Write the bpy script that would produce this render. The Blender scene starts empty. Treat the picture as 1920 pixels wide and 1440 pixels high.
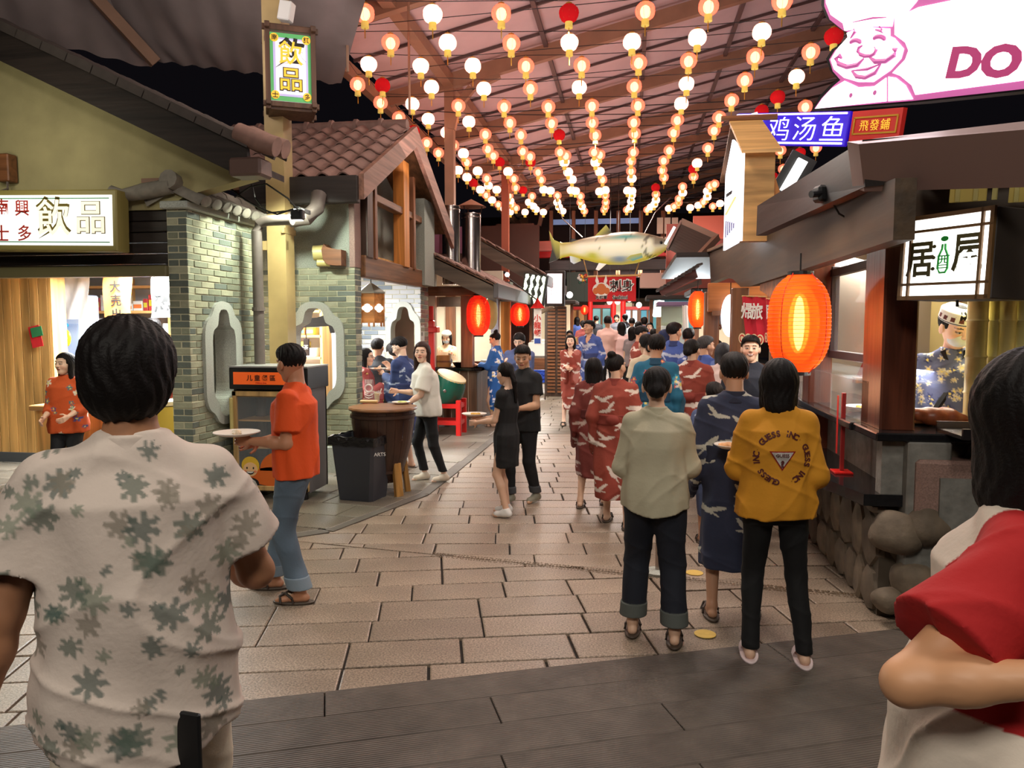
import bpy, math, random
import numpy as np
from mathutils import Vector, Matrix
from math import sin, cos, pi, radians, atan, atan2, sqrt
random.seed(7); np.random.seed(7)
SC = bpy.context.scene
COL = SC.collection
# ------------------------------------------------------------------ camera
FPX = 1430.0; CH = 1.78
YAW = atan(220/FPX); PIT = atan(110/FPX)
cam = bpy.data.objects.new('camera', bpy.data.cameras.new('camera')); COL.objects.link(cam)
cam.location = (0, 0, CH); cam.rotation_euler = (pi/2-PIT, 0, YAW)
cam.data.sensor_width = 36; cam.data.lens = FPX/1920*36; cam.data.clip_end = 300; cam.data.clip_start = .05
SC.camera = cam
SC.view_settings.view_transform = 'Standard'; SC.view_settings.look = 'None'
SC.view_settings.exposure = 0.0; SC.view_settings.gamma = 1; SC.view_settings.use_curve_mapping = False
W = bpy.data.worlds.new('night_sky'); SC.world = W; W.use_nodes = True
W.node_tree.nodes['Background'].inputs[0].default_value = (.0035, .003, .004, 1)
W.node_tree.nodes['Background'].inputs[1].default_value = 1.0
# ------------------------------------------------------------------ lamps (stall lamps of the place, plus unseen fill lamps added for brightness)
def lamp(kind, loc, power, color=(1, 1, 1), size=.3, aim=None, spot=None, sizey=None):
    d = bpy.data.lights.new('lamp', kind); d.energy = power; d.color = color
    if kind == 'AREA':
        d.size = size
        if sizey: d.shape = 'RECTANGLE'; d.size_y = sizey
    else: d.shadow_soft_size = size
    if spot: d.spot_size = radians(spot); d.spot_blend = .6
    o = bpy.data.objects.new('lamp', d); COL.objects.link(o); o.location = loc
    if aim is not None:
        o.rotation_euler = (Vector(aim)-Vector(loc)).to_track_quat('-Z', 'Y').to_euler()
    return o
WARM = (1, .80, .58); NEUT = (1, .93, .82); COOL = (.85, .95, 1)
# unseen fill lamps added under the canopy (behind and above the photographer, and down the alley)
lamp('AREA', (-1.0, -2.5, 5.2), 165, NEUT, 1.2, (-.6, 3.5, .8))
lamp('AREA', (1.4, 1.0, 5.4), 70, NEUT, .8, (0, 5.5, .5))
lamp('AREA', (-.9, 6.3, 5.7), 130, (1, .86, .74), 1.0, (-.9, 6.8, 0))
lamp('AREA', (-.9, 11.5, 5.9), 150, (1, .84, .74), 1.0, (-.9, 11.8, 0))
lamp('AREA', (-.6, 18, 6.0), 260, (1, .84, .74), 1.2, (-.6, 18, 0))
lamp('AREA', (-.4, 25, 5.6), 480, (1, .84, .74), 1.2, (-.4, 25, 0))
for _y in (2, 6, 10, 14, 18, 23, 29):
    for _x in (-2.4, 1.8):
        lamp('AREA', (_x, _y, 3.9), 29, (1, .82, .82), 1.6, (_x+.8, _y+1.5, 9))   # unseen upward fill added to brighten the canopy sheets
lamp('AREA', (-5.0, 7.0, 4.9), 24, (1, .9, .85), .8, (-4.6, 10, 6.2))  # unseen fill added to brighten the grey drapes
lamp('SPOT', (-3.3, 7.55, 3.15), 190, (.93, 1, .80), .06, (-4.1, 7.15, 1.4), 110)      # on the grey brick wall
lamp('SPOT', (-3.4, 2.2, 3.4), 55, (.93, 1, .9), .25, (-2.6, 3.3, 0), 55)   # shop lamp at lower left
lamp('SPOT', (-3.45, 7.4, 3.1), 120, (.90, 1, .84), .06, (-3.6, 8.65, 1.6), 120)      # on the second brick wall
lamp('AREA', (-5.9, 8.9, 2.5), 560, (.92, .98, 1), 1.4, (-5.7, 8.8, 0), sizey=1.0)  # drinks shop ceiling
lamp('AREA', (-5.3, 5.6, 2.6), 40, (1, 1, .8), .5, (-5.4, 4.2, 0))                    # under the shop sign
lamp('AREA', (-5.3, 5.4, 3.2), 9, (1, .95, .75), .6, (-5.6, 6.6, 3.8))               # onto the yellow gable
lamp('AREA', (-3.9, 10.1, 2.55), 110, (.96, .98, 1), .7, (-3.9, 10.3, 0))             # tavern porch
lamp('AREA', (-3.3, 14.2, 2.5), 150, (1, .93, .8), .8, (-3.5, 13.9, 0))               # first left stall
lamp('AREA', (-2.7, 17.8, 2.5), 130, (1, .9, .75), .8, (-3.2, 17.7, 0))
lamp('AREA', (-2.6, 24, 2.6), 200, (1, .93, .85), .9, (-2.6, 23, 0))
lamp('AREA', (2.5, 5.5, 2.5), 60, (1, .93, .70), .8, (2.6, 4.6, 0))                   # sushi stall
lamp('AREA', (2.1, 6.6, 2.5), 70, (1, .96, .9), .8, (2.2, 6.0, 0))
lamp('AREA', (.7, 5.2, 2.9), 16, (1, .9, .8), .4, (1.6, 6.0, .8))   # fill added to brighten the stall front
lamp('AREA', (1.8, 5.6, 1.5), 18, (1, .97, .92), .3, (1.75, 5.6, 1.1), sizey=.8)   # inside the glass display
lamp('AREA', (2.6, 9.3, 2.5), 85, (1, .93, .85), .8, (1.9, 9.3, 0))
lamp('AREA', (2.4, 13.5, 2.5), 150, (1, .92, .85), .9, (1.5, 13.5, 0))
lamp('AREA', (1.6, 21, 2.4), 220, (.9, .97, 1), 1, (1.2, 19, 0))
lamp('AREA', (0, 32, 4.2), 800, (1, .95, .9), 1.5, (0, 32, 0))  # unseen fill added to lift the far end of the alley
# ------------------------------------------------------------------ pixel -> world, through the photograph's geometry
_a, _p = YAW, PIT
cR = Vector((cos(_a), sin(_a), 0)); cF = Vector((-sin(_a)*cos(_p), cos(_a)*cos(_p), -sin(_p))); cU = cR.cross(cF)
CP = Vector((0, 0, CH))
def ray(x, y): return cR*((x-960)/FPX)+cU*((720-y)/FPX)+cF
def pX(x, y, X): d = ray(x, y); return CP+d*(X/d.x)
def pY(x, y, Y): d = ray(x, y); return CP+d*(Y/d.y)
def pZ(x, y, Z): d = ray(x, y); return CP+d*((Z-CH)/d.z)
def depth_of(P): return (Vector(P)-CP).dot(cF)
# ------------------------------------------------------------------ materials
MATS = {}
def mat(name, col, rough=.6, metal=0., emit=None, es=0., noise=None, bump=None, rand=0., grain=None, alpha=1., trans=0., vc=False, coat=0., stretch=None, sss=0.):
    """col base; noise=(scale, amount) colour variation; bump=(scale, strength); rand = per-object value change; grain=(axis, scale) wood"""
    if name in MATS: return MATS[name]
    m = bpy.data.materials.new(name); m.use_nodes = True; nt = m.node_tree; N = nt.nodes; L = nt.links
    b = N['Principled BSDF']
    c4 = (*col, 1)
    b.inputs['Base Color'].default_value = c4; b.inputs['Roughness'].default_value = rough; b.inputs['Metallic'].default_value = metal
    src = None
    if vc:
        at = N.new('ShaderNodeAttribute'); at.attribute_name = 'Col'; src = at.outputs['Color']
    tc = N.new('ShaderNodeTexCoord'); co = tc.outputs['Object']
    if stretch or grain:
        mp = N.new('ShaderNodeMapping'); L.new(co, mp.inputs[0]); co2 = mp.outputs[0]
        if grain:
            sc = [grain[1]]*3; sc[grain[0]] = grain[1]*.06; mp.inputs['Scale'].default_value = sc
        else: mp.inputs['Scale'].default_value = stretch
    else: co2 = co
    if noise or grain or rand:
        hv = N.new('ShaderNodeHueSaturation')
        if src: L.new(src, hv.inputs['Color'])
        else: hv.inputs['Color'].default_value = c4
        val = None
        if noise or grain:
            n = N.new('ShaderNodeTexNoise'); L.new(co2, n.inputs['Vector'])
            n.inputs['Scale'].default_value = noise[0] if noise else 1.0
            n.inputs['Detail'].default_value = 5
            if grain: n.inputs['Distortion'].default_value = .6
            amt = noise[1] if noise else .45
            mr = N.new('ShaderNodeMapRange'); mr.inputs['From Min'].default_value = .3; mr.inputs['From Max'].default_value = .7
            mr.inputs['To Min'].default_value = 1-amt; mr.inputs['To Max'].default_value = 1+amt
            L.new(n.outputs['Fac'], mr.inputs['Value']); val = mr.outputs[0]
        if rand:
            oi = N.new('ShaderNodeObjectInfo'); mr2 = N.new('ShaderNodeMapRange')
            mr2.inputs['To Min'].default_value = 1-rand; mr2.inputs['To Max'].default_value = 1+rand
            L.new(oi.outputs['Random'], mr2.inputs['Value'])
            if val is not None:
                mm = N.new('ShaderNodeMath'); mm.operation = 'MULTIPLY'; L.new(val, mm.inputs[0]); L.new(mr2.outputs[0], mm.inputs[1]); val = mm.outputs[0]
            else: val = mr2.outputs[0]
        L.new(val, hv.inputs['Value']); src = hv.outputs['Color']
    if src: L.new(src, b.inputs['Base Color'])
    if bump or grain:
        n2 = N.new('ShaderNodeTexNoise'); L.new(co2, n2.inputs['Vector']); n2.inputs['Scale'].default_value = bump[0] if bump else 2.
        n2.inputs['Detail'].default_value = 4
        bm = N.new('ShaderNodeBump'); bm.inputs['Strength'].default_value = bump[1] if bump else .25; bm.inputs['Distance'].default_value = .01
        L.new(n2.outputs['Fac'], bm.inputs['Height']); L.new(bm.outputs[0], b.inputs['Normal'])
    if emit:
        if emit == 'vc': L.new(src, b.inputs['Emission Color'])
        else: b.inputs['Emission Color'].default_value = (*emit, 1)
        b.inputs['Emission Strength'].default_value = es
    if coat: b.inputs['Coat Weight'].default_value = coat
    if sss:
        b.inputs['Subsurface Weight'].default_value = sss; b.inputs['Subsurface Radius'].default_value = (.02, .008, .004)
    if trans: b.inputs['Transmission Weight'].default_value = trans
    if alpha < 1: b.inputs['Alpha'].default_value = alpha
    MATS[name] = m
    return m
def shell_mat(name, ecol, es, tcol, tfac):
    """paper or silk that glows and lets the bulb inside show through"""
    m = bpy.data.materials.new(name); m.use_nodes = True; nt = m.node_tree; N = nt.nodes; L = nt.links
    N.remove(N['Principled BSDF']); out = N['Material Output']
    e = N.new('ShaderNodeEmission'); e.inputs[0].default_value = (*ecol, 1); e.inputs[1].default_value = es
    d = N.new('ShaderNodeBsdfDiffuse'); d.inputs[0].default_value = (*ecol, 1)
    ad = N.new('ShaderNodeAddShader'); L.new(e.outputs[0], ad.inputs[0]); L.new(d.outputs[0], ad.inputs[1])
    t = N.new('ShaderNodeBsdfTransparent'); t.inputs[0].default_value = (*tcol, 1)
    mx = N.new('ShaderNodeMixShader'); mx.inputs[0].default_value = tfac
    L.new(ad.outputs[0], mx.inputs[1]); L.new(t.outputs[0], mx.inputs[2]); L.new(mx.outputs[0], out.inputs[0])
    MATS[name] = m; return m
def paver_mat(name, col):
    m = mat(name, col, rough=.42, rand=.13)
    nt = m.node_tree; N = nt.nodes; L = nt.links; b = N['Principled BSDF']
    tc = N.new('ShaderNodeTexCoord')
    n = N.new('ShaderNodeTexNoise'); n.inputs['Scale'].default_value = 95; n.inputs['Detail'].default_value = 3; L.new(tc.outputs['Object'], n.inputs['Vector'])
    n3 = N.new('ShaderNodeTexNoise'); n3.inputs['Scale'].default_value = 2.2; n3.inputs['Detail'].default_value = 5; L.new(tc.outputs['Object'], n3.inputs['Vector'])
    r = N.new('ShaderNodeMapRange'); r.inputs['From Min'].default_value = .32; r.inputs['From Max'].default_value = .68; r.inputs['To Min'].default_value = .5; r.inputs['To Max'].default_value = 1.5
    L.new(n.outputs['Fac'], r.inputs['Value'])
    r3 = N.new('ShaderNodeMapRange'); r3.inputs['From Min'].default_value = .3; r3.inputs['From Max'].default_value = .7; r3.inputs['To Min'].default_value = .78; r3.inputs['To Max'].default_value = 1.2
    L.new(n3.outputs['Fac'], r3.inputs['Value'])
    mu = N.new('ShaderNodeMath'); mu.operation = 'MULTIPLY'; L.new(r.outputs[0], mu.inputs[0]); L.new(r3.outputs[0], mu.inputs[1])
    hv0 = [x for x in N if x.type == 'HUE_SAT'][0]
    hv = N.new('ShaderNodeHueSaturation'); L.new(hv0.outputs[0], hv.inputs['Color']); L.new(mu.outputs[0], hv.inputs['Value']); L.new(hv.outputs[0], b.inputs['Base Color'])
    rr = N.new('ShaderNodeMapRange'); rr.inputs['To Min'].default_value = .27; rr.inputs['To Max'].default_value = .6
    L.new(n3.outputs['Fac'], rr.inputs['Value']); L.new(rr.outputs[0], b.inputs['Roughness'])
    bm = N.new('ShaderNodeBump'); bm.inputs['Strength'].default_value = .35; bm.inputs['Distance'].default_value = .004; L.new(n.outputs['Fac'], bm.inputs['Height']); L.new(bm.outputs[0], b.inputs['Normal'])
    return m
M_ = {}
def C(r, g, b): 
    f = lambda v: ((v/255+.055)/1.055)**2.4 if v > 10 else v/255/12.92
    return (f(r), f(g), f(b))
pav = paver_mat('granite_paver', C(140, 124, 108))
pav2 = paver_mat('granite_paver_grey', C(106, 98, 86))
m_joint = mat('joint_dirt', C(42, 36, 32), .9, noise=(20, .3))
m_ramp = mat('grooved_board', C(98, 88, 80), .6, noise=(6, .25), rand=.12)
def _groove(m):
    nt = m.node_tree; N = nt.nodes; L = nt.links; b = N['Principled BSDF']; tc = N.new('ShaderNodeTexCoord')
    w = N.new('ShaderNodeTexWave'); w.bands_direction = 'Y'; w.wave_profile = 'SIN'; w.inputs['Scale'].default_value = 21; w.inputs['Distortion'].default_value = 0
    L.new(tc.outputs['Object'], w.inputs['Vector'])
    bm = N.new('ShaderNodeBump'); bm.inputs['Strength'].default_value = 1; bm.inputs['Distance'].default_value = .006
    L.new(w.outputs['Fac'], bm.inputs['Height']); L.new(bm.outputs[0], b.inputs['Normal'])
_groove(m_ramp)
m_brick = [mat('brick_olive_grey', C(128, 132, 112), .8, noise=(9, .15), rand=.16, bump=(60, .3)), mat('brick_slate', C(98, 106, 98), .75, noise=(9, .15), rand=.18, bump=(60, .3)),
           mat('brick_pale', C(156, 156, 132), .8, noise=(9, .15), rand=.10, bump=(60, .3))]
m_brick2 = [mat('brick_white_grey', C(176, 180, 184), .8, rand=.1), mat('brick_blue_grey', C(128, 140, 150), .8, rand=.15), mat('brick_light', C(198, 198, 194), .8, rand=.06)]
m_mortar = mat('mortar', C(190, 186, 158), .9)
m_granite = mat('cut_granite', C(168, 172, 164), .6, noise=(140, .28), bump=(120, .3))
m_granite_pink = mat('pink_granite', C(140, 112, 102), .6, noise=(120, .25), bump=(100, .3))
m_plaster = mat('rough_plaster', C(146, 150, 140), .95, noise=(90, .22), bump=(90, .8))
m_yellow = mat('yellow_stucco', C(160, 150, 108), .9, noise=(3, .12), bump=(80, .2))
m_dark = mat('dark_painted_wood', C(40, 32, 28), .6, grain=(0, 14))
m_darky = mat('dark_painted_wood_y', C(58, 44, 36), .55, grain=(1, 14))
m_darkz = mat('dark_painted_wood_z', C(62, 44, 34), .5, grain=(2, 14))
m_brown = mat('brown_timber', C(112, 70, 42), .5, grain=(0, 16))
m_browny = mat('brown_timber_y', C(108, 72, 44), .5, grain=(1, 16))
m_brownz = mat('brown_timber_z', C(120, 74, 44), .5, grain=(2, 16))
m_pine = mat('pine_board', C(212, 164, 96), .45, grain=(2, 9), rand=.1)
m_pinex = mat('pine_board_x', C(205, 160, 100), .45, grain=(0, 9), rand=.08)
m_orangewood = mat('orange_timber', C(186, 118, 50), .5, grain=(2, 12))
m_steelbeige = mat('beige_painted_steel', C(172, 148, 100), .5, noise=(4, .1))
m_beam = mat('brown_painted_beam', C(158, 122, 98), .55, noise=(3, .12))
m_purlin = mat('dark_purlin', C(92, 72, 70), .5)
m_canopy = mat('canopy_sheet', C(214, 190, 192), .5, noise=(1.5, .08), bump=(2.5, .5))
m_drape = mat('grey_drape', C(150, 136, 132), .85, noise=(2, .1), bump=(3, .4))
m_tile = mat('clay_roof_tile', C(126, 96, 86), .8, noise=(8, .2), rand=.14)
m_tiled = mat('dark_roof_tile', C(70, 62, 58), .7, noise=(8, .2), rand=.14)
m_tileg = mat('grey_roof_tile', C(124, 118, 108), .8, noise=(12, .2), rand=.14)
m_white = mat('white_paint', C(225, 225, 220), .5)
m_black = mat('black_plastic', C(22, 22, 24), .4)
m_bin = mat('charcoal_plastic', C(58, 60, 68), .45)
m_bag = mat('black_bin_liner', C(20, 20, 22), .25, bump=(30, .6))
m_red = mat('red_lacquer', C(200, 30, 26), .35)
m_redcloth = mat('red_cloth', C(205, 34, 40), .8, noise=(8, .08))
m_gold = mat('gold_foil', C(226, 178, 70), .3, metal=.6)
m_fringe = mat('yellow_fringe', C(236, 205, 70), .7, emit=(1, .75, .2), es=.35)
m_steel = mat('brushed_steel', C(170, 160, 155), .25, metal=1., stretch=(20, 20, 1), noise=(3, .1))
m_wire = mat('black_cable', C(20, 18, 18), .5)
m_pipe = mat('grey_pipe', C(98, 88, 82), .5, noise=(12, .12))
m_glass = mat('clear_glass', C(230, 240, 240), .03, trans=1.)
m_glass.node_tree.nodes['Principled BSDF'].inputs['IOR'].default_value = 1.05
m_pane = mat('window_pane', C(200, 210, 215), .05, alpha=.13)
m_lit = mat('lit_white_panel', (1, 1, 1), .5, emit=(1, 1, .95), es=2.6)
m_lit_soft = mat('lit_soft_panel', (1, 1, 1), .5, emit=(.95, .98, .92), es=.85)
m_litcold = mat('lit_cold_panel', (1, 1, 1), .5, emit=(.86, .9, 1), es=2.0)
m_litpink = mat('lit_pink_panel', (1, .8, .8), .5, emit=(1, .8, .82), es=2.2)
m_counter = mat('black_polished_stone', C(26, 26, 28), .12, noise=(60, .3))
m_concrete = mat('grey_concrete', C(120, 118, 112), .8, noise=(12, .25), bump=(30, .4))
m_rubble = mat('rubble_stone', C(112, 98, 82), .75, noise=(7, .35), bump=(20, .6), rand=.25)
m_ink = mat('black_ink', C(24, 22, 20), .6)
m_redink = mat('red_ink', C(190, 50, 40), .6)
m_whiteink = mat('white_print', C(240, 238, 232), .7)
m_paper = mat('white_paper', C(235, 233, 226), .7)
m_plate = mat('paper_plate', C(235, 225, 214), .5)
m_bamboo = mat('bamboo_cane', C(198, 186, 120), .4, noise=(5, .12))
m_food = mat('fried_food', C(214, 150, 50), .6, noise=(30, .3))
m_greenw = mat('green_enamel', C(24, 84, 66), .2)
m_kraft = mat('drum_skin', C(214, 200, 160), .6, noise=(5, .1))
m_wallred = mat('reddish_wall', C(150, 82, 70), .8, noise=(2, .15))
m_offwall = mat('cream_wall', C(200, 190, 170), .85, noise=(3, .1))
m_skin = mat('skin', (1, 1, 1), .5, vc=True, sss=.0)
m_cloth = mat('printed_cloth', (1, 1, 1), .85, vc=True, bump=(45, .18))
m_hair = mat('hair', (1, 1, 1), .62, vc=True, bump=(160, .25)); m_hair.node_tree.nodes['Principled BSDF'].inputs['Specular IOR Level'].default_value = .22
m_vcol = mat('painted_surface', (1, 1, 1), .5, vc=True)
# ------------------------------------------------------------------ objects
def orig(o):
    v = Vector((0, 0, 0))
    while o is not None: v += o.location; o = o.parent
    return v
def thing(name, label, cat, loc=(0, 0, 0), rotz=0, group=None):
    o = bpy.data.objects.new(name, None); COL.objects.link(o); o.empty_display_size = .1
    o.location = loc; o.rotation_euler = (0, 0, rotz); o['label'] = label; o['category'] = cat
    if group: o['group'] = group
    return o
def tag(o, label, cat, group=None):
    o['label'] = label; o['category'] = cat
    if group: o['group'] = group
    return o
class MB:
    def __init__(s): s.v = []; s.f = []; s.mi = []
    def add(s, vs, fs, mi=0):
        n = len(s.v); s.v.extend([tuple(p) for p in vs]); s.f.extend([tuple(i+n for i in f) for f in fs]); s.mi.extend([mi]*len(fs)); return s
    def box(s, c, d, R=None, bev=0, mi=0):
        x, y, z = d[0]/2, d[1]/2, d[2]/2; c = Vector(c)
        if bev:
            b = min(bev, x*.9, y*.9, z*.9); pts = []; 
            for sx in (-1, 1):
                for sy in (-1, 1):
                    for sz in (-1, 1):
                        pts += [(sx*x, sy*(y-b), sz*(z-b)), (sx*(x-b), sy*y, sz*(z-b)), (sx*(x-b), sy*(y-b), sz*z)]
            I = lambda i, j, k, t: ((i*2+j)*2+k)*3+t
            fs = []
            for i in (0, 1): fs.append([I(i, 0, 0, 0), I(i, 1, 0, 0), I(i, 1, 1, 0), I(i, 0, 1, 0)][::(1 if i else -1)])
            for j in (0, 1): fs.append([I(0, j, 0, 1), I(0, j, 1, 1), I(1, j, 1, 1), I(1, j, 0, 1)][::(1 if j else -1)])
            for k in (0, 1): fs.append([I(0, 0, k, 2), I(1, 0, k, 2), I(1, 1, k, 2), I(0, 1, k, 2)][::(1 if k else -1)])
            for j in (0, 1):
                for k in (0, 1): fs.append([I(0, j, k, 1), I(0, j, k, 2), I(1, j, k, 2), I(1, j, k, 1)][::(1 if j == k else -1)])
            for i in (0, 1):
                for k in (0, 1): fs.append([I(i, 0, k, 2), I(i, 0, k, 0), I(i, 1, k, 0), I(i, 1, k, 2)][::(1 if i == k else -1)])
            for i in (0, 1):
                for j in (0, 1): fs.append([I(i, j, 0, 0), I(i, j, 0, 1), I(i, j, 1, 1), I(i, j, 1, 0)][::(1 if i == j else -1)])
            for i in (0, 1):
                for j in (0, 1):
                    for k in (0, 1): fs.append([I(i, j, k, 0), I(i, j, k, 1), I(i, j, k, 2)][::(1 if (i+j+k) % 2 else -1)])
        else:
            pts = [(sx*x, sy*y, sz*z) for sx in (-1, 1) for sy in (-1, 1) for sz in (-1, 1)]
            fs = [(0, 1, 3, 2), (4, 6, 7, 5), (0, 4, 5, 1), (2, 3, 7, 6), (0, 2, 6, 4), (1, 5, 7, 3)]
        P = [Vector(p) for p in pts]
        if R is not None: P = [R @ p for p in P]
        return s.add([p+c for p in P], fs, mi)
    def bb(s, a, b, bev=0, mi=0):
        return s.box([(a[i]+b[i])/2 for i in range(3)], [abs(b[i]-a[i]) for i in range(3)], bev=bev, mi=mi)
    def bar(s, a, b, w, h, bev=0, mi=0, up=(0, 0, 1)):
        a, b = Vector(a), Vector(b); d = b-a; L = d.length; y = d.normalized(); x = y.cross(Vector(up)); 
        x = x.normalized() if x.length > 1e-5 else Vector((1, 0, 0)); z = x.cross(y)
        R = Matrix((x, y, z)).transposed(); return s.box((a+b)/2, (w, L, h), R, bev, mi)
    def prism(s, poly, o, u, v, n, t, mi=0):
        """poly 2-D points in frame (o,u,v), extruded t along n"""
        o, u, v, n = map(Vector, (o, u, v, n)); k = len(poly)
        A = [o+u*p[0]+v*p[1] for p in poly]; B = [p+n*t for p in A]
        fs = [tuple(range(k))[::-1], tuple(range(k, 2*k))]+[(i, (i+1) % k, k+(i+1) % k, k+i) for i in range(k)]
        return s.add(A+B, fs, mi)
    def tube(s, pts, r, n=8, mi=0, closed=False, cap=True):
        pts = [Vector(p) for p in pts]; rs = r if isinstance(r, (list, tuple)) else [r]*len(pts); vs = []; fs = []
        for i, p in enumerate(pts):
            d = (pts[min(i+1, len(pts)-1)]-pts[max(i-1, 0)]).normalized()
            x = d.cross(Vector((0, 0, 1))) if abs(d.z) < .95 else d.cross(Vector((0, 1, 0))); x.normalize(); y = x.cross(d)
            vs += [p+(x*cos(2*pi*j/n)+y*sin(2*pi*j/n))*rs[i] for j in range(n)]
        for i in range(len(pts)-1):
            for j in range(n): fs.append((i*n+j, i*n+(j+1) % n, (i+1)*n+(j+1) % n, (i+1)*n+j))
        if cap: fs += [tuple(range(n)), tuple(range((len(pts)-1)*n, len(pts)*n))[::-1]]
        return s.add(vs, [f[::-1] for f in fs], mi)
    def lathe(s, prof, c, n=24, mi=0, R=None):
        vs = []; fs = []; c = Vector(c)
        for (r, z) in prof:
            for j in range(n):
                p = Vector((r*cos(2*pi*j/n), r*sin(2*pi*j/n), z)); vs.append((R @ p if R else p)+c)
        for i in range(len(prof)-1):
            for j in range(n): fs.append((i*n+j, i*n+(j+1) % n, (i+1)*n+(j+1) % n, (i+1)*n+j))
        fs += [tuple(range(n))[::-1], tuple(range((len(prof)-1)*n, len(prof)*n))]
        return s.add(vs, fs, mi)
    def ell(s, c, r, n=12, m=8, mi=0, R=None):
        prof = [(max(1e-4, sin(pi*i/m)), -cos(pi*i/m)) for i in range(m+1)]; k = MB().lathe(prof, (0, 0, 0), n)
        P = [Vector((p[0]*r[0], p[1]*r[1], p[2]*r[2])) for p in k.v]
        if R: P = [R @ p for p in P]
        return s.add([p+Vector(c) for p in P], k.f, mi)
    def grid(s, P, mi=0, thick=0, nrm=(0, 1, 0)):
        """P rows of points -> sheet, optionally thickened"""
        r, c = len(P), len(P[0]); n = Vector(nrm)*thick; vs = [Vector(p) for row in P for p in row]
        fs = [(i*c+j, i*c+j+1, (i+1)*c+j+1, (i+1)*c+j) for i in range(r-1) for j in range(c-1)]
        s.add(vs, fs, mi)
        if thick:
            s.add([p+n for p in vs], [f[::-1] for f in fs], mi)
            ed = [(0, j, 0, j+1) for j in range(c-1)]+[(r-1, j+1, r-1, j) for j in range(c-1)]+[(i+1, 0, i, 0) for i in range(r-1)]+[(i, c-1, i+1, c-1) for i in range(r-1)]
            for a, b, d, e in ed:
                p, q = vs[a*c+b], vs[d*c+e]; s.add([p, q, q+n, p+n], [(0, 1, 2, 3)], mi)
        return s
    def mesh(s, name, off=Vector((0, 0, 0)), smooth=False, mats=()):
        me = bpy.data.meshes.new(name); me.from_pydata([(p[0]-off[0], p[1]-off[1], p[2]-off[2]) for p in s.v], [], s.f)
        for m in mats: me.materials.append(m)
        if len(mats) > 1: me.polygons.foreach_set('material_index', s.mi)
        if smooth: 
            me.polygons.foreach_set('use_smooth', [True]*len(s.f))
            try: me.set_sharp_from_angle(angle=radians(40))
            except Exception: pass
        me.update(); return me
    def build(s, name, m, parent=None, smooth=False, local=False, label=None):
        mats = m if isinstance(m, (list, tuple)) else [m]
        off = Vector((0, 0, 0)) if (local or parent is None) else orig(parent)
        o = bpy.data.objects.new(name, s.mesh(name, off, smooth, mats)); COL.objects.link(o); o.parent = parent
        if label: o['label'] = label
        return o
def struct(o): o['kind'] = 'structure'; return o
def stuff(o): o['kind'] = 'stuff'; return o
def child(name, me, parent, loc, R=None):
    o = bpy.data.objects.new(name, me); COL.objects.link(o); o.parent = parent; 
    if R is not None: o.matrix_basis = Matrix.Translation(Vector(loc)) @ R.to_4x4()
    else: o.location = loc
    return o
class Fr:
    """frame of a flat sign: centre, right, up, normal (towards the viewer), width, height"""
    def __init__(s, tl, tr, br, bl):
        tl, tr, br, bl = map(Vector, (tl, tr, br, bl)); s.c = (tl+tr+br+bl)/4
        r = (tr-tl)+(br-bl); u = (tl-bl)+(tr-br); s.w = r.length/2; s.h = u.length/2; s.r = r.normalized(); s.n = s.r.cross(u).normalized(); s.u = s.n.cross(s.r)
    def P(s, x, y, z=0): return s.c+s.r*x+s.u*y+s.n*z
    def M(s): return Matrix((s.r, s.u, s.n)).transposed()
    def box(s, mb, x, y, z, w, h, t, bev=0, mi=0): return mb.box(s.P(x, y, z), (w, h, t), s.M(), bev, mi)
def vert_quad(x0, y0, x1, y1, Ya, Yb=None, top_slope=None):
    """upright sign from its left/right pixel columns"""
    Yb = Ya if Yb is None else Yb
    a0 = pY(x0, y0[0], Ya); a1 = pY(x0, y0[1], Ya); b0 = pY(x1, y1[0], Yb); b1 = pY(x1, y1[1], Yb)
    return Fr(a0, b0, b1, a1)
def text_mesh(s, size, off=0., ext=.002, sx=1., sp=1., shear=0.):
    cu = bpy.data.curves.new('lettering', 'FONT'); cu.body = s; cu.size = size; cu.align_x = 'CENTER'; cu.align_y = 'CENTER'; cu.extrude = ext; cu.offset = off
    cu.resolution_u = 3; cu.space_character = sp; cu.shear = shear
    o = bpy.data.objects.new('lettering', cu); COL.objects.link(o)
    dg = bpy.context.evaluated_depsgraph_get(); me = bpy.data.meshes.new_from_object(o.evaluated_get(dg)); bpy.data.objects.remove(o); bpy.data.curves.remove(cu)
    n = len(me.vertices); 
    if n == 0: return me
    co = np.empty(n*3, np.float32); me.vertices.foreach_get('co', co); co = co.reshape(-1, 3)
    co[:, 0] -= (co[:, 0].max()+co[:, 0].min())/2; co[:, 1] -= (co[:, 1].max()+co[:, 1].min())/2; co[:, 0] *= sx
    me.vertices.foreach_set('co', co.ravel()); me.update(); return me
def text(s, size, fr, x, y, z, m, parent, off=0., ext=.002, sx=1., sp=1., name='lettering', h=None, shear=0.):
    me = text_mesh(s, size, off, ext, sx, sp, shear); me.name = name
    if h and len(me.vertices):   # scale to an exact height
        co = [v.co.y for v in me.vertices]; k = h/(max(co)-min(co))
        for v in me.vertices: v.co.x *= k; v.co.y *= k
    me.materials.clear(); me.materials.append(m)
    T = Matrix.Translation(fr.P(x, y, z)-(orig(parent) if parent else Vector((0, 0, 0)))) @ fr.M().to_4x4()
    me.transform(T); me.polygons.foreach_set('use_smooth', [False]*len(me.polygons))
    o = bpy.data.objects.new(name, me); COL.objects.link(o); o.parent = parent; return o
def vcolor(me, cols):
    a = me.color_attributes.new('Col', 'FLOAT_COLOR', 'POINT'); c = np.ones((len(me.vertices), 4), np.float32); c[:, :3] = cols
    a.data.foreach_set('color', c.ravel())
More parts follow.
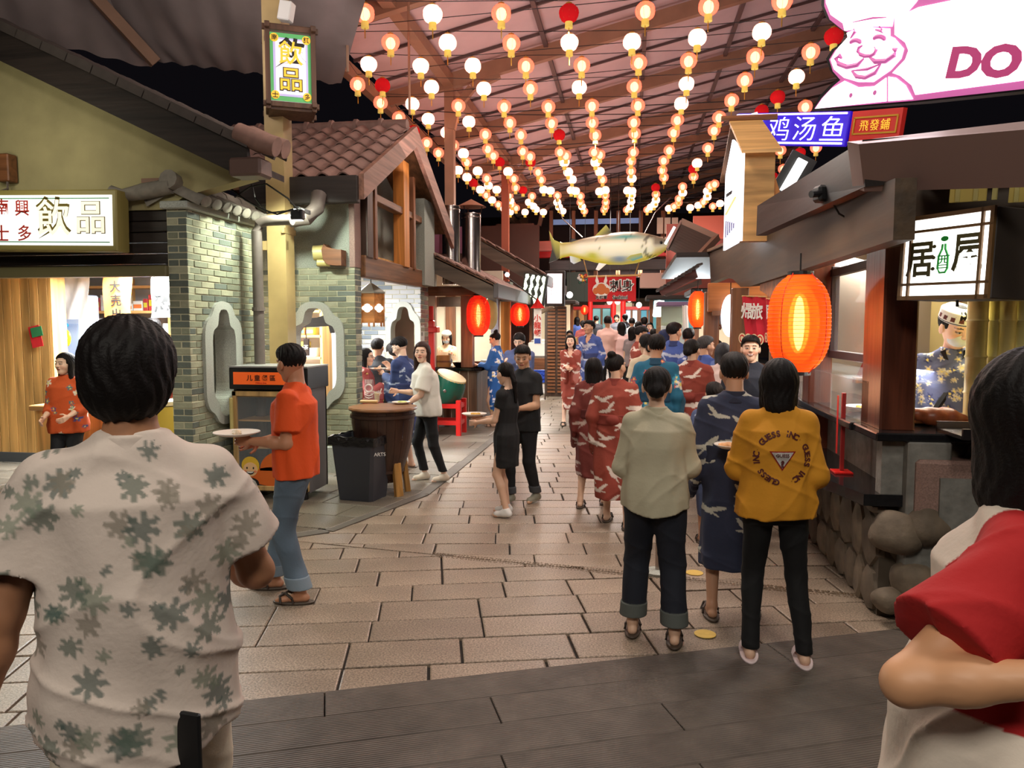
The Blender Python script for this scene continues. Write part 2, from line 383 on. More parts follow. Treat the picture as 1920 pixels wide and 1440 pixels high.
def outlined(ch, h, fr, x, y, z, m_out, m_in, par, k=.035, sx=1.):
    """character with a contour of its own: same glyph twice, the lower one fattened"""
    text(ch, h/.93, fr, x, y, z, m_out, par, off=k*h, sx=sx); text(ch, h/.93, fr, x, y, z+.006, m_in, par, off=.008*h, sx=sx)
# ------------------------------------------------------------------ figures: signed-distance bodies meshed with surface nets
def surface_nets(f, org, h):
    nx, ny, nz = f.shape; s = f < 0
    c = np.zeros((nx-1, ny-1, nz-1), np.int8)
    for i in (0, 1):
        for j in (0, 1):
            for k in (0, 1): c += s[i:nx-1+i, j:ny-1+j, k:nz-1+k]
    act = (c > 0) & (c < 8); idx = -np.ones(act.shape, np.int64); I = np.argwhere(act); idx[act] = np.arange(len(I))
    if len(I) == 0: return np.zeros((0, 3)), np.zeros((0, 4), int)
    acc = np.zeros((len(I), 3)); cnt = np.zeros(len(I)); i, j, k = I.T
    E = []
    for a in (0, 1):
        for b in (0, 1):
            E += [((0, a, b), (1, a, b)), ((a, 0, b), (a, 1, b)), ((a, b, 0), (a, b, 1))]
    for p, q in E:
        fp = f[i+p[0], j+p[1], k+p[2]]; fq = f[i+q[0], j+q[1], k+q[2]]; m = (fp < 0) != (fq < 0)
        t = np.where(m, fp/(fp-fq+1e-12), 0); P = np.array(p, float); Q = np.array(q, float)
        acc[m] += P+(Q-P)*t[m, None]; cnt[m] += 1
    V = org+h*(I+acc/cnt[:, None])
    F = []
    for ax in range(3):
        sl0 = [slice(None)]*3; sl1 = [slice(None)]*3; sl0[ax] = slice(0, -1); sl1[ax] = slice(1, None)
        a0 = s[tuple(sl0)]; a1 = s[tuple(sl1)]; D = np.argwhere(a0 != a1); o1, o2 = [(1, 2), (2, 0), (0, 1)][ax]
        ok = (D[:, o1] > 0) & (D[:, o2] > 0) & (D[:, o1] < f.shape[o1]-1) & (D[:, o2] < f.shape[o2]-1); D = D[ok]
        e1 = np.zeros(3, int); e1[o1] = 1; e2 = np.zeros(3, int); e2[o2] = 1
        g = lambda X: idx[X[:, 0], X[:, 1], X[:, 2]]
        q = np.stack([g(D-e1-e2), g(D-e2), g(D), g(D-e1)], 1)
        ins = a0[D[:, 0], D[:, 1], D[:, 2]]; q[~ins] = q[~ins][:, ::-1]
        F.append(q)
    return V, np.concatenate(F)
class Sdf:
    def __init__(s): s.p = []; s.cuts = []; s.disp = None; s.bounds = None
    def cap(s, a, b, ra, rb=None, k=.02, fy=1., sub=False, flat=False): s.p.append(('c', np.array(a, float), np.array(b, float), ra, ra if rb is None else rb, k, fy, sub, flat)); return s
    def ell(s, c, r, k=.01, R=None, sub=False): s.p.append(('e', np.array(c, float), np.array(r, float), k, R, sub)); return s
    def stack(s, z, a, b, cx=None, cy=None, k=.03, fold=0, nf=14, ph=0., foldz=None, sq=2.0):
        z = np.array(z, float); s.p.append(('s', z, np.array(a, float), np.array(b, float), np.zeros(len(z)) if cx is None else np.array(cx, float), np.zeros(len(z)) if cy is None else np.array(cy, float), k, fold, nf, ph, foldz, sq)); return s
    def cut(s, fn): s.cuts.append(fn); return s
    def bb(s, q):
        if q[0] == 'c':
            r = max(q[3], q[4])*max(1, q[6]); return np.minimum(q[1], q[2])-r, np.maximum(q[1], q[2])+r
        if q[0] == 'e':
            r = q[2] if q[4] is None else np.full(3, q[2].max()); return q[1]-r, q[1]+r
        a, b = q[2].max()+q[7], q[3].max()+q[7]
        return np.array([q[4].min()-a, q[5].min()-b, q[1].min()]), np.array([q[4].max()+a, q[5].max()+b, q[1].max()])
    def mesh(s, h):
        bs = [s.bb(q) for q in s.p]; pd = 3*h+.012
        lo = np.min([b[0] for q, b in zip(s.p, bs)], 0)-pd; hi = np.max([b[1] for q, b in zip(s.p, bs)], 0)+pd
        n = np.ceil((hi-lo)/h).astype(int)+1
        ax = [(lo[d]+h*np.arange(n[d])).astype(np.float32) for d in range(3)]; f = np.full(n, .2, np.float32)
        for q, b in zip(s.p, bs):
            k = q[5] if q[0] == 'c' else q[3] if q[0] == 'e' else q[6]; m = k+2.5*h+.01
            i0 = np.maximum(0, np.floor((b[0]-m-lo)/h).astype(int)); i1 = np.minimum(n, np.ceil((b[1]+m-lo)/h).astype(int)+1)
            sl = tuple(slice(i0[d], i1[d]) for d in range(3)); X = ax[0][sl[0]][:, None, None]; Y = ax[1][sl[1]][None, :, None]; Z = ax[2][sl[2]][None, None, :]
            sub = False
            if q[0] == 'c':
                _, A, B, ra, rb, k, fy, sub, flat = q; d = B-A; L2 = (d[0]**2+(d[1]/fy)**2+d[2]**2)+1e-9
                x = X-A[0]; y = (Y-A[1])/fy; z = Z-A[2]; dy = d[1]/fy
                t = np.clip((x*d[0]+y*dy+z*d[2])/L2, 0, 1); g = np.sqrt((x-t*d[0])**2+(y-t*dy)**2+(z-t*d[2])**2)-(ra+(rb-ra)*t)
                if flat: g = np.maximum(g, ((x*d[0]+y*dy+z*d[2])/L2-1)*np.float32(sqrt(L2)))
                if fy < 1: g = g*np.float32((1+fy)/2)
            elif q[0] == 'e':
                _, c, r, k, R, sub = q; x = X-c[0]; y = Y-c[1]; z = Z-c[2]
                if R is not None:
                    x, y, z = (R[0][0]*x+R[1][0]*y+R[2][0]*z, R[0][1]*x+R[1][1]*y+R[2][1]*z, R[0][2]*x+R[1][2]*y+R[2][2]*z)
                k0 = np.sqrt((x/r[0])**2+(y/r[1])**2+(z/r[2])**2); k1 = np.sqrt((x/r[0]**2)**2+(y/r[1]**2)**2+(z/r[2]**2)**2)+1e-9; g = k0*(k0-1)/k1
            else:
                _, zz, a, b_, cx, cy, k, fold, nf, ph, fz, sq = q; z1 = ax[2][sl[2]]
                A = np.interp(z1, zz, a)[None, None, :]; Bv = np.interp(z1, zz, b_)[None, None, :]; x = X-np.interp(z1, zz, cx)[None, None, :]; y = Y-np.interp(z1, zz, cy)[None, None, :]
                e = (np.abs(x/A)**sq+np.abs(y/Bv)**sq)**(1/sq); g = (e-1)*np.minimum(A, Bv)
                if fold:
                    th = np.arctan2(y/Bv, x/A); w = np.interp(z1, *(fz if fz else (zz, np.ones(len(zz)))))[None, None, :]
                    g = g-fold*w*(np.sin(th*nf+ph+2.2*np.sin(Z*5+ph))*.6+.4*np.sin(th*nf*.53-ph*2+Z*7))
                zc, hh = (zz[0]+zz[-1])/2, (zz[-1]-zz[0])/2; g = np.maximum(g, np.abs(Z-zc)-hh)
            g = g.astype(np.float32); F = f[sl]
            if sub: f[sl] = np.maximum(F, -g)
            elif k > 0:
                hk = np.maximum(k-np.abs(F-g), 0)/k; f[sl] = np.minimum(F, g)-hk*hk*k*.25
            else: f[sl] = np.minimum(F, g)
        X = ax[0][:, None, None]; Y = ax[1][None, :, None]; Z = ax[2][None, None, :]
        if s.disp: f = f+s.disp(X, Y, Z).astype(np.float32)
        for c in s.cuts: f = np.maximum(f, c(X, Y, Z))
        return surface_nets(f, lo, h)
def merge(parts):
    V = []; F = []; Cc = []; n = 0
    for v, f, c in parts: V.append(v); F.append(f+n); Cc.append(c); n += len(v)
    return np.concatenate(V), np.concatenate(F), np.concatenate(Cc)
def np_mesh(name, V, F, Cc=None, m=None, smooth=True):
    me = bpy.data.meshes.new(name); nv, nf = len(V), len(F)
    me.vertices.add(nv); me.vertices.foreach_set('co', V.astype(np.float32).ravel()); me.loops.add(nf*4); me.loops.foreach_set('vertex_index', F.astype(np.int32).ravel())
    me.polygons.add(nf); me.polygons.foreach_set('loop_start', np.arange(nf, dtype=np.int32)*4); me.polygons.foreach_set('loop_total', np.full(nf, 4, np.int32))
    me.polygons.foreach_set('use_smooth', np.full(nf, smooth)); me.update(calc_edges=True)
    if Cc is not None: vcolor(me, Cc)
    if m: me.materials.append(m)
    return me
def vnoise(V, s, seed=0):
    p = V*s+seed*3.1; x, y, z = p[:, 0], p[:, 1], p[:, 2]
    return (np.sin(x*1.7+1.3*np.sin(y*1.1+seed))+np.sin(y*1.9+1.2*np.sin(z*1.3+1.7))+np.sin(z*1.5+1.4*np.sin(x*1.2+.6)))/3
def cloth_disp(amp, seed=0):
    def d(X, Y, Z): return -amp*(np.sin(9*X+5*np.sin(6*Z+seed)+seed)*.5+np.sin(13*Z+4*np.sin(7*X+seed*2)+9*Y)*.35+np.sin(22*Z+7*np.sin(5*Y+9*X+seed))*.25 + 1.1*(1-np.abs(np.sin(8*X+6*Z+2.5*np.sin(7*Z+seed)+seed)))**4 + .9*(1-np.abs(np.sin(-7*X+9*Z+2*np.sin(6*X+4*Y+seed*1.7))))**5)
    return d
# --- cloth patterns: functions of rest position (local metres) and normal -> linear rgb
def ell2(u, v, cx, cy, a, b, ang):
    x = (u-cx)*cos(ang)+(v-cy)*sin(ang); y = -(u-cx)*sin(ang)+(v-cy)*cos(ang); return (x/a)**2+(y/b)**2 < 1
def crane(u, v, cx, cy, s, ang, flip):
    x = ((u-cx)*cos(ang)+(v-cy)*sin(ang))/s*flip; y = (-(u-cx)*sin(ang)+(v-cy)*cos(ang))/s
    w1 = ell2(x, y, -.42, .17, .55, .13, -.35) & (y < .42); w2 = ell2(x, y, .40, .14, .50, .12, .32); bd = ell2(x, y, .02, -.08, .34, .12, .12); nk = ell2(x, y, .45, .05, .28, .035, .35); hd = ell2(x, y, .70, .17, .09, .045, .1)
    tl = ell2(x, y, -.42, -.2, .22, .05, .35); return w1 | w2 | bd | nk | hd | tl
def plain(c, var=.06, sc=5., seed=0):
    c = np.array(c)
    return lambda V, Nn=None: c*(1+var*vnoise(V, sc, seed))[:, None]
def crane_print(base, mark, n=26, s=(.10, .16), seed=0, extra=None, density=1.):
    rg = random.Random(seed); st = []
    for side in (-1, 1):
        for i in range(9):
            for j in range(3):
                if rg.random() < density*.8: st.append((side, -.26+.26*j+rg.uniform(-.09, .09)+(.12 if i % 2 else 0), .25+.15*i+rg.uniform(-.05, .05), rg.uniform(*s), rg.uniform(-.6, .6), rg.choice((-1, 1))))
    base = np.array(base); mark = np.array(mark)
    def f(V, Nn):
        c = base*(1+.12*vnoise(V, 6, seed))[:, None]; sd = np.where(V[:, 1] < 0, -1, 1)
        if extra is not None:
            m = vnoise(V, 7.5, seed+4) > .52; c[m] = c[m]*.45+np.array(extra)*.55
        for (side, cx, cz, sz, an, fl) in st:
            m = (sd == side) & crane(V[:, 0], V[:, 2], cx, cz, sz, an, fl); c[m] = mark*(1+.1*vnoise(V[m], 20, 1))[:, None]
        return c
    return f
def flower_print(base, cols, n=70, r=(.02, .045), seed=0, zr=(.3, 1.5), leafy=False):
    rg = random.Random(seed); base = np.array(base); st = []
    for i in range(n): st.append((rg.choice((-1, 1)), rg.uniform(-.42, .42), rg.uniform(*zr), rg.uniform(*r), rg.uniform(0, pi), np.array(rg.choice(cols))))
    def f(V, Nn):
        c = base*(1+.05*vnoise(V, 6, seed))[:, None]; sd = np.where(V[:, 1] < 0, -1, 1)
        for (side, cx, cz, rr, an, col) in st:
            u = V[:, 0]-cx; v = V[:, 2]-cz; d = np.sqrt(u*u+v*v)+1e-6; th = np.arctan2(v, u)+an
            R = rr*(.35+.65*np.abs(np.cos((3.5 if leafy else 2.5)*th))) if leafy else rr*(.7+.3*np.cos(5*th))
            if leafy: m = (sd == side) & (d < R*1.35); c[m] = c[m]*.25+col*.75
            else:
                m = (sd == side) & (d < R); c[m] = col; m2 = (sd == side) & (d < rr*.28); c[m2] = np.array(C(240, 220, 120))
        return c
    return f
def ik(S, T, l1, l2, pole):
    S, T, pole = map(lambda q: np.array(q, float), (S, T, pole)); d = T-S; L = np.linalg.norm(d); L = min(L, (l1+l2)*.999); dn = d/np.linalg.norm(d); T = S+dn*L
    a = (l1*l1-l2*l2+L*L)/(2*L); hh = sqrt(max(l1*l1-a*a, 0)); pv = pole-S; pv = pv-dn*(pv @ dn); pv /= (np.linalg.norm(pv)+1e-9)
    return S+dn*a+pv*hh, T
def hand_sdf(s, W_, d, n, t, curl=.45, spread=.12):
    """five-fingered hand rooted at wrist W_, fingers along d, palm facing n, thumb side t"""
    q = Sdf(); P = lambda a, b, c: W_+(d*a+t*b+n*c)*s
    q.cap(P(-.03, 0, 0), P(.02, 0, 0), .022*s, .024*s, .015*s)
    for b in (-.026, -.009, .009, .026): q.cap(P(.02, b*.7, 0), P(.082, b, 0), .0145*s, .0115*s, .014*s)
    for i, (b, L) in enumerate(((-.029, .058), (-.010, .072), (.0095, .078), (.028, .070))):
        a0 = curl*(1.1-.08*i); p0 = P(.084, b, 0); an = a0; dirb = b*spread*10
        for seg, fr in enumerate((.45, .32, .25)):
            dd = d*cos(an)+n*sin(an)+t*dirb*.25; dd = dd/np.linalg.norm(dd); p1 = p0+dd*L*fr*s; r = (.0092-.0009*seg)*s
            q.cap(p0, p1, r, r-.0006*s, .004*s); p0 = p1; an += a0*.9
    p0 = P(.022, .026, .004); dd = d*.62+t*.72+n*(.25+.3*curl); dd /= np.linalg.norm(dd); p1 = p0+dd*.038*s; q.cap(p0, p1, .0135*s, .0105*s, .012*s)
    dd = d*.85+t*.35+n*(.25+.5*curl); dd /= np.linalg.norm(dd); q.cap(p1, p1+dd*.032*s, .0105*s, .0082*s, .004*s)
    return q
def head_sdf(s, sex, neck=True, jaw=1.):
    q = Sdf(); e = lambda c, r, k=.02, **kw: q.ell(np.array(c)*s, np.array(r)*s, k*s, **kw)
    e((0, -.016, .032), (.074, .093, .084)); e((0, .016, -.025), (.060*jaw, .070, .080), .03); e((0, .050, -.086), (.030*jaw, .030, .026), .03)
    for x in (-1, 1):
        e((x*.038, .052, -.022), (.026, .026, .026), .025); e((x*.077, -.006, -.004), (.011, .020, .032), .008)
        e((x*.030, .088, .006), (.018, .010, .011), .006, sub=True)
    e((0, .074, .034), (.052, .016, .013), .02)
    for x in (-1, 1): e((x*.030, .0775, .006), (.0155, .0125, .0105), .002)
    q.cap(np.array((0, .086, .014))*s, np.array((0, .103, -.018))*s, .0075*s, .0125*s, .010*s)
    for x in (-1, 1): e((x*.011, .096, -.022), (.0085, .009, .007), .006)
    e((0, .084, -.0475), (.025, .0115, .0065), .006); e((0, .083, -.058), (.021, .0115, .0065), .006)
    if neck: q.cap(np.array((0, -.018, -.05))*s, np.array((0, -.035, -.19))*s, (.054 if sex == 'm' else .046)*s, (.058 if sex == 'm' else .048)*s, .025*s)
    return q
def paint_face(V, s, skin, lip, smile=False, mask=False, glasses=False, brow=(.02, .015, .012)):
    c = np.tile(np.array(skin), (len(V), 1)); v = V/s; fr = v[:, 1] > .045
    ck = fr & (((np.abs(v[:, 0])-.040)/.024)**2+((v[:, 2]+.028)/.022)**2 < 1); c[ck] *= (1.04, .9, .88)
    for x in (-1, 1):
        u = v[:, 0]-x*.030; w = v[:, 2]-.005; al = 1.0
        c[fr & ((u/.0170)**2+((w-.0015)/.0072)**2 < 1)] = np.array(skin)*.22
        c[fr & ((u/.0135)**2+((w+.0005)/.0046)**2 < 1)] = (.5, .47, .43)
        c[fr & ((u/.0064)**2+((w+.0005)/.0056)**2 < 1)] = (.02, .012, .01)
        c[fr & (((v[:, 0]-x*.031)/.021)**2+((v[:, 2]-.030+abs(0)+.25*(np.abs(v[:, 0])-.031)**2*40)/.0042)**2 < 1)] = brow
    lm = fr & ((v[:, 0]/(.030 if smile else .024))**2+((v[:, 2]+.053-(8*v[:, 0]**2 if smile else 0))/.0105)**2 < 1); c[lm] = lip
    if smile: c[fr & ((v[:, 0]/.022)**2+((v[:, 2]+.053-8*v[:, 0]**2)/.0048)**2 < 1)] = (.75, .72, .68)
    else: c[fr & (np.abs(v[:, 2]+.0525) < .0012) & (np.abs(v[:, 0]) < .021)] = np.array(lip)*.3
    c[fr & (v[:, 1] > .09) & (((np.abs(v[:, 0])-.008)/.004)**2+((v[:, 2]+.030)/.003)**2 < 1)] *= .4
    return c
def hair_sdf(s, style, seed=0):
    q = Sdf(); e = lambda c, r, k=.02, **kw: q.ell(np.array(c)*s, np.array(r)*s, k*s, **kw); cp = lambda a, b, ra, rb, k=.02, fy=1.: q.cap(np.array(a)*s, np.array(b)*s, ra*s, rb*s, k*s, fy)
    S = s; fringe = .052; low = -.065; side = .015
    if style in ('short', 'fade', 'crop'):
        e((0, -.018, .042), (.084, .101, .088)); e((0, .02, .085), (.066, .066, .040), .03); 
        if style == 'short': e((0, .045, .075), (.062, .05, .034), .02)
        low = -.098; side = -.005 if style != 'fade' else .01; fringe = .068
    elif style == 'mop':
        e((0, -.016, .038), (.094, .110, .098)); e((0, -.04, -.02), (.084, .078, .075), .03); low = -.10; side = .0; fringe = .045
    elif style in ('bob', 'long', 'straight', 'bangs'):
        e((0, -.018, .038), (.090, .106, .094)); L = {'bob': -.125, 'bangs': -.13, 'straight': -.235, 'long': -.44}[style]
        for x in (-1, 1): cp((x*.070, -.010, .0), (x*.074, -.008, max(L, -.24)), .030, .022, .03)
        cp((0, -.055, .0), (0, -.060, L+.02), .088, .078 if style == 'bob' else .066, .03, .62)
        low = L; side = .020; fringe = .070 if style != 'bangs' else .028
    elif style in ('bun', 'lowbun', 'pony', 'tied'):
        e((0, -.018, .036), (.083, .099, .088)); fringe = .072; low = -.06; side = .0
        if style == 'bun': e((.0, -.070, .118), (.042, .040, .034), .012)
        if style == 'lowbun': e((.0, -.105, -.012), (.050, .036, .046), .02); low = -.075
        if style == 'pony': cp((0, -.10, .02), (.01, -.125, -.09), .028, .030, .01); cp((.01, -.125, -.09), (.03, -.10, -.30), .030, .014, .01); low = -.5
        if style == 'tied': e((0, -.095, -.03), (.04, .03, .05), .02)
    def face(X, Y, Z):
        # bare: in front of the hairline and below the fringe
        yl = np.where(Z > .0*s, side*s+.018*s, side*s); 
        return -np.maximum(yl-Y, Z-(fringe*s-.9*np.maximum(np.abs(X)-.045*s, 0)))
    q.cut(face)
    if style in ('short', 'fade', 'crop', 'mop', 'bun', 'lowbun', 'tied'): q.cut(lambda X, Y, Z: (low*s-Z)+.35*np.maximum(Y, -.06*s)+0*X)
    if style == 'pony': q.cut(lambda X, Y, Z: np.where(Y > -.085*s, (-.06*s-Z)+.35*Y, -1)+0*X)
    amp = .0014 if style not in ('mop', 'short', 'crop') else .002
    tp = .011 if style in ('short', 'fade', 'crop') else 0.; t0 = -.025
    q.disp = lambda X, Y, Z: tp*s*np.clip((t0*s-Z)/(.07*s), 0, 1)-amp*s*(np.sin(np.arctan2(Y, X)*21+3*np.sin(Z*38/s+seed))+.6*np.sin(np.arctan2(Y, X)*37+Z*50/s))
    return q
SKIN = {'m': C(196, 148, 118), 'f': C(222, 180, 152), 'd': C(176, 126, 96), 'l': C(232, 192, 166)}
HAIRC = C(17, 12, 11)
N_PERSON = []; HS = 1.05
def person(label, px, Y, top_py, rot=0., sex='m', top=None, bottom=None, hair='short', armR=None, armL=None, legR=(0, 0), legL=(0, 0), head=(0, 0), lean=0., skin=None, shoes='sandal', face={},
           hairc=HAIRC, build=1., loc=None, height=None, poleR=None, poleL=None, curl=.4, palmR=None, palmL=None, group=None, hat=None, res=None, leanx=0., hip=0., extra=None, headh=None):
    """top: dict(kind,paint,hem,sleeve) ; bottom: dict(kind,paint,hem). armX = wrist target in local metres at 1.70 m; legX=(dx,dy) foot offset; rot in degrees CCW from facing +Y"""
    if loc is None:
        P = pY(px, top_py, Y); loc = (P.x, P.y, 0); height = P.z
    s = height/1.715; dp = max(.8, depth_of((loc[0], loc[1], 1.))); h = res or min(.022, max(.0065, dp*.0014)); fx = dp < 15; hf = max(.0032, dp*.00062); hf = min(hf, .013)
    skin = SKIN[skin] if isinstance(skin, str) else (skin or SKIN[sex]); fem = sex == 'f'; bw = build
    root = thing('person', label, 'person', (loc[0], loc[1], loc[2] if len(loc) > 2 else 0), radians(rot), group)
    A = lambda *v: np.array(v, float)*s
    sh = .142 if fem else .168; zs = 1.36
    off = lambda z: np.array((leanx*(z-.9)/.5, lean*(z-.9)/.5, 0))*s if z > .9 else np.zeros(3)
    SR = A(sh*bw, 0, zs)+off(zs); SL = A(-sh*bw, 0, zs)+off(zs)
    armR = armR or (.24, .04, .80); armL = armL or (-.24, .04, .80)
    ER, WR = ik(SR, A(*armR), .29*s, .25*s, A(*(poleR or (.30, -.6, .72)))); EL, WL = ik(SL, A(*armL), .29*s, .25*s, A(*(poleL or (-.30, -.6, .72))))
    HR = A(.085, 0, .90); HL = A(-.085, 0, .90)
    FR = A(.10+legR[0], legR[1], .085); FL = A(-.10+legL[0], legL[1], .085)
    KR, FR = ik(HR, FR, .43*s, .41*s, A(.12, 1.5, .5)); KL, FL = ik(HL, FL, .43*s, .41*s, A(-.12, 1.5, .5))
    zt = np.array([.80, .90, 1.05, 1.22, 1.32, 1.39, 1.45]); 
    aa = np.array([.15, .168, .125, .142, .142, .10, .05] if fem else [.145, .160, .145, .162, .165, .12, .055])*np.array([bw]*5+[1, 1]); bbv = np.array([.10, .118, .088, .118, .105, .075, .05] if fem else [.10, .112, .10, .118, .115, .08, .05])*np.array([bw]*5+[1, 1])
    ox = np.array([off(z)[0]/s for z in zt]); oy = np.array([off(z)[1]/s for z in zt])
    hn = A(0, -.02, 1.44)+off(1.44); hc = A(0, .02, 1.578)+off(1.5); hy, hp = radians(head[0]), radians(head[1])
    Rh = np.array(Matrix.Rotation(hy, 3, 'Z') @ Matrix.Rotation(hp, 3, 'X'))
    # body (skin)
    kd = (bottom or {}).get('kind') if bottom is not None else (None if top['kind'] in ('kimono', 'dress') else 'trousers'); lt = .74 if kd == 'trousers' else 1.
    q = Sdf(); q.stack(zt*s, (aa-.02)*s, (bbv-.02)*s, ox*s, oy*s, .03*s); q.cap(SR, SL, .040*s, .040*s, .03*s); [q.cap(hn+A(x_*.03, 0, -.02), (SR if x_ > 0 else SL)*.75+hn*.25+A(0, 0, -.02), .040*s, .036*s, .03*s) for x_ in (-1, 1)]; q.cap(hn-A(0, 0, .05), hc+A(0, -.028, -.03), (.056 if not fem else .047)*s, (.053 if not fem else .045)*s, .03*s)
    ar = (.040, .034, .030, .021) if fem else (.048, .040, .036, .026)
    for S_, E_, W_ in ((SR, ER, WR), (SL, EL, WL)): q.cap(S_, E_, ar[0]*s, ar[1]*s, .03*s); q.cap(E_, E_+(W_-E_)*.35, ar[1]*s, (ar[2]+.006)*s, .02*s); q.cap(E_+(W_-E_)*.3, W_, (ar[2]+.006)*s, ar[3]*s, .015*s)
    for H_, K_, F_ in ((HR, KR, FR), (HL, KL, FL)):
        q.cap(H_, K_, .076*s*bw*lt, .048*s*lt, .03*s); m_ = K_+(F_-K_)*.32+A(0, -.014*lt, 0); q.cap(K_, m_, .046*s*lt, .048*s*lt, .02*s); q.cap(m_, F_, .046*s*lt, .032*s, .02*s)
        q.cap(F_+A(0, -.03, -.045), F_+A(0, .12, -.058), .030*s, .024*s, .02*s); q.cap(F_+A(-.01, .12, -.06), F_+A(-.008, .155, -.066), .024*s, .016*s, .02*s); q.cap(F_, F_+A(0, .03, -.04), .033*s, .030*s, .02*s)
    v, f = q.mesh(h); parts = [(v, f, np.tile(np.array(skin), (len(v), 1))*(1+.03*vnoise(v, 9))[:, None])]
    hh = headh or min(.0075, max(.0036, dp*.00075)) if not res else .0045
    if dp > 15: hh = .009
    v, f = head_sdf(s*HS, sex, neck=False).mesh(hh); fc = dict(face); c = paint_face(v, s*HS, skin, fc.pop('lip', C(176, 92, 84) if fem else C(160, 96, 84)), **{k_: w_ for k_, w_ in fc.items() if k_ in ('smile',)})
    parts.append((v @ Rh.T+hc, f, c))
    for (W_, E_, sg, pn) in ((WR, ER, 1, palmR), (WL, EL, -1, palmL)):
        d = (W_-E_)/np.linalg.norm(W_-E_); n = np.array(pn, float) if pn is not None else np.array((-sg, 0, 0.)); n = n-d*(n @ d); n /= np.linalg.norm(n)+1e-9
        t = np.cross(d, n)*(1 if sg < 0 else -1)
        if pn is None and t[1] < -.2: t = -t
        v, f = hand_sdf(s*(1 if not fem else .92), W_, d, n, t, curl).mesh(hf); parts.append((v, f, np.tile(np.array(skin)*(1.02, .95, .93), (len(v), 1))))
    V, F, Cc = merge(parts); child('body', np_mesh('body', V, F, Cc, m_skin), root, (0, 0, 0))
    # hair
    if hair:
        q = hair_sdf(s*HS, hair, len(N_PERSON)); v, f = q.mesh(max(hh*1.1, .005 if dp > 2 else .004)); hcx = np.array(hairc)*(1+.35*vnoise(v, 30))[:, None]
        ho = child('hair', np_mesh('hair', v @ Rh.T+hc, f, hcx, m_hair), root, (0, 0, 0))
    if hat == 'cap':
        q = Sdf(); q.stack(np.array([.045, .06, .11, .135])*s, np.array([.094, .096, .090, .06])*s, np.array([.110, .112, .104, .07])*s, None, np.array([-.012, -.012, -.02, -.02])*s, 0)
        v, f = q.mesh(hh); c = np.tile(np.array(C(226, 226, 222)), (len(v), 1)); z = v[:, 2]/s; th = np.arctan2(v[:, 1], v[:, 0]); r_ = (z > .062) & (z < .088) & (np.sin(th*12) > -.1) & (v[:, 1] > -9); c[r_] = C(96, 44, 40); c[(z > .05) & (z < .056)] = C(60, 60, 70)
        child('cap', np_mesh('cap', v @ Rh.T+hc, f, c, m_cloth), root, (0, 0, 0))
    if face.get('mask'):
        q = Sdf(); q.ell(A(0, .050, -.048), A(.062, .062, .048), 0); q.cut(lambda X, Y, Z: .035*s-Y+0*X+0*Z)
        v, f = q.mesh(hh); child('face_mask', np_mesh('face_mask', v @ Rh.T+hc, f, np.tile(np.array(face['mask']), (len(v), 1)), m_cloth), root, (0, 0, 0))
    if face.get('glasses'):
        mb = MB(); 
        for x in (-1, 1):
            ring = [A(x*.031+.020*cos(t_), .100, .004+.016*sin(t_)) for t_ in np.linspace(0, 2*pi, 15)]; mb.tube([Rh @ r_+hc for r_ in ring], .0016*s, 5); mb.tube([Rh @ A(x*.051, .098, .006)+hc, Rh @ A(x*.080, .0, .006)+hc], .0016*s, 5)
        mb.tube([Rh @ A(-.011, .101, .006)+hc, Rh @ A(.011, .101, .006)+hc], .0016*s, 5); o = mb.build('glasses', m_black, root, local=True)
    # bottoms
    bt = bottom or (dict(kind='none') if kd is None else dict(kind='trousers', paint=plain(C(24, 24, 28))))
    if bt['kind'] == 'trousers':
        q = Sdf(); g = bt.get('slack', .014); cf = bt.get('cuff', .060); hm = bt.get('hem', .10)
        q.stack(np.array([.80, .88, .96, 1.0])*s, np.array([.150, .166, .145, .130])*s*bw, np.array([.105, .118, .10, .09])*s*bw, None, None, .04*s)
        for H_, K_, F_ in ((HR, KR, FR), (HL, KL, FL)): q.cap(H_, K_, (.082*bw+g)*s, (.052+g)*s, .035*s); q.cap(K_, F_, (.052+g)*s, cf*s, .02*s)
        q.cut(lambda X, Y, Z: hm*s-Z+0*X+0*Y); q.disp = cloth_disp(.004*s, len(N_PERSON)); v, f = q.mesh(h)
        c = bt['paint'](v/s, None); cc = bt.get('cuffcol'); 
        if cc is not None: c[v[:, 2] < (hm+.075)*s] = cc
        child('trousers', np_mesh('trousers', v, f, c, m_cloth), root, (0, 0, 0))
        if cc is not None:
            for K_, F_ in ((KR, FR), (KL, FL)):
                q = Sdf(); q.cap(K_, F_, (.052+g)*s, (cf+.009)*s, 0); q.cut(lambda X, Y, Z: np.maximum(hm*s-.004-Z, Z-(hm+.075)*s)+0*X+0*Y); v, f = q.mesh(h*.8); child('trouser_cuff', np_mesh('trouser_cuff', v, f, np.tile(np.array(cc), (len(v), 1)), m_cloth), root, (0, 0, 0))
    # tops
    T = top; k_ = T['kind']; g = T.get('slack', .026); paint = T['paint']
    if k_ in ('tee', 'shirt'):
        hem = T.get('hem', .80); q = Sdf(); za = np.array([hem, .90, 1.05, 1.22, 1.32, 1.39, 1.455]); w_ = T.get('flare', 0.)
        oxx = np.array([off(z)[0]/s for z in za]); oyy = np.array([off(z)[1]/s for z in za])
        A_ = np.array([.186, .184, .160, .158, .154, .112, .060] if fem else [.186, .184, .172, .174, .176, .132, .068])*np.array([bw]*5+[1, 1]); B_ = np.array([.128, .130, .122, .126, .118, .085, .056] if fem else [.126, .126, .122, .126, .122, .09, .06])*np.array([bw]*5+[1, 1])
        A_[:3] += w_; B_[:3] += w_*.8; A_[:5] += g-.012; B_[:5] += g-.012
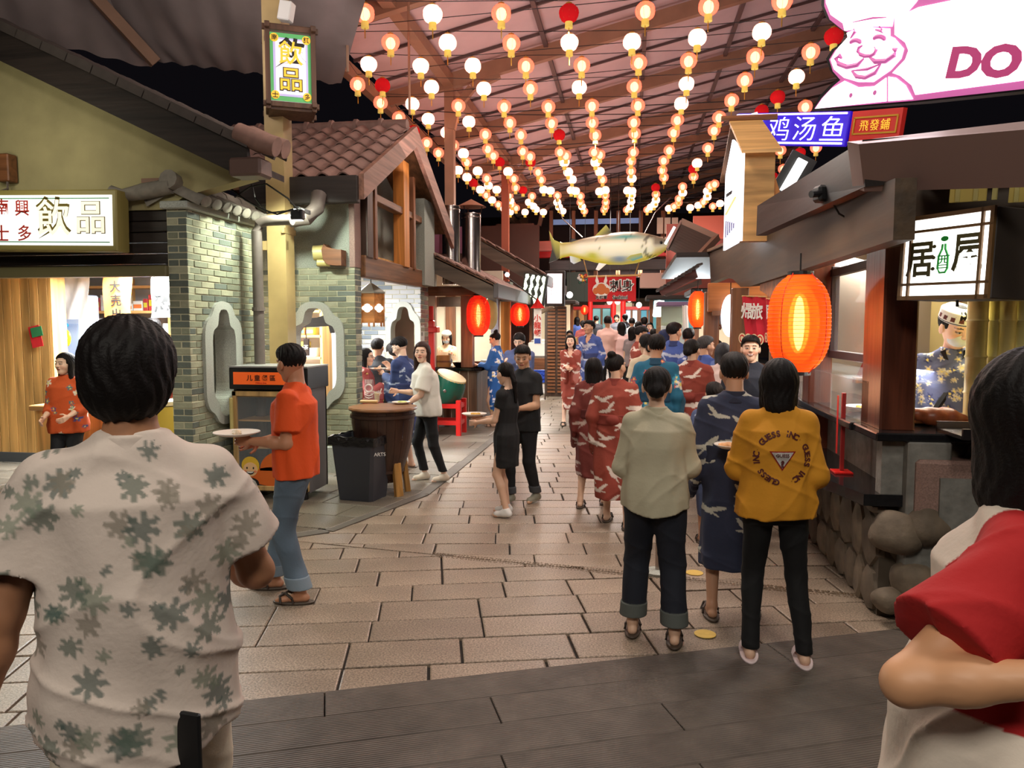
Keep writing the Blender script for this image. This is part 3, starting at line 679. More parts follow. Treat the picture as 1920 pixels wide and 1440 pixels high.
        q.stack(za*s, A_*s, B_*s, oxx*s, oyy*s, .03*s, fold=.006*s, nf=9, ph=len(N_PERSON), foldz=((hem*s, 1.25*s, 1.35*s), (1, .5, 0)))
        q.cap(SR, SL, .046*s, .046*s, .04*s); [q.cap(hn+A(x_*.03, 0, -.022), (SR if x_ > 0 else SL)*.8+hn*.2+A(0, 0, -.015), .050*s, .046*s, .03*s) for x_ in (-1, 1)]; sl = T.get('sleeve', .6)
        for S_, E_, W_ in ((SR, ER, WR), (SL, EL, WL)):
            if sl <= 1:
                e1 = S_+(E_-S_)*sl; q.cap(S_, e1, (.048+g*.4)*s, (.050+g*.95)*s, .03*s, flat=True)
            else: q.cap(S_, E_, (.050+g*.4)*s, (.046+g*.5)*s, .03*s); q.cap(E_, E_+(W_-E_)*min(.97, (sl-1)), (.045+g*.5)*s, (.034+g*.4)*s, .02*s, flat=True)
        if T.get('shirt_tail'): tl_ = T['shirt_tail']; q.cut(lambda X, Y, Z: (hem*s+tl_*s*np.minimum(1, (X/(.17*s))**2))-Z+0*Y)
        q.disp = cloth_disp(T.get('wr', .0045)*s, len(N_PERSON)); v, f = q.mesh(h); c = paint(v/s, None)
        o = child(T.get('name', 'shirt'), np_mesh('shirt', v, f, c, m_cloth), root, (0, 0, 0))
        if T.get('collar'):
            q = Sdf(); q.stack(np.array([1.415, 1.44, 1.462])*s, np.array([.082, .068, .066])*s, np.array([.072, .066, .066])*s, np.array([ox[-1]]*3)*s, np.array([oy[-1]-.012]*3)*s, 0); v, f = q.mesh(h*.8); child('collar', np_mesh('collar', v, f, paint(v/s, None)*1.05, m_cloth), root, (0, 0, 0))
    elif k_ == 'dress':
        hem = T.get('hem', .62); q = Sdf(); za = np.array([hem, .75, .92, 1.05, 1.22, 1.32, 1.39, 1.45]); q.stack(za*s, np.array([.165, .176, .180, .142, .156, .150, .108, .056])*s, np.array([.125, .13, .135, .105, .128, .112, .082, .055])*s, None, None, .03*s, fold=.004*s)
        q.cap(SR, SL, .05*s, .05*s, .03*s)
        for S_, E_ in ((SR, ER), (SL, EL)): q.cap(S_, S_+(E_-S_)*.5, .052*s, .054*s, .03*s, flat=True)
        q.disp = cloth_disp(.003*s, 2); v, f = q.mesh(h); child('dress', np_mesh('dress', v, f, paint(v/s, None), m_cloth), root, (0, 0, 0))
    elif k_ == 'kimono':
        hem = T.get('hem', .30); st_ = max(abs(FR[1]), abs(FL[1]))/s; q = Sdf(); za = np.array([hem, .55, .80, .93, 1.05, 1.18, 1.30, 1.385, 1.465]); wd = (abs(FR[0]-FL[0])/s-.2)/2
        A_ = np.array([.150+wd, .165+wd*.7, .178, .184, .168, .176, .172, .128, .064])*bw; B_ = np.array([.125+st_*.75, .135+st_*.5, .140+st_*.15, .142, .128, .138, .132, .095, .058])*bw
        oxx = np.array([off(z)[0]/s for z in za]); oyy = np.array([off(z)[1]/s for z in za])
        q.stack(za*s, A_*s, B_*s, oxx*s, oyy*s, .03*s, fold=.011*s, nf=7, ph=len(N_PERSON)*1.3, foldz=((hem*s, .9*s, 1.1*s, 1.3*s), (1.2, .7, .5, .2)))
        q.cap(SR, SL, .050*s, .050*s, .045*s); [q.cap(hn+A(x_*.03, 0, -.022), (SR if x_ > 0 else SL)*.8+hn*.2+A(0, 0, -.012), .052*s, .050*s, .03*s) for x_ in (-1, 1)]; dr = T.get('drop', .27)
        if not T.get('closed'): q.cut(lambda X, Y, Z, o_=off(1.35): -np.maximum(np.maximum(np.abs(X-o_[0])*.9-(Z-1.27*s)*.42, .02*s-Y+o_[1]), 1.27*s-Z)*.9)
        for S_, E_, W_ in ((SR, ER, WR), (SL, EL, WL)):
            q.cap(S_, E_, .056*s, .060*s, .04*s)
            if T.get('narrow'): q.cap(E_, E_+(W_-E_)*.55, .062*s, .06*s, .03*s)
            else:
                for tt in (0, .2, .4, .6, .8):
                    p0 = E_+(W_-E_)*tt; q.cap(p0, p0+A(0, 0, -dr*(.55+.45*min(1, tt+.5))), .042*s, .030*s, .03*s)
                q.cap(E_, E_+(W_-E_)*.8, .050*s, .050*s, .03*s, flat=True)
        q.disp = cloth_disp(.006*s, len(N_PERSON)); v, f = q.mesh(h); c = paint(v/s, None)
        child('kimono', np_mesh('kimono', v, f, c, m_cloth), root, (0, 0, 0))
        if not T.get('nosash'):
            q = Sdf(); q.stack(np.array([1.015, 1.07, 1.125])*s, np.array([.182, .180, .186])*s*bw, np.array([.138, .136, .142])*s*bw, np.array([off(1.07)[0]/s]*3)*s, np.array([off(1.07)[1]/s]*3)*s, 0, fold=.004*s, nf=5); q.ell(A(0, -.14*bw, 1.07)+off(1.07), A(.06, .03, .045), .02*s); v, f = q.mesh(h)
            child('sash', np_mesh('sash', v, f, T['sash'](v/s, None) if 'sash' in T else paint(v/s, None)*.7, m_cloth), root, (0, 0, 0))
        q = Sdf()   # folded collar band
        q.stack(np.array([1.395, 1.44, 1.470])*s, np.array([.100, .074, .066])*s, np.array([.088, .072, .066])*s, np.array([ox[-1]]*3)*s, np.array([oy[-1]-.014]*3)*s, 0); 
        if not T.get('closed'): q.cut(lambda X, Y, Z, o_=off(1.4): -np.maximum(np.abs(X-o_[0])*.9-(Z-1.33*s)*.42, .0-Y+o_[1]))
        v, f = q.mesh(h*.9); child('collar', np_mesh('collar', v, f, T['sash'](v/s, None) if 'sash' in T else paint(v/s, None)*.8, m_cloth), root, (0, 0, 0))
    # shoes
    if shoes and dp < 16:
        for F_ in (FR, FL):
            q = Sdf(); cF = F_+A(0, .045, -.072)
            if shoes == 'sandal' or shoes == 'slide':
                q.ell(cF, A(.052, .140, .030), 0); q.cut(lambda X, Y, Z, z0=cF[2]: np.maximum(Z-(z0+.006*s), (z0-.013*s)-Z)+0*X+0*Y); v, f = q.mesh(min(h, .006)); colr = C(74, 62, 52) if shoes == 'sandal' else C(226, 206, 206)
                so = child('sandal', np_mesh('sandal', v, f, np.tile(np.array(colr), (len(v), 1)), m_vcol), root, (0, 0, 0))
                mb = MB(); z0 = cF[2]
                if shoes == 'sandal':
                    for sgn in (-1, 1): mb.tube([A(-sgn*.048, .075, 0)+cF*(1, 1, 1), A(-sgn*.030, .085, .045)+cF, A(sgn*.020, .045, .060)+cF, A(sgn*.047, .0, .035)+cF, A(sgn*.050, -.01, .002)+cF], .009*s, 6)
                else:
                    P_ = [[A(.052*cos(t_), y_, .058*sin(t_))+cF for t_ in np.linspace(0, pi, 9)] for y_ in (.015, .045, .08)]; mb.grid(P_, thick=.004, nrm=(0, 0, 1))
                mb.build('strap', mat('brown_strap', C(62, 50, 42), .6) if shoes == 'sandal' else mat('pale_strap', C(226, 206, 206), .5), so, smooth=True, local=True)
            else:
                col = shoes if not isinstance(shoes, str) else C(30, 30, 32)
                q.cap(F_+A(0, -.028, -.035), F_+A(0, .12, -.050), .040*s, .034*s, .02*s); q.cap(F_+A(0, 0, .0), F_+A(0, .03, -.03), .042*s, .042*s, .02*s); q.cut(lambda X, Y, Z: np.maximum(.006*s-Z, Z-.125*s)+0*X+0*Y); v, f = q.mesh(min(h, .007))
                c = np.tile(np.array(col), (len(v), 1)); c[v[:, 2] < .028*s] = np.array(C(225, 220, 210)) if col[0] > .1 else np.array(C(40, 40, 40)); child('shoe', np_mesh('shoe', v, f, c, m_vcol), root, (0, 0, 0))
    root['s_'] = s; N_PERSON.append(root)
    Rz = Matrix.Rotation(radians(rot), 3, 'Z'); toW = lambda p: Rz @ Vector(tuple(p))+Vector(root.location)
    return dict(root=root, s=s, WR=WR, WL=WL, ER=ER, EL=EL, hc=hc, Rh=Rh, toW=toW, rot=radians(rot), KR=KR, FR=FR)
# ================================================================== GROUND
def clip_poly(P, a, b, c):
    """keep a*x+b*y <= c"""
    out = []
    for i in range(len(P)):
        p, q = P[i], P[(i+1) % len(P)]; dp = a*p[0]+b*p[1]-c; dq = a*q[0]+b*q[1]-c
        if dp <= 0: out.append(p)
        if (dp < 0 < dq) or (dq < 0 < dp): t = dp/(dp-dq); out.append((p[0]+(q[0]-p[0])*t, p[1]+(q[1]-p[1])*t))
    return out
def hp(p, q, keep):
    """half-plane through p,q containing keep -> (a,b,c)"""
    a, b = q[1]-p[1], -(q[0]-p[0]); c = a*p[0]+b*p[1]
    return (a, b, c) if a*keep[0]+b*keep[1] <= c else (-a, -b, -c)
def inset(P, d):
    A = sum(P[i][0]*P[(i+1) % len(P)][1]-P[(i+1) % len(P)][0]*P[i][1] for i in range(len(P)))
    if A < 0: P = P[::-1]
    R_ = [tuple(p) for p in P]
    for i in range(len(P)):
        p, q = P[i], P[(i+1) % len(P)]; dx, dy = q[0]-p[0], q[1]-p[1]; L = sqrt(dx*dx+dy*dy)
        if L < 1e-6: continue
        nx, ny = dy/L, -dx/L; R_ = clip_poly(R_, nx, ny, nx*p[0]+ny*p[1]-d)
        if len(R_) < 3: return []
    return R_
def area(P): return abs(sum(P[i][0]*P[(i+1) % len(P)][1]-P[(i+1) % len(P)][0]*P[i][1] for i in range(len(P))))/2
def stone_mb(P, z, t=.03, ch=.006, mb=None):
    mb = mb or MB(); Q = inset(P, ch)
    if len(Q) < 3: return mb
    k = len(P); A = sum(P[i][0]*P[(i+1) % k][1]-P[(i+1) % k][0]*P[i][1] for i in range(k)); P = P[::-1] if A < 0 else P
    Q2 = []
    cx = sum(p[0] for p in P)/k; cy = sum(p[1] for p in P)/k
    for p in P:
        dx, dy = p[0]-cx, p[1]-cy; L = sqrt(dx*dx+dy*dy)+1e-9; Q2.append((p[0]-dx/L*ch*1.4, p[1]-dy/L*ch*1.4))
    vs = [(p[0], p[1], z-t) for p in P]+[(p[0], p[1], z-ch*.6) for p in P]+[(p[0], p[1], z) for p in Q2]
    fs = [(i, (i+1) % k, k+(i+1) % k, k+i) for i in range(k)]+[(k+i, k+(i+1) % k, 2*k+(i+1) % k, 2*k+i) for i in range(k)]+[tuple(range(2*k, 3*k))]
    return mb.add(vs, fs)
ground = struct(MB().bb((-9, .5, -.2), (7, 46, -.022)).build('floor', m_joint))
rg = random.Random(3)
pv = struct(MB().bb((-9, 2.0, -.021), (4.5, 2.05, -.0205)).build('floor', m_joint)); 
rampA, rampB = (-2.74, 2.87), (1.43, 4.59)
cob0, cob1 = (-1.5, 5.66), (1.9, 5.13)
LWALL = []
def lay(yaw, ox, oy, w, d, clips, maxn, mtl, seed, xr, yr, joint=.006, skip=None, zoff=0.):
    rg = random.Random(seed); c_, s_ = cos(yaw), sin(yaw); made = []
    j = yr[0]
    row = 0
    while j < yr[1]:
        dd = d*rg.uniform(.94, 1.06); i = xr[0]+(rg.uniform(.3, .7))*w*(row % 2)+rg.uniform(0, .08)
        while i < xr[1]:
            ww = w*rg.choice((1, 1, 1, .97, 1.06, .72)); P = [(i, j), (i+ww, j), (i+ww, j+dd), (i, j+dd)]; i += ww
            P = [(ox+x*c_-y*s_, oy+x*s_+y*c_) for x, y in P]
            for cl in clips:
                P = clip_poly(P, *cl)
                if len(P) < 3: break
            if len(P) < 3: continue
            P = inset(P, joint*rg.uniform(.6, 1.5))
            if len(P) < 3 or area(P) < .004: continue
            cx = sum(p[0] for p in P)/len(P); cy = sum(p[1] for p in P)/len(P)
            if skip and skip(cx, cy): continue
            made.append((cy, cx, P))
        j += dd; row += 1
    made.sort(key=lambda t: t[0]); rest = MB()
    for n, (cy, cx, P) in enumerate(made):
        z = zoff+rg.uniform(-.0022, .0022)
        if n < maxn:
            mb = stone_mb([(p[0]-cx, p[1]-cy) for p in P], 0); o = child('paver', mb.mesh('paver', mats=[mtl]), ground, (cx, cy, z), Matrix.Rotation(rg.uniform(-.002, .002), 3, 'X'))
        else: stone_mb(P, z, mb=rest)
    if rest.v: stuff(rest.build('pavers', mtl, ground))
inter = (0, 5)
# terrace polygon border (left) – left of the line it is the terrace
TER = [(-9, 4.25), (-3.47, 5.28), (-2.52, 6.12), (-2.08, 7.64), (-2.06, 8.8), (-2.03, 13.2)]
def in_ter(x, y):
    if y > 8.8: return x < -2.05
    for (a, b), (c, d) in zip(TER[:-1], TER[1:]):
        if a <= x <= c: return y > b+(d-b)*(x-a)/(c-a)
    return x < -9
lay(radians(14.6), 0, 3.0, .62, .315, [hp(rampA, rampB, (0, 9)), hp(cob0, cob1, (0, 4)), (-1, 0, 8.5), (1, 0, 1.7)], 230, pav, 5, (-9, 4), (-4, 6), skip=lambda x, y: in_ter(x+.34, y-.2))
lay(radians(9.5), 0, 5.5, .60, .30, [hp(cob0, cob1, (0, 9)), (1, 0, 1.75), (-1, 0, 3.8)], 200, pav, 6, (-6, 5), (-1.4, 8), skip=lambda x, y: in_ter(x+.34, y-.1) or y > 12.5)
lay(radians(3), 0, 12.5, .60, .33, [(1, 0, 1.9), (-1, 0, 2.6)], 40, pav2, 7, (-4, 4), (0, 20))
# terrace: big irregular slabs, slightly proud, with a smooth band at the edge
terc = [hp(TER[0], TER[1], (-5, 9)), hp(TER[1], TER[2], (-5, 9)), hp(TER[2], TER[3], (-5, 9)), (1, 0, -2.06)]
lay(radians(-8), -4, 5, .75, .42, [hp((a[0]-.05, a[1]+.09), (b[0]-.08, b[1]+.09), (-5, 9)) for a, b in zip(TER[:3], TER[1:4])]+[(1, 0, -2.17)], 130, pav2, 9, (-6, 4), (-2, 5.2), zoff=.012)
lay(radians(0), -4, 9.5, .9, .6, [(1, 0, -2.14), (0, -1, -9.6)], 20, pav2, 10, (-1, 2), (0, 5), zoff=.012)
tb = MB(); tp = TER[:5]+[(-2.04, 13.2)]
for (a, b), (c, d) in zip(tp[:-1], tp[1:]): tb.bar((a-.05, b+.05, -.005), (c-.05, d+.05, -.005), .13, .03)
tb.build('kerb_band', mat('smooth_kerb_stone', C(92, 86, 78), .6, noise=(10, .15)), ground)
base = MB(); stone_mb([(-9, 4.4), (-3.5, 5.4), (-2.6, 6.2), (-2.15, 7.7), (-2.12, 14), (-9, 14)], .005, mb=base); base.build('terrace_bed', m_joint, ground)
# cobble strip
cb = MB(); n = 150
for i in range(n):
    t = (i+.5)/n
    for k in range(4):
        x = cob0[0]+(cob1[0]-cob0[0])*t+rg.uniform(-.006, .006); y = cob0[1]+(cob1[1]-cob0[1])*t-.04+.028*k+rg.uniform(-.005, .005)
        if x < 1.65: cb.ell((x, y, -.004), (.013, .012, .010), 6, 3)
stuff(cb.build('pebbles', mat('brown_pebble', C(92, 74, 54), .5, noise=(60, .4)), ground, smooth=True))
# grooved boards of the ramp in front
dv = Vector((rampB[0]-rampA[0], rampB[1]-rampA[1], 0)).normalized(); nv = Vector((dv.y, -dv.x, 0)); ang = atan2(dv.y, dv.x)
boards = {}
for r_ in range(14):
    x = -4.2+(r_*.77 % 1.6); 
    while x < 3.4:
        L = 2.4; key = 0
        if 'b' not in boards: boards['b'] = MB().box((0, 0, 0), (L-.006, .243, .03), bev=.003).mesh('board', mats=[m_ramp])
        c_ = Vector((rampA[0]+2, rampA[1]+.83, 0)); p = Vector((rampA[0], rampA[1], 0))+dv*(x+2.0)+nv*(.125+.247*r_); p.z = -.008
        child('board', boards['b'], ground, p, Matrix.Rotation(ang, 3, 'Z')); x += L
# yellow floor spots
for i, (px_, py_) in enumerate(((1322, 1190), (1302, 1075))):
    P = pZ(px_, py_, 0); o = MB().lathe([(.001, 0), (.062, .0), (.062, .003), (.06, .004), (.001, .004)], (P.x, P.y, .003), 24).build('floor_marker', mat('yellow_sticker', C(206, 172, 84), .6, noise=(20, .1)))
    tag(o, ('round yellow floor sticker beside the cream-shirted woman\'s right sandal', 'round yellow floor sticker farther up, beyond the pebble strip')[i], 'floor marker')
# ================================================================== CANOPY
canopy = thing('canopy_roof', 'pinkish sheet canopy over the alley on brown sloping beams', 'roof', (-3.9, 16, 7))
CX = -3.9; SL_ = .236; zr = lambda X: 7.0+SL_*(X-CX)
for k, Y in enumerate(np.arange(4.3, 46, 4.05)):
    Y = float(Y)
    MB().bar((-5.3, Y, zr(-5.3)), (7.5, Y, zr(7.5)), .16, .30).build('cross_beam', m_beam, canopy)
    if k % 1 == 0 and Y > 7:
        b = MB(); pts = [(CX+.05, Y, 6.0), (CX+.16, Y, 6.45), (CX+.5, Y, 6.85), (CX+1.1, Y, 7.1)]
        for p, q in zip(pts[:-1], pts[1:]): b.bar(p, q, .14, .16)
        if k % 2 == 1: b.build('arch_brace', m_beam, canopy)
for X in (CX, -1.8, .25, 2.3, 4.4, 6.5):
    MB().bar((X, 2, zr(X)+(0 if X == CX else .12)), (X, 46, zr(X)+(0 if X == CX else .12)), .22 if X == CX else .09, .22 if X == CX else .07).build('long_beam', m_beam if X == CX else m_purlin, canopy)
MB().bar((-5.3, 2, zr(-5.3)-.1), (-5.3, 46, zr(-5.3)-.1), .16, .26).build('eave_beam', m_beam, canopy)
pl = MB()
ys = np.arange(2.3, 46, 1.35)
for Y in ys: o = MB().bar((-5.3, Y, zr(-5.3)+.17), (7.5, Y, zr(7.5)+.17), .045, .05).build('purlin', m_purlin, canopy)
xs = [-5.3, CX, -1.8, .25, 2.3, 4.4, 6.5, 7.6]
for yi in range(len(ys)-1):
    for xi in range(len(xs)-1):
        a, b = xs[xi]+.01, xs[xi+1]-.01; y0, y1 = float(ys[yi])+.012, float(ys[yi+1])-.012; zz = lambda X: zr(X)+.215+rg.uniform(-.008, .008)
        n = 3; P = [[(a+(b-a)*i/n, y0+(y1-y0)*j/2, zr(a+(b-a)*i/n)+.205+(.03 if 0 < j < 2 else 0)) for i in range(n+1)] for j in range(3)]
        MB().grid(P, thick=.01, nrm=(0, 0, 1)).build('roof_panel', m_canopy, canopy, smooth=True)
# columns carrying the canopy
for i, (Y, m_, lb) in enumerate(((8.2, m_steelbeige, 'beige square steel column behind the hanging drinks lantern box'), (16.5, m_beam, 'brown column rising behind the steel flues'), (24.0, mat('red_brown_column', C(170, 92, 66), .5), 'reddish column farther down the alley left side'))):
    t = thing('column', lb, 'column', (CX, Y, 0)); w = (.22, .20, .22)[i]
    MB().bb((CX-w/2, Y-w/2, 0), (CX+w/2, Y+w/2, 6.95)).build('shaft', m_, t); MB().bb((CX-w*.8, Y-w*.8, 0), (CX+w*.8, Y+w*.8, .03)).build('base_plate', m_, t)
    if i == 0:
        f = MB(); f.bb((CX+.08, Y-.15, 2.8), (CX+.115, Y+.15, 2.86)); f.bb((CX-.3, Y-.10, 2.62), (CX+.11, Y-.04, 2.72)); f.build('bracket', m_, t)
# hanging rods
for i, (x0, yA, yB) in enumerate(((652, 0, 135), (768, 95, 215))):
    P = pY(x0, yB, 10+2*i); o = MB().tube([(P.x, P.y, P.z), (P.x, P.y, zr(P.x))], .02, 6).build('hanging_rod', m_beam); tag(o, 'thin brown rod hanging from the canopy near the front lanterns' if i == 0 else 'thin brown rod hanging from the canopy behind the second lantern string', 'rod')
# grey drapes beside the canopy, upper left
def drape(corn, name, lb, sag, nf, seed):
    tl, tr, br, bl = map(Vector, corn); P = []
    for i in range(25):
        v = i/24; row = []
        for j in range(49):
            u = j/48; p = (tl*(1-u)+tr*u)*(1-v)+(bl*(1-u)+br*u)*v
            p.z -= sag*4*v*(1-v)*(.6+.4*sin(u*5)); p.z += .05*sin(u*nf+2*sin(v*3+seed))*(1.1-v)+.02*sin(u*nf*2.3+seed+4*v); row.append(p)
        P.append(row)
    o = MB().grid(P, thick=.01, nrm=(0, 0, 1)).build(name, m_drape, smooth=True); return tag(o, lb, 'fabric')
drape([pY(120, -60, 10.5), pY(700, -60, 8.5), pY(640, 158, 11.0), pY(270, 112, 11.0)], 'hanging_drape', 'grey slack fabric sheet hanging between the gable roof and canopy edge', .15, 26, 1)
drape([pY(-120, -60, 9.5), pY(190, -60, 10.2), pY(285, 128, 11.2), pY(-60, 45, 10.0)], 'hanging_drape', 'dim grey fabric sheet above the yellow gable, behind the tiled verge', .1, 14, 3)
o = MB().bar(pY(165, -20, 10.0), pY(292, 118, 10.6), .1, .16).build('timber_strut', m_beam); tag(o, 'brown strut running diagonally under the grey drapes', 'beam')
# ================================================================== BRICKWORK
bmesh_cache = {}
def brick_mesh(w, h, d, mi, pal):
    key = (round(w, 3), round(h, 3), mi, id(pal))
    if key not in bmesh_cache: bmesh_cache[key] = MB().box((0, 0, 0), (w, d, h), bev=.0035).mesh('brick', mats=[pal[mi]])
    return bmesh_cache[key]
def brick_wall(parent, o, u, n, Wd, z0, z1, hole=None, pal=m_brick, bw=.235, bh=.064, seed=1, thick=.19, limit=300, wts=(5, 2.4, 3)):
    """o = lower-left corner on the wall face, u along, n out of the face. hole = (centre, fn(z)->half width)"""
    o, u, n = map(Vector, (o, u, n)); rg = random.Random(seed); R = Matrix((u, -n, Vector((0, 0, 1)))).transposed()
    if R.determinant() < 0: R = Matrix((u, n, Vector((0, 0, 1)))).transposed()
    back = MB(); z = z0; r_ = 0; cnt = 0; rest = MB()
    while z < z1-.01:
        hh = min(bh, z1-z); zc = z+hh/2; iv = [(0, Wd)]
        if hole:
            hw = max(hole[1](zc-bh*.5), hole[1](zc+bh*.5), hole[1](zc))
            if hw > 0: iv = [(0, hole[0]-hw), (hole[0]+hw, Wd)]
        for a, b in iv:
            if b-a < .01: continue
            c = o+u*((a+b)/2)-n*(thick/2+.004); c.z = zc; back.box(c, (b-a, thick, hh), R)
            x = -(bw/2 if r_ % 2 else 0)-rg.uniform(0, .01)
            while x < b:
                p, q = max(x, a), min(x+bw-.009, b)
                if q-p > .015:
                    mi = rg.choices((0, 1, 2), wts)[0]; w_ = round((q-p)*50)/50 if (q-p) < bw-.012 else bw-.009; w_ = min(w_, q-p+.006); c = o+u*((p+q)/2)+n*rg.uniform(-.003, .002); c.z = zc; cc = c-n*.018
                    if cnt < limit: child('brick', brick_mesh(w_, hh-.009, .045, mi, pal), parent, cc-orig(parent), R)
                    else: rest.box(cc, (w_, .045, hh-.009), R, mi=mi)
                    cnt += 1
                x += bw
        z += bh; r_ += 1
    back.build('mortar_bed', m_mortar, parent)
    if rest.v: stuff(rest.build('bricks', pal, parent))
IN_P = [(0, -1), (.28, -.98), (.46, -.90), (.55, -.78), (.66, -.70), (.86, -.64), (.97, -.54), (1, -.42), (1, .42), (.96, .54), (.84, .63), (.62, .67), (.50, .72), (.47, .80), (.40, .92), (.24, .99), (0, 1)]
OUT_P = [(0, -1), (.22, -.99), (.40, -.94), (.50, -.86), (.60, -.80), (.82, -.73), (.95, -.62), (1, -.48), (1, .46), (.95, .60), (.82, .70), (.66, .75), (.56, .82), (.46, .92), (.26, .98), (0, 1)]
def resample(P, n=40):
    P = [Vector((p[0], p[1], 0)) for p in P]; L = [0]
    for a, b in zip(P[:-1], P[1:]): L.append(L[-1]+(b-a).length)
    out = []
    for i in range(n+1):
        t = L[-1]*i/n; k = max(j for j in range(len(L)) if L[j] <= t+1e-9); k = min(k, len(P)-2); f = (t-L[k])/(L[k+1]-L[k]); out.append(P[k].lerp(P[k+1], f))
    return [(p.x, p.y) for p in out]
def moon_frame(parent, o, u, n, uc, zc, iw, ih, ow, oh, thick, m_=m_granite, name='window_frame'):
    o, u, n = map(Vector, (o, u, n)); I = resample(IN_P); O = resample(OUT_P); N = len(I)
    ring = [(x*iw, y*ih, X*ow, Y*oh) for (x, y), (X, Y) in zip(I, O)]; ring += [(-a, b, -c, d) for a, b, c, d in ring[::-1][1:-1]]
    vs = []; k = len(ring); f0, f1 = .035, -thick
    for (a, b, c, d) in ring:
        for (x, y, t) in ((c, d, f0), (a, b, f0), (a, b, f1), (c, d, f1)):
            p = o+u*(uc+x)+n*t; p.z = zc+y; vs.append(p)
    fs = []
    for i in range(k):
        j = (i+1) % k
        for q in range(4): fs.append((i*4+q, j*4+q, j*4+(q+1) % 4, i*4+(q+1) % 4))
    mb = MB(); mb.add(vs, fs); 
    return mb.build(name, m_, parent)
def hole_fn(zc, ih, iw, oh, ow):
    zs = [y for x, y in OUT_P]; 
    def fn(z):
        y = (z-zc)/((ih+oh)/2)
        if abs(y) >= .99: return 0
        return float(np.interp(y, [p[1] for p in OUT_P], [p[0] for p in OUT_P]))*(iw*.4+ow*.6)
    return fn
# ---- building one, left: drinks shop
b1 = thing('shop_building', 'drinks shop with yellow stucco gable and grey brick pier at left', 'building', (-4.3, 6.66, 0))
YF = 6.66
yb = MB(); yb.prism([(-9, 2.86), (-4.3, 2.86), (-4.1, 2.98), (-3.45, 3.13), (-5.92, 4.42), (-9, 5.89)], (0, YF, 0), (1, 0, 0), (0, 0, 1), (0, 1, 0), .18); yb.build('gable_wall', m_yellow, b1)
def slope_z(X, z0, k=-.476): return z0+k*(X+5.9)
bb_ = MB(); bb_.prism([(-9, slope_z(-9, 4.28)), (-3.40, slope_z(-3.40, 4.28)), (-3.30, slope_z(-3.30, 4.42)), (-3.32, slope_z(-3.32, 4.60)), (-9, slope_z(-9, 4.60))], (0, YF-.32, 0), (1, 0, 0), (0, 0, 1), (0, 1, 0), .06); bb_.build('bargeboard', m_dark, b1)
so = MB(); so.prism([(-9, slope_z(-9, 4.38)), (-3.42, slope_z(-3.42, 4.38)), (-3.42, slope_z(-3.42, 4.44)), (-9, slope_z(-9, 4.44))], (0, YF-.26, 0), (1, 0, 0), (0, 0, 1), (0, 1, 0), .9); so.build('soffit', m_dark, b1)
vm = MB(); 
for k in range(7):
    a = pi*k/6; a2 = pi*(k+1)/6
vt = MB(); N_ = 8; pr = [(.0, .10*cos(pi*i/N_), .05*sin(pi*i/N_)) for i in range(N_+1)]
P_ = [[(x, p[1], p[2]+(0 if x else 0.012)) for p in pr] for x in (0, .27)]; vt.grid(P_, thick=.014, nrm=(0, 0, -1)); vt.bb((0, -.13, -.05), (.26, -.10, .03)); vmesh = vt.mesh('verge_tile', mats=[m_tiled])
R_s = Matrix.Rotation(-math.atan(-.476)*1, 3, 'Y')
for i in range(23):
    X = -8.9+.245*i
    for q in range(3): child('roof_tile', vmesh, b1, Vector((X, YF-.22+.25*q, slope_z(X, 4.61)))-orig(b1), R_s)
ec = MB(); ec.tube([(-3.40, YF-.30, 3.46), (-3.2, YF-.30, 3.37), (-3.04, YF-.30, 3.32)], [.085, .09, .085], 12); ec.tube([(-3.38, YF-.12, 3.48), (-3.2, YF-.12, 3.39), (-3.04, YF-.12, 3.34)], [.085, .09, .085], 12); ec.build('ridge_end_tile', m_tile, b1, smooth=True)
MB().bb((-3.48, YF-.34, 3.08), (-3.18, YF-.1, 3.24), bev=.02).build('gutter_box', mat('brown_gutter', C(96, 74, 66), .5), b1)
# lintel boards
for i in range(6): MB().bb((-9, YF+.02*(i % 2), 2.26+.10*i), (-4.29, YF+.10, 2.353+.10*i), bev=.006).build('lintel_board', m_dark, b1)
MB().bb((-9, YF-.05, 2.24), (-4.29, YF+.08, 2.34), bev=.01).build('lintel_rail', mat('khaki_rail', C(110, 104, 72), .5), b1)
# pier / lit side wall
OUTW = (pX(380, 680, -4.1).y, pX(450, 680, -4.1).y); uc1 = (OUTW[0]+OUTW[1])/2-6.66; ow1 = (OUTW[1]-OUTW[0])/2
ztop = pX(412, 565, -4.1).z; zbot = pX(418, 795, -4.1).z; zc1 = (ztop+zbot)/2; oh1 = (ztop-zbot)/2
wall_1 = thing('brick_wall', 'grey brick pier wall with tall scalloped granite window, floodlit', 'wall', (-4.1, 6.66, 0))
brick_wall(wall_1, (-4.1, 6.66, 0), (0, 1, 0), (1, 0, 0), 1.30, .22, 2.86, (uc1, hole_fn(zc1, oh1*.87, ow1*.66, oh1, ow1)), seed=2)
moon_frame(wall_1, (-4.1, 6.66, 0), (0, 1, 0), (1, 0, 0), uc1, zc1, ow1*.62, oh1*.87, ow1, oh1, .2)
brick_wall(wall_1, (-4.29, 6.66, 0), (1, 0, 0), (0, -1, 0), .19, .22, 2.86, seed=3, wts=(2, 3, 1), thick=.10)
MB().bb((-4.30, 6.65, 0), (-4.09, 7.97, .22), bev=.01).build('plinth', m_granite, wall_1)
MB().bb((-4.33, 6.60, 2.86), (-4.05, 8.02, 2.93), bev=.01).build('coping', m_granite, wall_1)
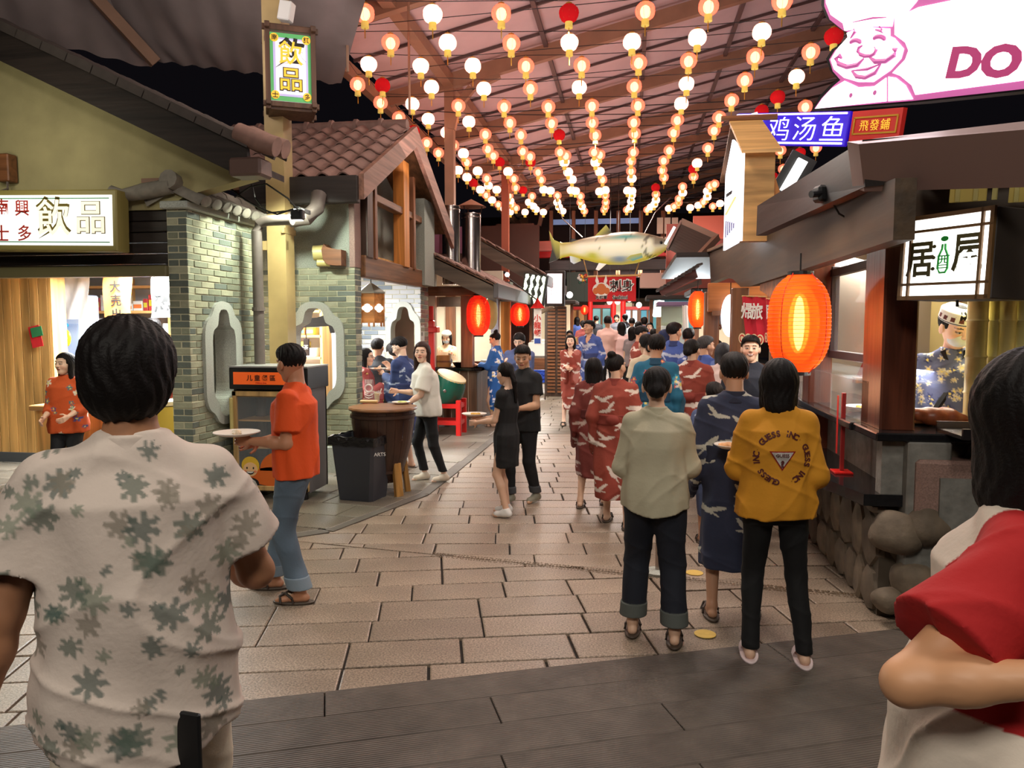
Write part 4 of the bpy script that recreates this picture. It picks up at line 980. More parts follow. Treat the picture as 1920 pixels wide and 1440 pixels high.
# tiled cap of the pier
cap_m = MB(); P_ = [[(x, .085*cos(pi*i/8), .085*sin(pi*i/8)*1.0) for i in range(9)] for x in (0, .30)]; cap_m.grid(P_, thick=.016, nrm=(0, 0, -1)); cap_m.ell((.30, 0, .035), (.015, .085, .055), 10, 6); capme = cap_m.mesh('roof_tile', smooth=True, mats=[m_tileg])
for i in range(7): 
    child('roof_tile', capme, wall_1, Vector((-4.20, 6.70+.19*i, 3.03))-orig(wall_1), Matrix.Rotation(radians(26), 3, 'Y')); child('roof_tile', capme, wall_1, Vector((-4.20, 6.70+.19*i, 3.03))-orig(wall_1), Matrix.Rotation(pi, 3, 'Z') @ Matrix.Rotation(radians(26), 3, 'Y'))
for i in range(5): MB().tube([(-4.2, 6.55+.3*i, 3.07+(.05 if i == 0 else 0)), (-4.2, 6.86+.3*i, 3.07)], [.09, .08], 10).build('ridge_tile', m_tileg, wall_1, smooth=True)
MB().tube([(-4.2, 6.6, 3.06), (-4.45, 6.58, 3.02), (-4.66, 6.56, 2.98), (-4.78, 6.55, 3.03)], [.07, .075, .06, .05], 10).build('ridge_tail', m_tileg, wall_1, smooth=True)
MB().bb((-4.5, 6.6, 3.10), (-4.30, 6.75, 3.14)).build('cap_board', m_brown, wall_1)
# inside the scalloped window: a beige post and a small red hanging sign behind
t = thing('hanging_sign', 'small black tag with red characters seen inside the left scalloped window', 'sign', (-4.32, 7.32, 1.5)); fr = Fr((-4.31, 7.22, 1.72), (-4.31, 7.36, 1.72), (-4.31, 7.36, 1.38), (-4.31, 7.22, 1.38)); mb = MB(); fr.box(mb, 0, 0, -.005, .11, .30, .012, bev=.003); mb.build('panel', m_black, t)
for i, ch in enumerate('營業中'): text(ch, .07, fr, 0, .08-.08*i, .004, m_redink, t, off=.002)
struct(MB().bb((-4.42, 7.16, 0), (-4.36, 7.27, 2.25)).build('trim_2', m_pine)); struct(MB().bb((-4.48, 7.3, 0), (-4.42, 8.0, 2.3)).build('wall_shop_side', mat('pale_grey_panel', C(150, 152, 150), .7, noise=(50, .15))))
# ---- second building: brick wall, plaster, tavern porch
Y2 = 8.65
wall_2 = thing('brick_wall', 'grey brick wall with wide scalloped window behind the orange-shirted man', 'wall', (-3.7, Y2, 0))
c2 = pY(592, 672, Y2); uc2 = c2.x+4.35; iw2 = .27; ow2 = .37
zt2 = pY(592, 565, Y2).z; zb2 = pY(600, 772, Y2).z; zc2 = (zt2+zb2)/2; oh2 = (zt2-zb2)/2
brick_wall(wall_2, (-4.35, Y2, 0), (1, 0, 0), (0, -1, 0), 1.15, .33, 2.46, (uc2, hole_fn(zc2, oh2*.88, iw2, oh2, ow2)), seed=5, wts=(6, 2, 3))
moon_frame(wall_2, (-4.35, Y2, 0), (1, 0, 0), (0, -1, 0), uc2, zc2, iw2, oh2*.88, ow2, oh2, .2)
brick_wall(wall_2, (-3.2, Y2, 0), (0, 1, 0), (1, 0, 0), .2, .33, 2.46, seed=6, thick=.1, wts=(2, 4, 1))
MB().bb((-4.4, Y2-.02, 0), (-3.185, Y2+.2, .33), bev=.012).build('plinth', m_granite, wall_2)
MB().bb((-4.4, Y2, 2.46), (-3.2, Y2+.2, 3.45)).build('plaster', m_plaster, wall_2)
MB().bb((-3.26, Y2-.012, 2.46), (-3.19, Y2+.2, 3.40), bev=.005).build('corner_post', m_granite_pink, wall_2)
# carved roof-end bracket on the plaster
t = thing('carved_bracket', 'small carved timber bracket with round tile end on the plaster wall', 'bracket', pY(625, 485, Y2-.1)); c = pY(640, 485, Y2-.02)
MB().prism([(-.18, .10), (-.15, .17), (-.11, .13), (-.07, .12), (.02, .10), (.06, .10), (.06, -.08), (-.02, -.08), (-.10, -.07), (-.16, -.02)], c+Vector((0, 0, -.01)), (1, 0, 0), (0, 0, 1), (0, -1, 0), .16).build('bracket_board', m_brown, t)
MB().tube([c+Vector((-.14, -.06, .07)), c+Vector((-.30, -.10, .06))], [.09, .085], 12).build('tile_end', m_bamboo, t, smooth=True); MB().tube([c+Vector((-.12, -.06, -.05)), c+Vector((-.26, -.09, -.05))], .045, 10).build('lower_roll', m_bamboo, t, smooth=True)
# gabled tiled roof
b2 = thing('tavern_roof', 'brown tiled gable roof with timber trim over the tavern porch', 'roof', (-3.2, 10.5, 3.4))
Ye, ze, Yr, zr_ = 8.38, 3.42, 10.45, 4.50; RX0, RX1 = -6.2, -3.02
Lr = sqrt((Yr-Ye)**2+(zr_-ze)**2); pr_ = math.atan2(zr_-ze, Yr-Ye)
deck = MB(); deck.add([(RX0, Ye, ze-.03), (RX1, Ye, ze-.03), (RX1, Yr, zr_-.03), (RX0, Yr, zr_-.03), (RX0, Ye, ze-.08), (RX1, Ye, ze-.08), (RX1, Yr, zr_-.08), (RX0, Yr, zr_-.08)], [(0, 1, 2, 3), (7, 6, 5, 4), (0, 4, 5, 1), (1, 5, 6, 2)])
Yb_, zb_ = 12.6, 3.38
deck.add([(RX0, Yb_, zb_-.03), (RX1, Yb_, zb_-.03), (RX1, Yr, zr_-.03), (RX0, Yr, zr_-.03), (RX0, Yb_, zb_-.08), (RX1, Yb_, zb_-.08), (RX1, Yr, zr_-.08), (RX0, Yr, zr_-.08)], [(3, 2, 1, 0), (4, 5, 6, 7), (1, 2, 6, 5)]); deck.build('roof_deck', m_browny, b2)
tw, tl_ = .245, .36
sm = MB(); P_ = []
for j in range(2):
    P_.append([(tw*1.08*(i/12-.5), -.0+tl_*j, .035*sin(2*pi*(i/12)-.6)+(.030 if j == 0 else 0)) for i in range(13)])
sm.grid(P_, thick=.018, nrm=(0, 0, -1)); tme = sm.mesh('roof_tile', smooth=True, mats=[m_tile]); Rt = Matrix.Rotation(pr_, 3, 'X')
nrow = 7
for r_ in range(nrow):
    for c_ in range(13):
        X = RX1-.14-tw*c_; tt = r_*Lr/nrow; child('roof_tile', tme, b2, Vector((X, Ye+cos(pr_)*tt-.05, ze+sin(pr_)*tt+.02))-orig(b2), Rt)
for i in range(9): 
    X = RX1-.05-.36*i; MB().tube([(X, Yr, zr_+.04), (X-.34, Yr, zr_+.04), (X-.35, Yr, zr_+.04), (X-.40, Yr, zr_+.04)], [.085, .085, .11, .11], 10).build('ridge_tile', m_tile, b2, smooth=True)
# rake boards of the gable (facing the alley)
def rake(Ya, za, Yb, zb, nm='rake_board'):
    MB().prism([(Ya, za-.26), (Yb, zb-.26), (Yb, zb+.02), (Ya, za+.02)], (RX1+.02, 0, 0), (0, 1, 0), (0, 0, 1), (1, 0, 0), .06).build(nm, m_wood_rake, b2)
m_wood_rake = mat('weathered_rake_board', C(128, 92, 76), .6, grain=(1, 14))
rake(Ye-.1, ze+.02, Yr, zr_); rake(Yr, zr_, Yb_+.1, zb_-.05)
MB().bb((-4.4, Ye-.16, 3.14), (RX1+.02, Ye-.06, 3.44), bev=.01).build('eave_fascia', m_dark, b2)
# porch timbers under the gable (alley side)
pf = thing('porch_frame', 'timber porch frame of the tavern with lit orange post', 'frame', (-3.2, 10, 2.4))
zb1 = pX(675, 520, -3.2).z; zb2_ = pX(675, 480, -3.2).z
MB().bb((-3.26, Y2+.2, 2.36), (-3.14, 11.4, 2.62), bev=.01).build('beam', m_browny, pf)
for i, (yy, w_, m_) in enumerate(((pX(683, 430, -3.2).y, .2, m_darkz), (pX(692, 430, -3.2).y+.05, .09, m_brownz), (pX(753, 430, -3.2).y, .26, m_orangewood), (pX(766, 430, -3.2).y+.06, .10, m_brownz))):
    MB().bb((-3.28, yy-w_/2, 2.6), (-3.12, yy+w_/2, 3.35+.75*max(0, 1-abs(yy-Yr)/2.2)), bev=.006).build('post', m_, pf)
MB().bb((-3.26, 9.0, 3.32), (-3.14, 12.2, 3.42), bev=.01).build('tie_beam', m_browny, pf)
struct(MB().prism([(Y2+.2, 2.5), (Y2+.2, 3.45), (Yr, 4.28), (11.5, 3.8), (11.5, 2.5)], (-3.7, 0, 0), (0, 1, 0), (0, 0, 1), (1, 0, 0), .1).build('wall_porch_upper', m_plaster)); struct(MB().bb((-6, 8.9, 2.62), (-3.3, 11.5, 2.68)).build('ceiling', m_pinex))
struct(MB().bb((-3.45, 11.4, 2.4), (-3.1, 12.0, 3.7)).build('wall_porch_end', m_plaster))
# back wall of the porch with its own scalloped window
Y3 = 11.5
wall_3 = thing('brick_wall', 'white-lit brick wall with scalloped window at the back of the tavern porch', 'wall', (-3.9, Y3, 0))
c3 = pY(757, 640, Y3); zt3 = pY(757, 565, Y3).z; zb3 = pY(757, 735, Y3).z
brick_wall(wall_3, (-4.7, Y3, 0), (1, 0, 0), (0, -1, 0), 1.5, .3, 2.6, (c3.x+4.7, hole_fn((zt3+zb3)/2, (zt3-zb3)/2*.88, .2, (zt3-zb3)/2, .28)), pal=m_brick2, seed=8, bh=.07)
moon_frame(wall_3, (-4.7, Y3, 0), (1, 0, 0), (0, -1, 0), c3.x+4.7, (zt3+zb3)/2, .2, (zt3-zb3)/2*.88, .28, (zt3-zb3)/2, .2)
MB().bb((-4.7, Y3-.02, 0), (-3.19, Y3+.2, .3)).build('plinth', m_granite, wall_3)
brick_wall(wall_3, (-3.2, Y3, 0), (0, 1, 0), (1, 0, 0), .45, .0, 2.5, pal=[m_brick[1], mat('brick_brown', C(120, 92, 84), .8, rand=.15), m_brick[0]], seed=9, bh=.07, thick=.1)
MB().bb((-3.19, Y3+.0, 2.5), (-3.16, Y3+.45, 3.6)).build('corner_post', m_granite_pink, wall_3)
struct(MB().bb((-6.2, 12.8, 0), (-3.3, 12.9, 2.8)).build('wall_back_room', m_offwall)); struct(MB().bb((-6.4, 11.4, 0), (-6.3, 12.8, 2.8)).build('wall_left_room', m_offwall))
# timber double door seen through the second wall's window
d = struct(thing('door_1', 'wooden plank double door seen through the scalloped window', 'door', (-4.75, 11.35, 0))); del d['category']; del d['label']
for i in range(2):
    x0 = -5.15+.5*i; 
    for j in range(4): MB().bb((x0+.12*j, 11.33, .05), (x0+.12*j+.115, 11.38, 2.1), bev=.004).build('door_plank', m_brownz, d)
    for z in (.3, 1.2, 2.0): MB().bb((x0, 11.30, z), (x0+.48, 11.335, z+.1), bev=.004).build('door_rail', m_brown, d)
t = thing('notice_plaque', 'small dark plaque hanging inside the second scalloped window', 'sign', pY(575, 650, 9.6)); fr = vert_quad(569, (635, 667), 580, (635, 667), 9.6); mb = MB(); fr.box(mb, 0, 0, 0, fr.w, fr.h, .02, bev=.005); mb.build('panel', m_darkz, t); text('茶', .07, fr, 0, 0, .012, m_whiteink, t); MB().tube([fr.P(0, fr.h*.5, 0), fr.P(0, fr.h*.5, 0)+Vector((0, 0, .9))], .006, 5).build('cord', m_wire, t)
t = thing('carved_valance', 'dark scalloped wooden valance hanging behind the second brick window', 'valance', pY(595, 605, 9.3)); c = pY(595, 607, 9.3); MB().prism([(-.32, -.14), (-.30, -.02), (-.18, .06), (0, .08), (.1, .11), (.15, .05), (.2, 0), (.22, -.12), (.17, -.12), (.15, -.03), (-.2, -.05), (-.27, -.15)], c, (1, 0, 0), (0, 0, 1), (0, 1, 0), .04).build('board', m_dark, t); [MB().tube([c+Vector((x_, .02, .05)), (c.x+x_, c.y+.02, 2.64)], .008, 5).build('hanger', m_wire, t) for x_ in (-.15, .1)]
# ================================================================== LANTERNS ON STRINGS
shell_r = shell_mat('red_silk_dim', (.55, .012, .015), .55, (.8, .1, .08), .12)
shell_p = shell_mat('red_silk_lit', (1., .25, .16), 1.35, (1, .6, .42), .45)
shell_w = shell_mat('silk_bright', (1, .62, .50), 2.6, (1, .8, .7), .35)
bulb_p = mat('bulb_warm', (1, 1, 1), emit=(1, .72, .42), es=7); bulb_w = mat('bulb_bright', (1, 1, 1), emit=(1, .84, .66), es=11)
LZ = 6.13
raw2 = """377,68,p 732,75,o 1113,80,w 1500,75,p 1880,75,r 358,172,r 575,222,p 877,240,p 1198,240,w 1556,243,o 1883,240,w 540,355,w 754,362,w 1047,372,w 1340,370,w 1638,370,p 692,475,p 832,480,r 1107,490,w 1402,500,w 1664,497,p 820,577,p 999,585,w 1258,595,p 1516,600,p 1764,600,p 924,662,p 1089,670,w 1318,685,w 1548,690,o 1783,693,o 1006,738,r 1192,745,w 1410,755,p 1610,758,p 1825,760,r 1081,803,p 1231,817,p 1424,838,p 1620,850,p 1830,855,p 1146,860,p 1287,863,w 1455,875,p 1662,880,p 1863,875,p 1306,912,p 1490,912,r 1665,913,r 1855,912,w 1257,958,w 1367,962,w 1538,965,w 1707,968,p 1876,968,w 1307,997,w 1418,1003,o 1570,1005,p 1725,1010,p 1898,1010,w 1343,1030,r 1427,1045,w 1382,1067,w 1474,1067,w 1580,1055,p 1622,1070,r 1738,1067,w 1776,1073,w 1893,1070,w 1415,1097,p 1545,1100,p 1673,1103,p 1815,1100,p 1447,1125,w 1550,1130,w 1655,1138,w 1815,1138,w 1483,1150,p 1560,1150,p 1680,1160,w 1825,1165,w 1515,1173,w 1583,1170,p 1695,1178,w 1845,1188,w 1550,1193,w 1633,1193,w 1736,1193,w"""
raw3 = """1110,62,p 1465,35,p 1880,5,p 1035,235,w 1402,212,w 1765,180,w 752,367,p 1072,352,o 1353,342,p 1727,318,p 738,492,w 1048,485,p 1342,472,w 1670,450,o 810,595,p 1068,592,p 1312,583,w 1595,565,p 1855,547,r 812,690,p 1045,688,p 1290,675,p 1525,660,p 829,760,p 1051,752,p 1270,745,p 1497,733,p 822,855,p 855,870,p 1042,855,p 1245,845,p 1462,833,p 830,912,w 1030,905,p 1213,903,p 1402,918,w 853,965,w 1030,962,p 1205,957,p 1380,950,r 870,1010,p 1034,1005,w 1215,998,p 1382,993,p 852,1077,w 885,1070,w 1010,1072,w 1035,1075,w 1168,1055,r 1320,1050,p 1500,1035,p 885,1100,p 1033,1098,w 1170,1093,p 1320,1085,w 1475,1045,p 888,1137,p 1030,1133,w 1170,1125,w 1298,1118,p 1460,1075,w 885,1165,p 1025,1165,w 1160,1150,w 1297,1140,p 1458,1108,w 878,1180,p 1005,1180,p 1120,1180,p 1272,1160,p 1437,1135,p 1408,1155,w 1140,1165,w 1242,1172,w 1362,1168,w 1490,1160,p 1530,1145,w 745,1103,p 745,1137,p 755,1163,w 768,1188,p 718,1075,w"""
raw4 = """720,292,p 640,432,w 485,870,p 448,922,r 565,950,p 615,910,p 660,860,r 510,995,r 483,1022,r 550,845,p 750,830,p 850,205,r 690,600,p 445,625,r"""
LP = []
for raw, ox in ((raw2, 440), (raw3, 840), (raw4, 1280)):
    for tkn in raw.split(): a, b, c = tkn.split(','); LP.append((ox+int(a)/3, int(b)/3, c))
LR = .138
def lant_meshes():
    n = 18; prof = [(.045, .118), (.085, .104), (.118, .072), (.136, .030), (.138, -.005), (.132, -.045), (.110, -.085), (.080, -.108), (.045, -.12)]
    body = MB(); body.v = []; 
    vs = []; fs = []
    for (r, z) in prof:
        for j in range(n): k = 1+.022*(1 if j % 2 == 0 else -1); vs.append((r*k*cos(2*pi*j/n), r*k*sin(2*pi*j/n), z))
    for i in range(len(prof)-1):
        for j in range(n): fs.append((i*n+(j+1) % n, i*n+j, (i+1)*n+j, (i+1)*n+(j+1) % n))
    body.add(vs, fs); cap = MB().lathe([(.048, .112), (.050, .128), (.046, .138), (.001, .140)], (0, 0, 0), 14); cap.tube([(0, 0, .138), (0, 0, .175)], .004, 4)
    fr = MB().lathe([(.050, -.115), (.056, -.125), (.052, -.135), (.056, -.20), (.001, -.195)][::1], (0, 0, 0), 16); 
    tas = MB().tube([(0, 0, -.19), (0, 0, -.25), (0, 0, -.34)], [.005, .009, .007], 5); bl = MB().ell((0, 0, -.012), (.074, .074, .088), 10, 8)
    rb = MB()
    for j in range(0, 18, 2):
        k = 1.03; rb.tube([(r*k*cos(2*pi*j/n), r*k*sin(2*pi*j/n), z) for r, z in prof[::2]], .0022, 3, cap=False)
    return body, cap, fr, tas, bl, rb
_b, _c, _f, _t, _bl, _rb = lant_meshes()
LM = {}
for kd, sm_, bm_ in (('r', shell_r, None), ('p', shell_p, bulb_p), ('w', shell_w, bulb_w), ('o', shell_p, bulb_p)): LM[kd] = (_b.mesh('silk_body', smooth=True, mats=[sm_]), _bl.mesh('bulb', smooth=True, mats=[bm_]) if bm_ else None)
ME_cap = _c.mesh('gold_cap', smooth=True, mats=[m_gold]); ME_fr = _f.mesh('fringe', smooth=True, mats=[m_fringe]); ME_t = _t.mesh('tassel', mats=[m_gold]); ME_r = _rb.mesh('ribs', mats=[mat('gold_rib', C(190, 90, 40), .5)])
rows = []
for (x, y, k) in LP: rows.append((depth_of(pZ(x, y, LZ)), x, y, k))
rows.sort()
# strings: quantise the world Y of each lantern
wl = []
for d, x, y, k in rows: P = pZ(x, y, LZ); wl.append([P.y, P.x, P.z, k, x, y])
wl.sort(key=lambda q: q[5]); strs = []; cur = [wl[0]]
for q in sorted(wl, key=lambda q: q[0]): pass
wl.sort(key=lambda q: q[0]); cur = [wl[0]]; strs = []
for q in wl[1:]:
    if q[0]-cur[0][0] > .62: strs.append(cur); cur = [q]
    else: cur.append(q)
strs.append(cur)
kn = {'w': 'white-glowing', 'p': 'orange-pink glowing', 'o': 'red glowing', 'r': 'unlit dark red'}
def ordn(i): return ['first', 'second', 'third', 'fourth', 'fifth', 'sixth', 'seventh', 'eighth', 'ninth', 'tenth', 'eleventh', 'twelfth', 'thirteenth', 'fourteenth', 'fifteenth', 'sixteenth', 'seventeenth', 'eighteenth', 'nineteenth', 'twentieth'][i] if i < 20 else f'{i+1}th'
for si, st in enumerate(strs):
    st.sort(key=lambda q: q[4])
    for qi, (Y, X, Z, k, px_, py_) in enumerate(st):
        t = thing('round_lantern', f'{kn[k]} round silk lantern, {ordn(qi)} from left in {ordn(si)} row from the front', 'lantern', (X, Y, Z), rg.uniform(0, 6), 'round silk lanterns strung under the canopy')
        me, bm = LM[k]; child('silk_body', me, t, (0, 0, 0)); child('gold_cap', ME_cap, t, (0, 0, 0)); child('fringe', ME_fr, t, (0, 0, 0))
        if Y < 24: child('tassel', ME_t, t, (0, 0, 0)); child('ribs', ME_r, t, (0, 0, 0))
        if bm: child('bulb', bm, t, (0, 0, 0))
    Ym = sum(q[0] for q in st)/len(st); pts = [(-5.0, Ym, LZ+.35)]+[(q[1], q[0], q[2]+.172) for q in st if True]+[(5.0, Ym, LZ+.40)]
    pts = sorted(pts); o = MB().tube(pts, .006 if Ym < 16 else .010, 4).build('light_string', m_wire); tag(o, f'thin dark cable carrying the {ordn(si)} row of round lanterns', 'cable')
# ================================================================== SIGNS ON THE LEFT
# drinks shop light box
sg = thing('lightbox_sign', 'white lightbox sign with gold-outlined drinks characters in khaki frame', 'sign', (-5.6, 6.4, 2.75))
Ys = 6.38; a = pY(-60, 362, Ys); fr = Fr(pY(-60, 361, Ys), pY(218, 361, Ys), pY(214, 465, Ys), pY(-60, 465, Ys)); mb = MB(); fr.box(mb, 0, 0, -.09, fr.w+.03, fr.h+.05, .18, bev=.01); mb.build('box', mat('khaki_frame', C(140, 128, 70), .5), sg)
mb = MB(); fr.box(mb, 0, 0, .004, fr.w-.05, fr.h-.05, .01); mb.build('face', m_lit_soft, sg); mb = MB(); [fr.box(mb, 0, s_*(fr.h/2-.055), .012, fr.w-.1, .008, .004) for s_ in (-1, 1)]; mb.build('border_line', mat('green_line', C(60, 150, 90), .6), sg)
gold_white = mat('gold_white_ink', C(250, 240, 205), .6, emit=(.95, .9, .75), es=.7); gold_ink = mat('gold_ink', C(222, 196, 120), .6); olive_ink = mat('olive_ink', C(110, 96, 24), .6)
def at_px(fr, px_, py_, Yv):
    p = pY(px_, py_, Yv)-fr.c; return p.dot(fr.r), p.dot(fr.u)
for ch, x_, y_, sz in (('飲', 102, 405, .34), ('品', 172, 405, .31)):
    u, v = at_px(fr, x_, y_+3, Ys); outlined(ch, sz*.95, fr, u, v, .012, olive_ink, gold_white, sg, k=.028)
for ch, x_, y_ in (('南', 5, 388), ('興', 43, 390), ('士', 5, 437), ('多', 48, 437)):
    u, v = at_px(fr, x_, y_, Ys); text(ch, .15, fr, u, v, .012, m_redink, sg, off=.001, h=.145)
# hanging lantern box on the beige column
Yh = 7.9; t = thing('lantern_box_sign', 'square hanging lantern sign with gold drinks characters and green border', 'sign', pY(540, 130, Yh))
_l, _r = pY(503, 66, 7.80), pY(584, 66, 8.0); _zt, _zb = pY(540, 64, 7.9).z, pY(540, 191, 7.9).z; fr = Fr((_l.x, _l.y, _zt), (_r.x, _r.y, _zt), (_r.x, _r.y, _zb), (_l.x, _l.y, _zb)); w_, h_ = fr.w, fr.h
mb = MB(); fr.box(mb, 0, 0, -.2, w_*.96, h_*.98, .38); mb.build('light_core', m_lit_soft, t)
mb = MB(); fr.box(mb, 0, 0, .0, w_*.98, h_, .008); mb.build('green_border', mat('green_panel', C(90, 170, 100), .5, emit=C(70, 160, 90), es=.5), t); mb = MB(); fr.box(mb, 0, 0, .006, w_*.80, h_*.86, .008); mb.build('lilac_border', mat('lilac_panel', C(190, 180, 220), .5, emit=C(170, 160, 210), es=.6), t)
mb = MB(); fr.box(mb, 0, 0, .012, w_*.70, h_*.80, .008); mb.build('face', mat('sign_face_grey', C(225, 225, 232), .5, emit=C(205, 205, 215), es=.7), t)
yel = mat('yellow_sign_ink', C(240, 190, 50), .5, emit=C(240, 185, 50), es=.6)
for ch, yy in (('飲', .21), ('品', -.18)):
    outlined(ch, h_*.34, fr, 0, yy*h_, .018, m_ink, yel, t, k=.045)
for ch, sx_, sy_ in (('南', -1, 1), ('興', 1, 1), ('士', -1, -1), ('多', 1, -1)):
    mb = MB(); mb.lathe([(.001, 0), (h_*.062, 0), (h_*.062, .008), (.001, .008)], fr.P(sx_*w_*.37, sy_*h_*.42, .012), 18, R=fr.M()); mb.build('gold_disc', yel, t); text(ch, .06, fr, sx_*w_*.37, sy_*h_*.42, .022, m_ink, t, off=.001, h=h_*.085)
mb = MB()
for sx_ in (-1, 1):
    for z_ in (.02, -.42): fr.box(mb, sx_*w_*.53, 0, z_, .05, h_*1.28, .05, bev=.004)
for sy_ in (-1, 1):
    for z_ in (.02, -.42): fr.box(mb, 0, sy_*h_*.56, z_, w_*1.3, .055, .05, bev=.004)
    for sx_ in (-1, 1): fr.box(mb, sx_*w_*.53, sy_*h_*.56, -.2, .05, .05, .62, bev=.004)
fr.box(mb, 0, -h_*.6, -.2, w_*1.05, .05, .42); fr.box(mb, 0, h_*.6, -.2, w_*1.05, .04, .42); mb.build('timber_frame', mat('sign_timber', C(86, 58, 40), .6, grain=(2, 14)), t)
frl = Fr(fr.P(-w_*.5, h_*.5, -.40), fr.P(-w_*.5, h_*.5, 0), fr.P(-w_*.5, -h_*.5, 0), fr.P(-w_*.5, -h_*.5, -.40)); 
for ch, yy in (('飲', .21), ('品', -.18)): text(ch, .3, frl, 0, yy*h_, .012, yel, t, off=.006, h=h_*.32)
t = thing('speaker_box', 'small white box fixed to the column above the lantern sign', 'box', pY(537, 22, 8.0)); MB().box(pY(537, 22, 8.0), (.14, .12, .2), Matrix.Rotation(.2, 3, 'Y'), bev=.01).build('housing', m_white, t)
# pipes + flood lamp at the column
t = thing('drain_pipe', 'grey-brown drain pipe running down beside the beige column', 'pipe', (-3.95, 8.05, 0))
pa, pb_ = pY(481, 425, 7.6), pY(481, 700, 7.6); MB().tube([(pa.x, 7.6, 0), (pa.x, 7.6, pa.z-.05), (pa.x+.03, 7.6, pa.z+.03), (pa.x+.12, 7.6, pa.z+.06), tuple(pY(548, 412, 7.55))], .055, 12).build('downpipe', m_pipe, t, smooth=True)
MB().tube([tuple(pY(545, 412, 8.0)), tuple(pY(575, 408, 8.0)), tuple(pY(594, 390, 8.1)), tuple(pY(598, 365, 8.2))], .085, 12).build('elbow', m_pipe, t, smooth=True); MB().lathe([(.066, -.02), (.066, .02)], (pa.x, 7.6, 1.95), 14).build('clamp', m_pipe, t)
t = thing('floodlight', 'small black floodlight on the pipe end beside the column', 'lamp', pY(558, 402, 7.4)); c = pY(558, 402, 7.4); MB().box(c, (.13, .08, .11), bev=.012).build('housing', m_black, t); MB().box(c+Vector((0, 0, -.06)), (.10, .05, .01)).build('lens', m_lit, t); MB().bb(c+Vector((-.01, 0, .04)), c+Vector((.01, .3, .08))).build('bracket', m_black, t)
for i, pts in enumerate((((395, 345), (430, 352), (460, 375), (490, 392), (520, 402), (550, 392)), ((440, 370), (470, 350), (500, 345), (540, 372), (560, 395)), ((470, 335), (478, 370), (500, 400), (545, 395)))):
    o = MB().tube([tuple(pY(x, y, 7.2+.02*i)) for x, y in pts], .009, 5).build('cable', m_wire, smooth=True); tag(o, ('loose black cable looping from the tiled pier cap to the floodlight', 'black cable sagging below the gutter box', 'thin black cable dropping behind the gable corner')[i], 'cable')
# ================================================================== DRINKS SHOP INTERIOR
struct(MB().bb((-9, 11.2, 0), (-4.35, 11.3, 2.6)).build('wall_shop_back', mat('shop_wall', C(225, 230, 232), .7)))
struct(MB().bb((-9, 6.9, 2.6), (-4.4, 11.3, 2.66)).build('ceiling_shop', m_white))
pw = struct(thing('wall_pine', 'x', 'x', (-8.2, 8.7, 0))); del pw['label']; del pw['category']
X0 = pY(-60, 600, 8.7).x; X1 = pY(91, 600, 8.7).x; nb = 9
for i in range(nb):
    a = X0+(X1-X0)*i/nb; MB().bb((a, 8.7, .12), (a+(X1-X0)/nb-.006, 8.74, 2.4), bev=.003).build('pine_board', m_pine, pw)
MB().bb((X0, 8.69, 0), (X1+.02, 8.76, .14)).build('skirting', mat('slate_skirting', C(88, 92, 96), .6), pw); MB().bb((X1, 8.70, .1), (X1+.05, 8.95, 2.4)).build('pine_return', m_pine, pw)
t = thing('poster', 'small red and green poster tilted on the pine boards', 'poster', pY(67, 632, 8.68)); fr = vert_quad(54, (612, 652), 80, (610, 650), 8.68); mb = MB(); R_ = Matrix.Rotation(-.2, 3, 'Y'); mb.box(fr.c, (fr.w*.8, .004, fr.h), R_); mb.build('sheet', m_redcloth, t); MB().box(fr.c+Vector((.02, -.004, .06)), (fr.w*.8, .004, fr.h*.45), R_).build('green_half', mat('green_print', C(50, 130, 80), .6), t)
# shelving unit
sh_ = thing('shelving_unit', 'pine shelving along the shop back wall, stocked with boxes', 'shelf', (-6, 10.9, 0)); Yb2 = 10.95
xa, xb_ = pY(165, 560, Yb2).x, -4.45
for z in (.5, .9, 1.3, 1.62, 1.98, 2.36): MB().bb((xa, Yb2-.35, z-.02), (xb_, Yb2, z+.02), bev=.003).build('shelf_board', m_pinex, sh_)
for i in range(6): x = xa+(xb_-xa)*i/5; MB().bb((x-.02, Yb2-.35, .1), (x+.02, Yb2, 2.5), bev=.003).build('upright', m_pine, sh_)
rg2 = random.Random(11); cols = [(230, 228, 220), (200, 190, 60), (60, 120, 190), (220, 120, 60), (240, 240, 240), (180, 60, 60), (90, 170, 120)]
for zi, z in enumerate((1.3, 1.62, 1.98)):
    x = xa+.06; n_ = 0
    while x < xb_-.2:
        w = rg2.uniform(.08, .2); hgt = rg2.uniform(.12, .27); c = rg2.choice(cols); n_ += 1
        o = thing('packet', f'small packaged goods box, {ordn(n_-1)} along the {["lower", "middle", "upper"][zi]} pine shop shelf', 'box', (x+w/2, Yb2-.25, z+.02), 0, 'packets on the shop shelves'); MB().bb((x, Yb2-.33, z+.021), (x+w-.015, Yb2-.1, z+hgt), bev=.004).build('carton', mat('carton_%d_%d_%d' % c, C(*c), .5), o); MB().bb((x+.01, Yb2-.334, z+hgt*.35), (x+w-.025, Yb2-.329, z+hgt*.7)).build('printed_band', mat('carton_%d_%d_%d' % cols[(cols.index(c)+3) % 7], C(*cols[(cols.index(c)+3) % 7]), .5), o); x += w
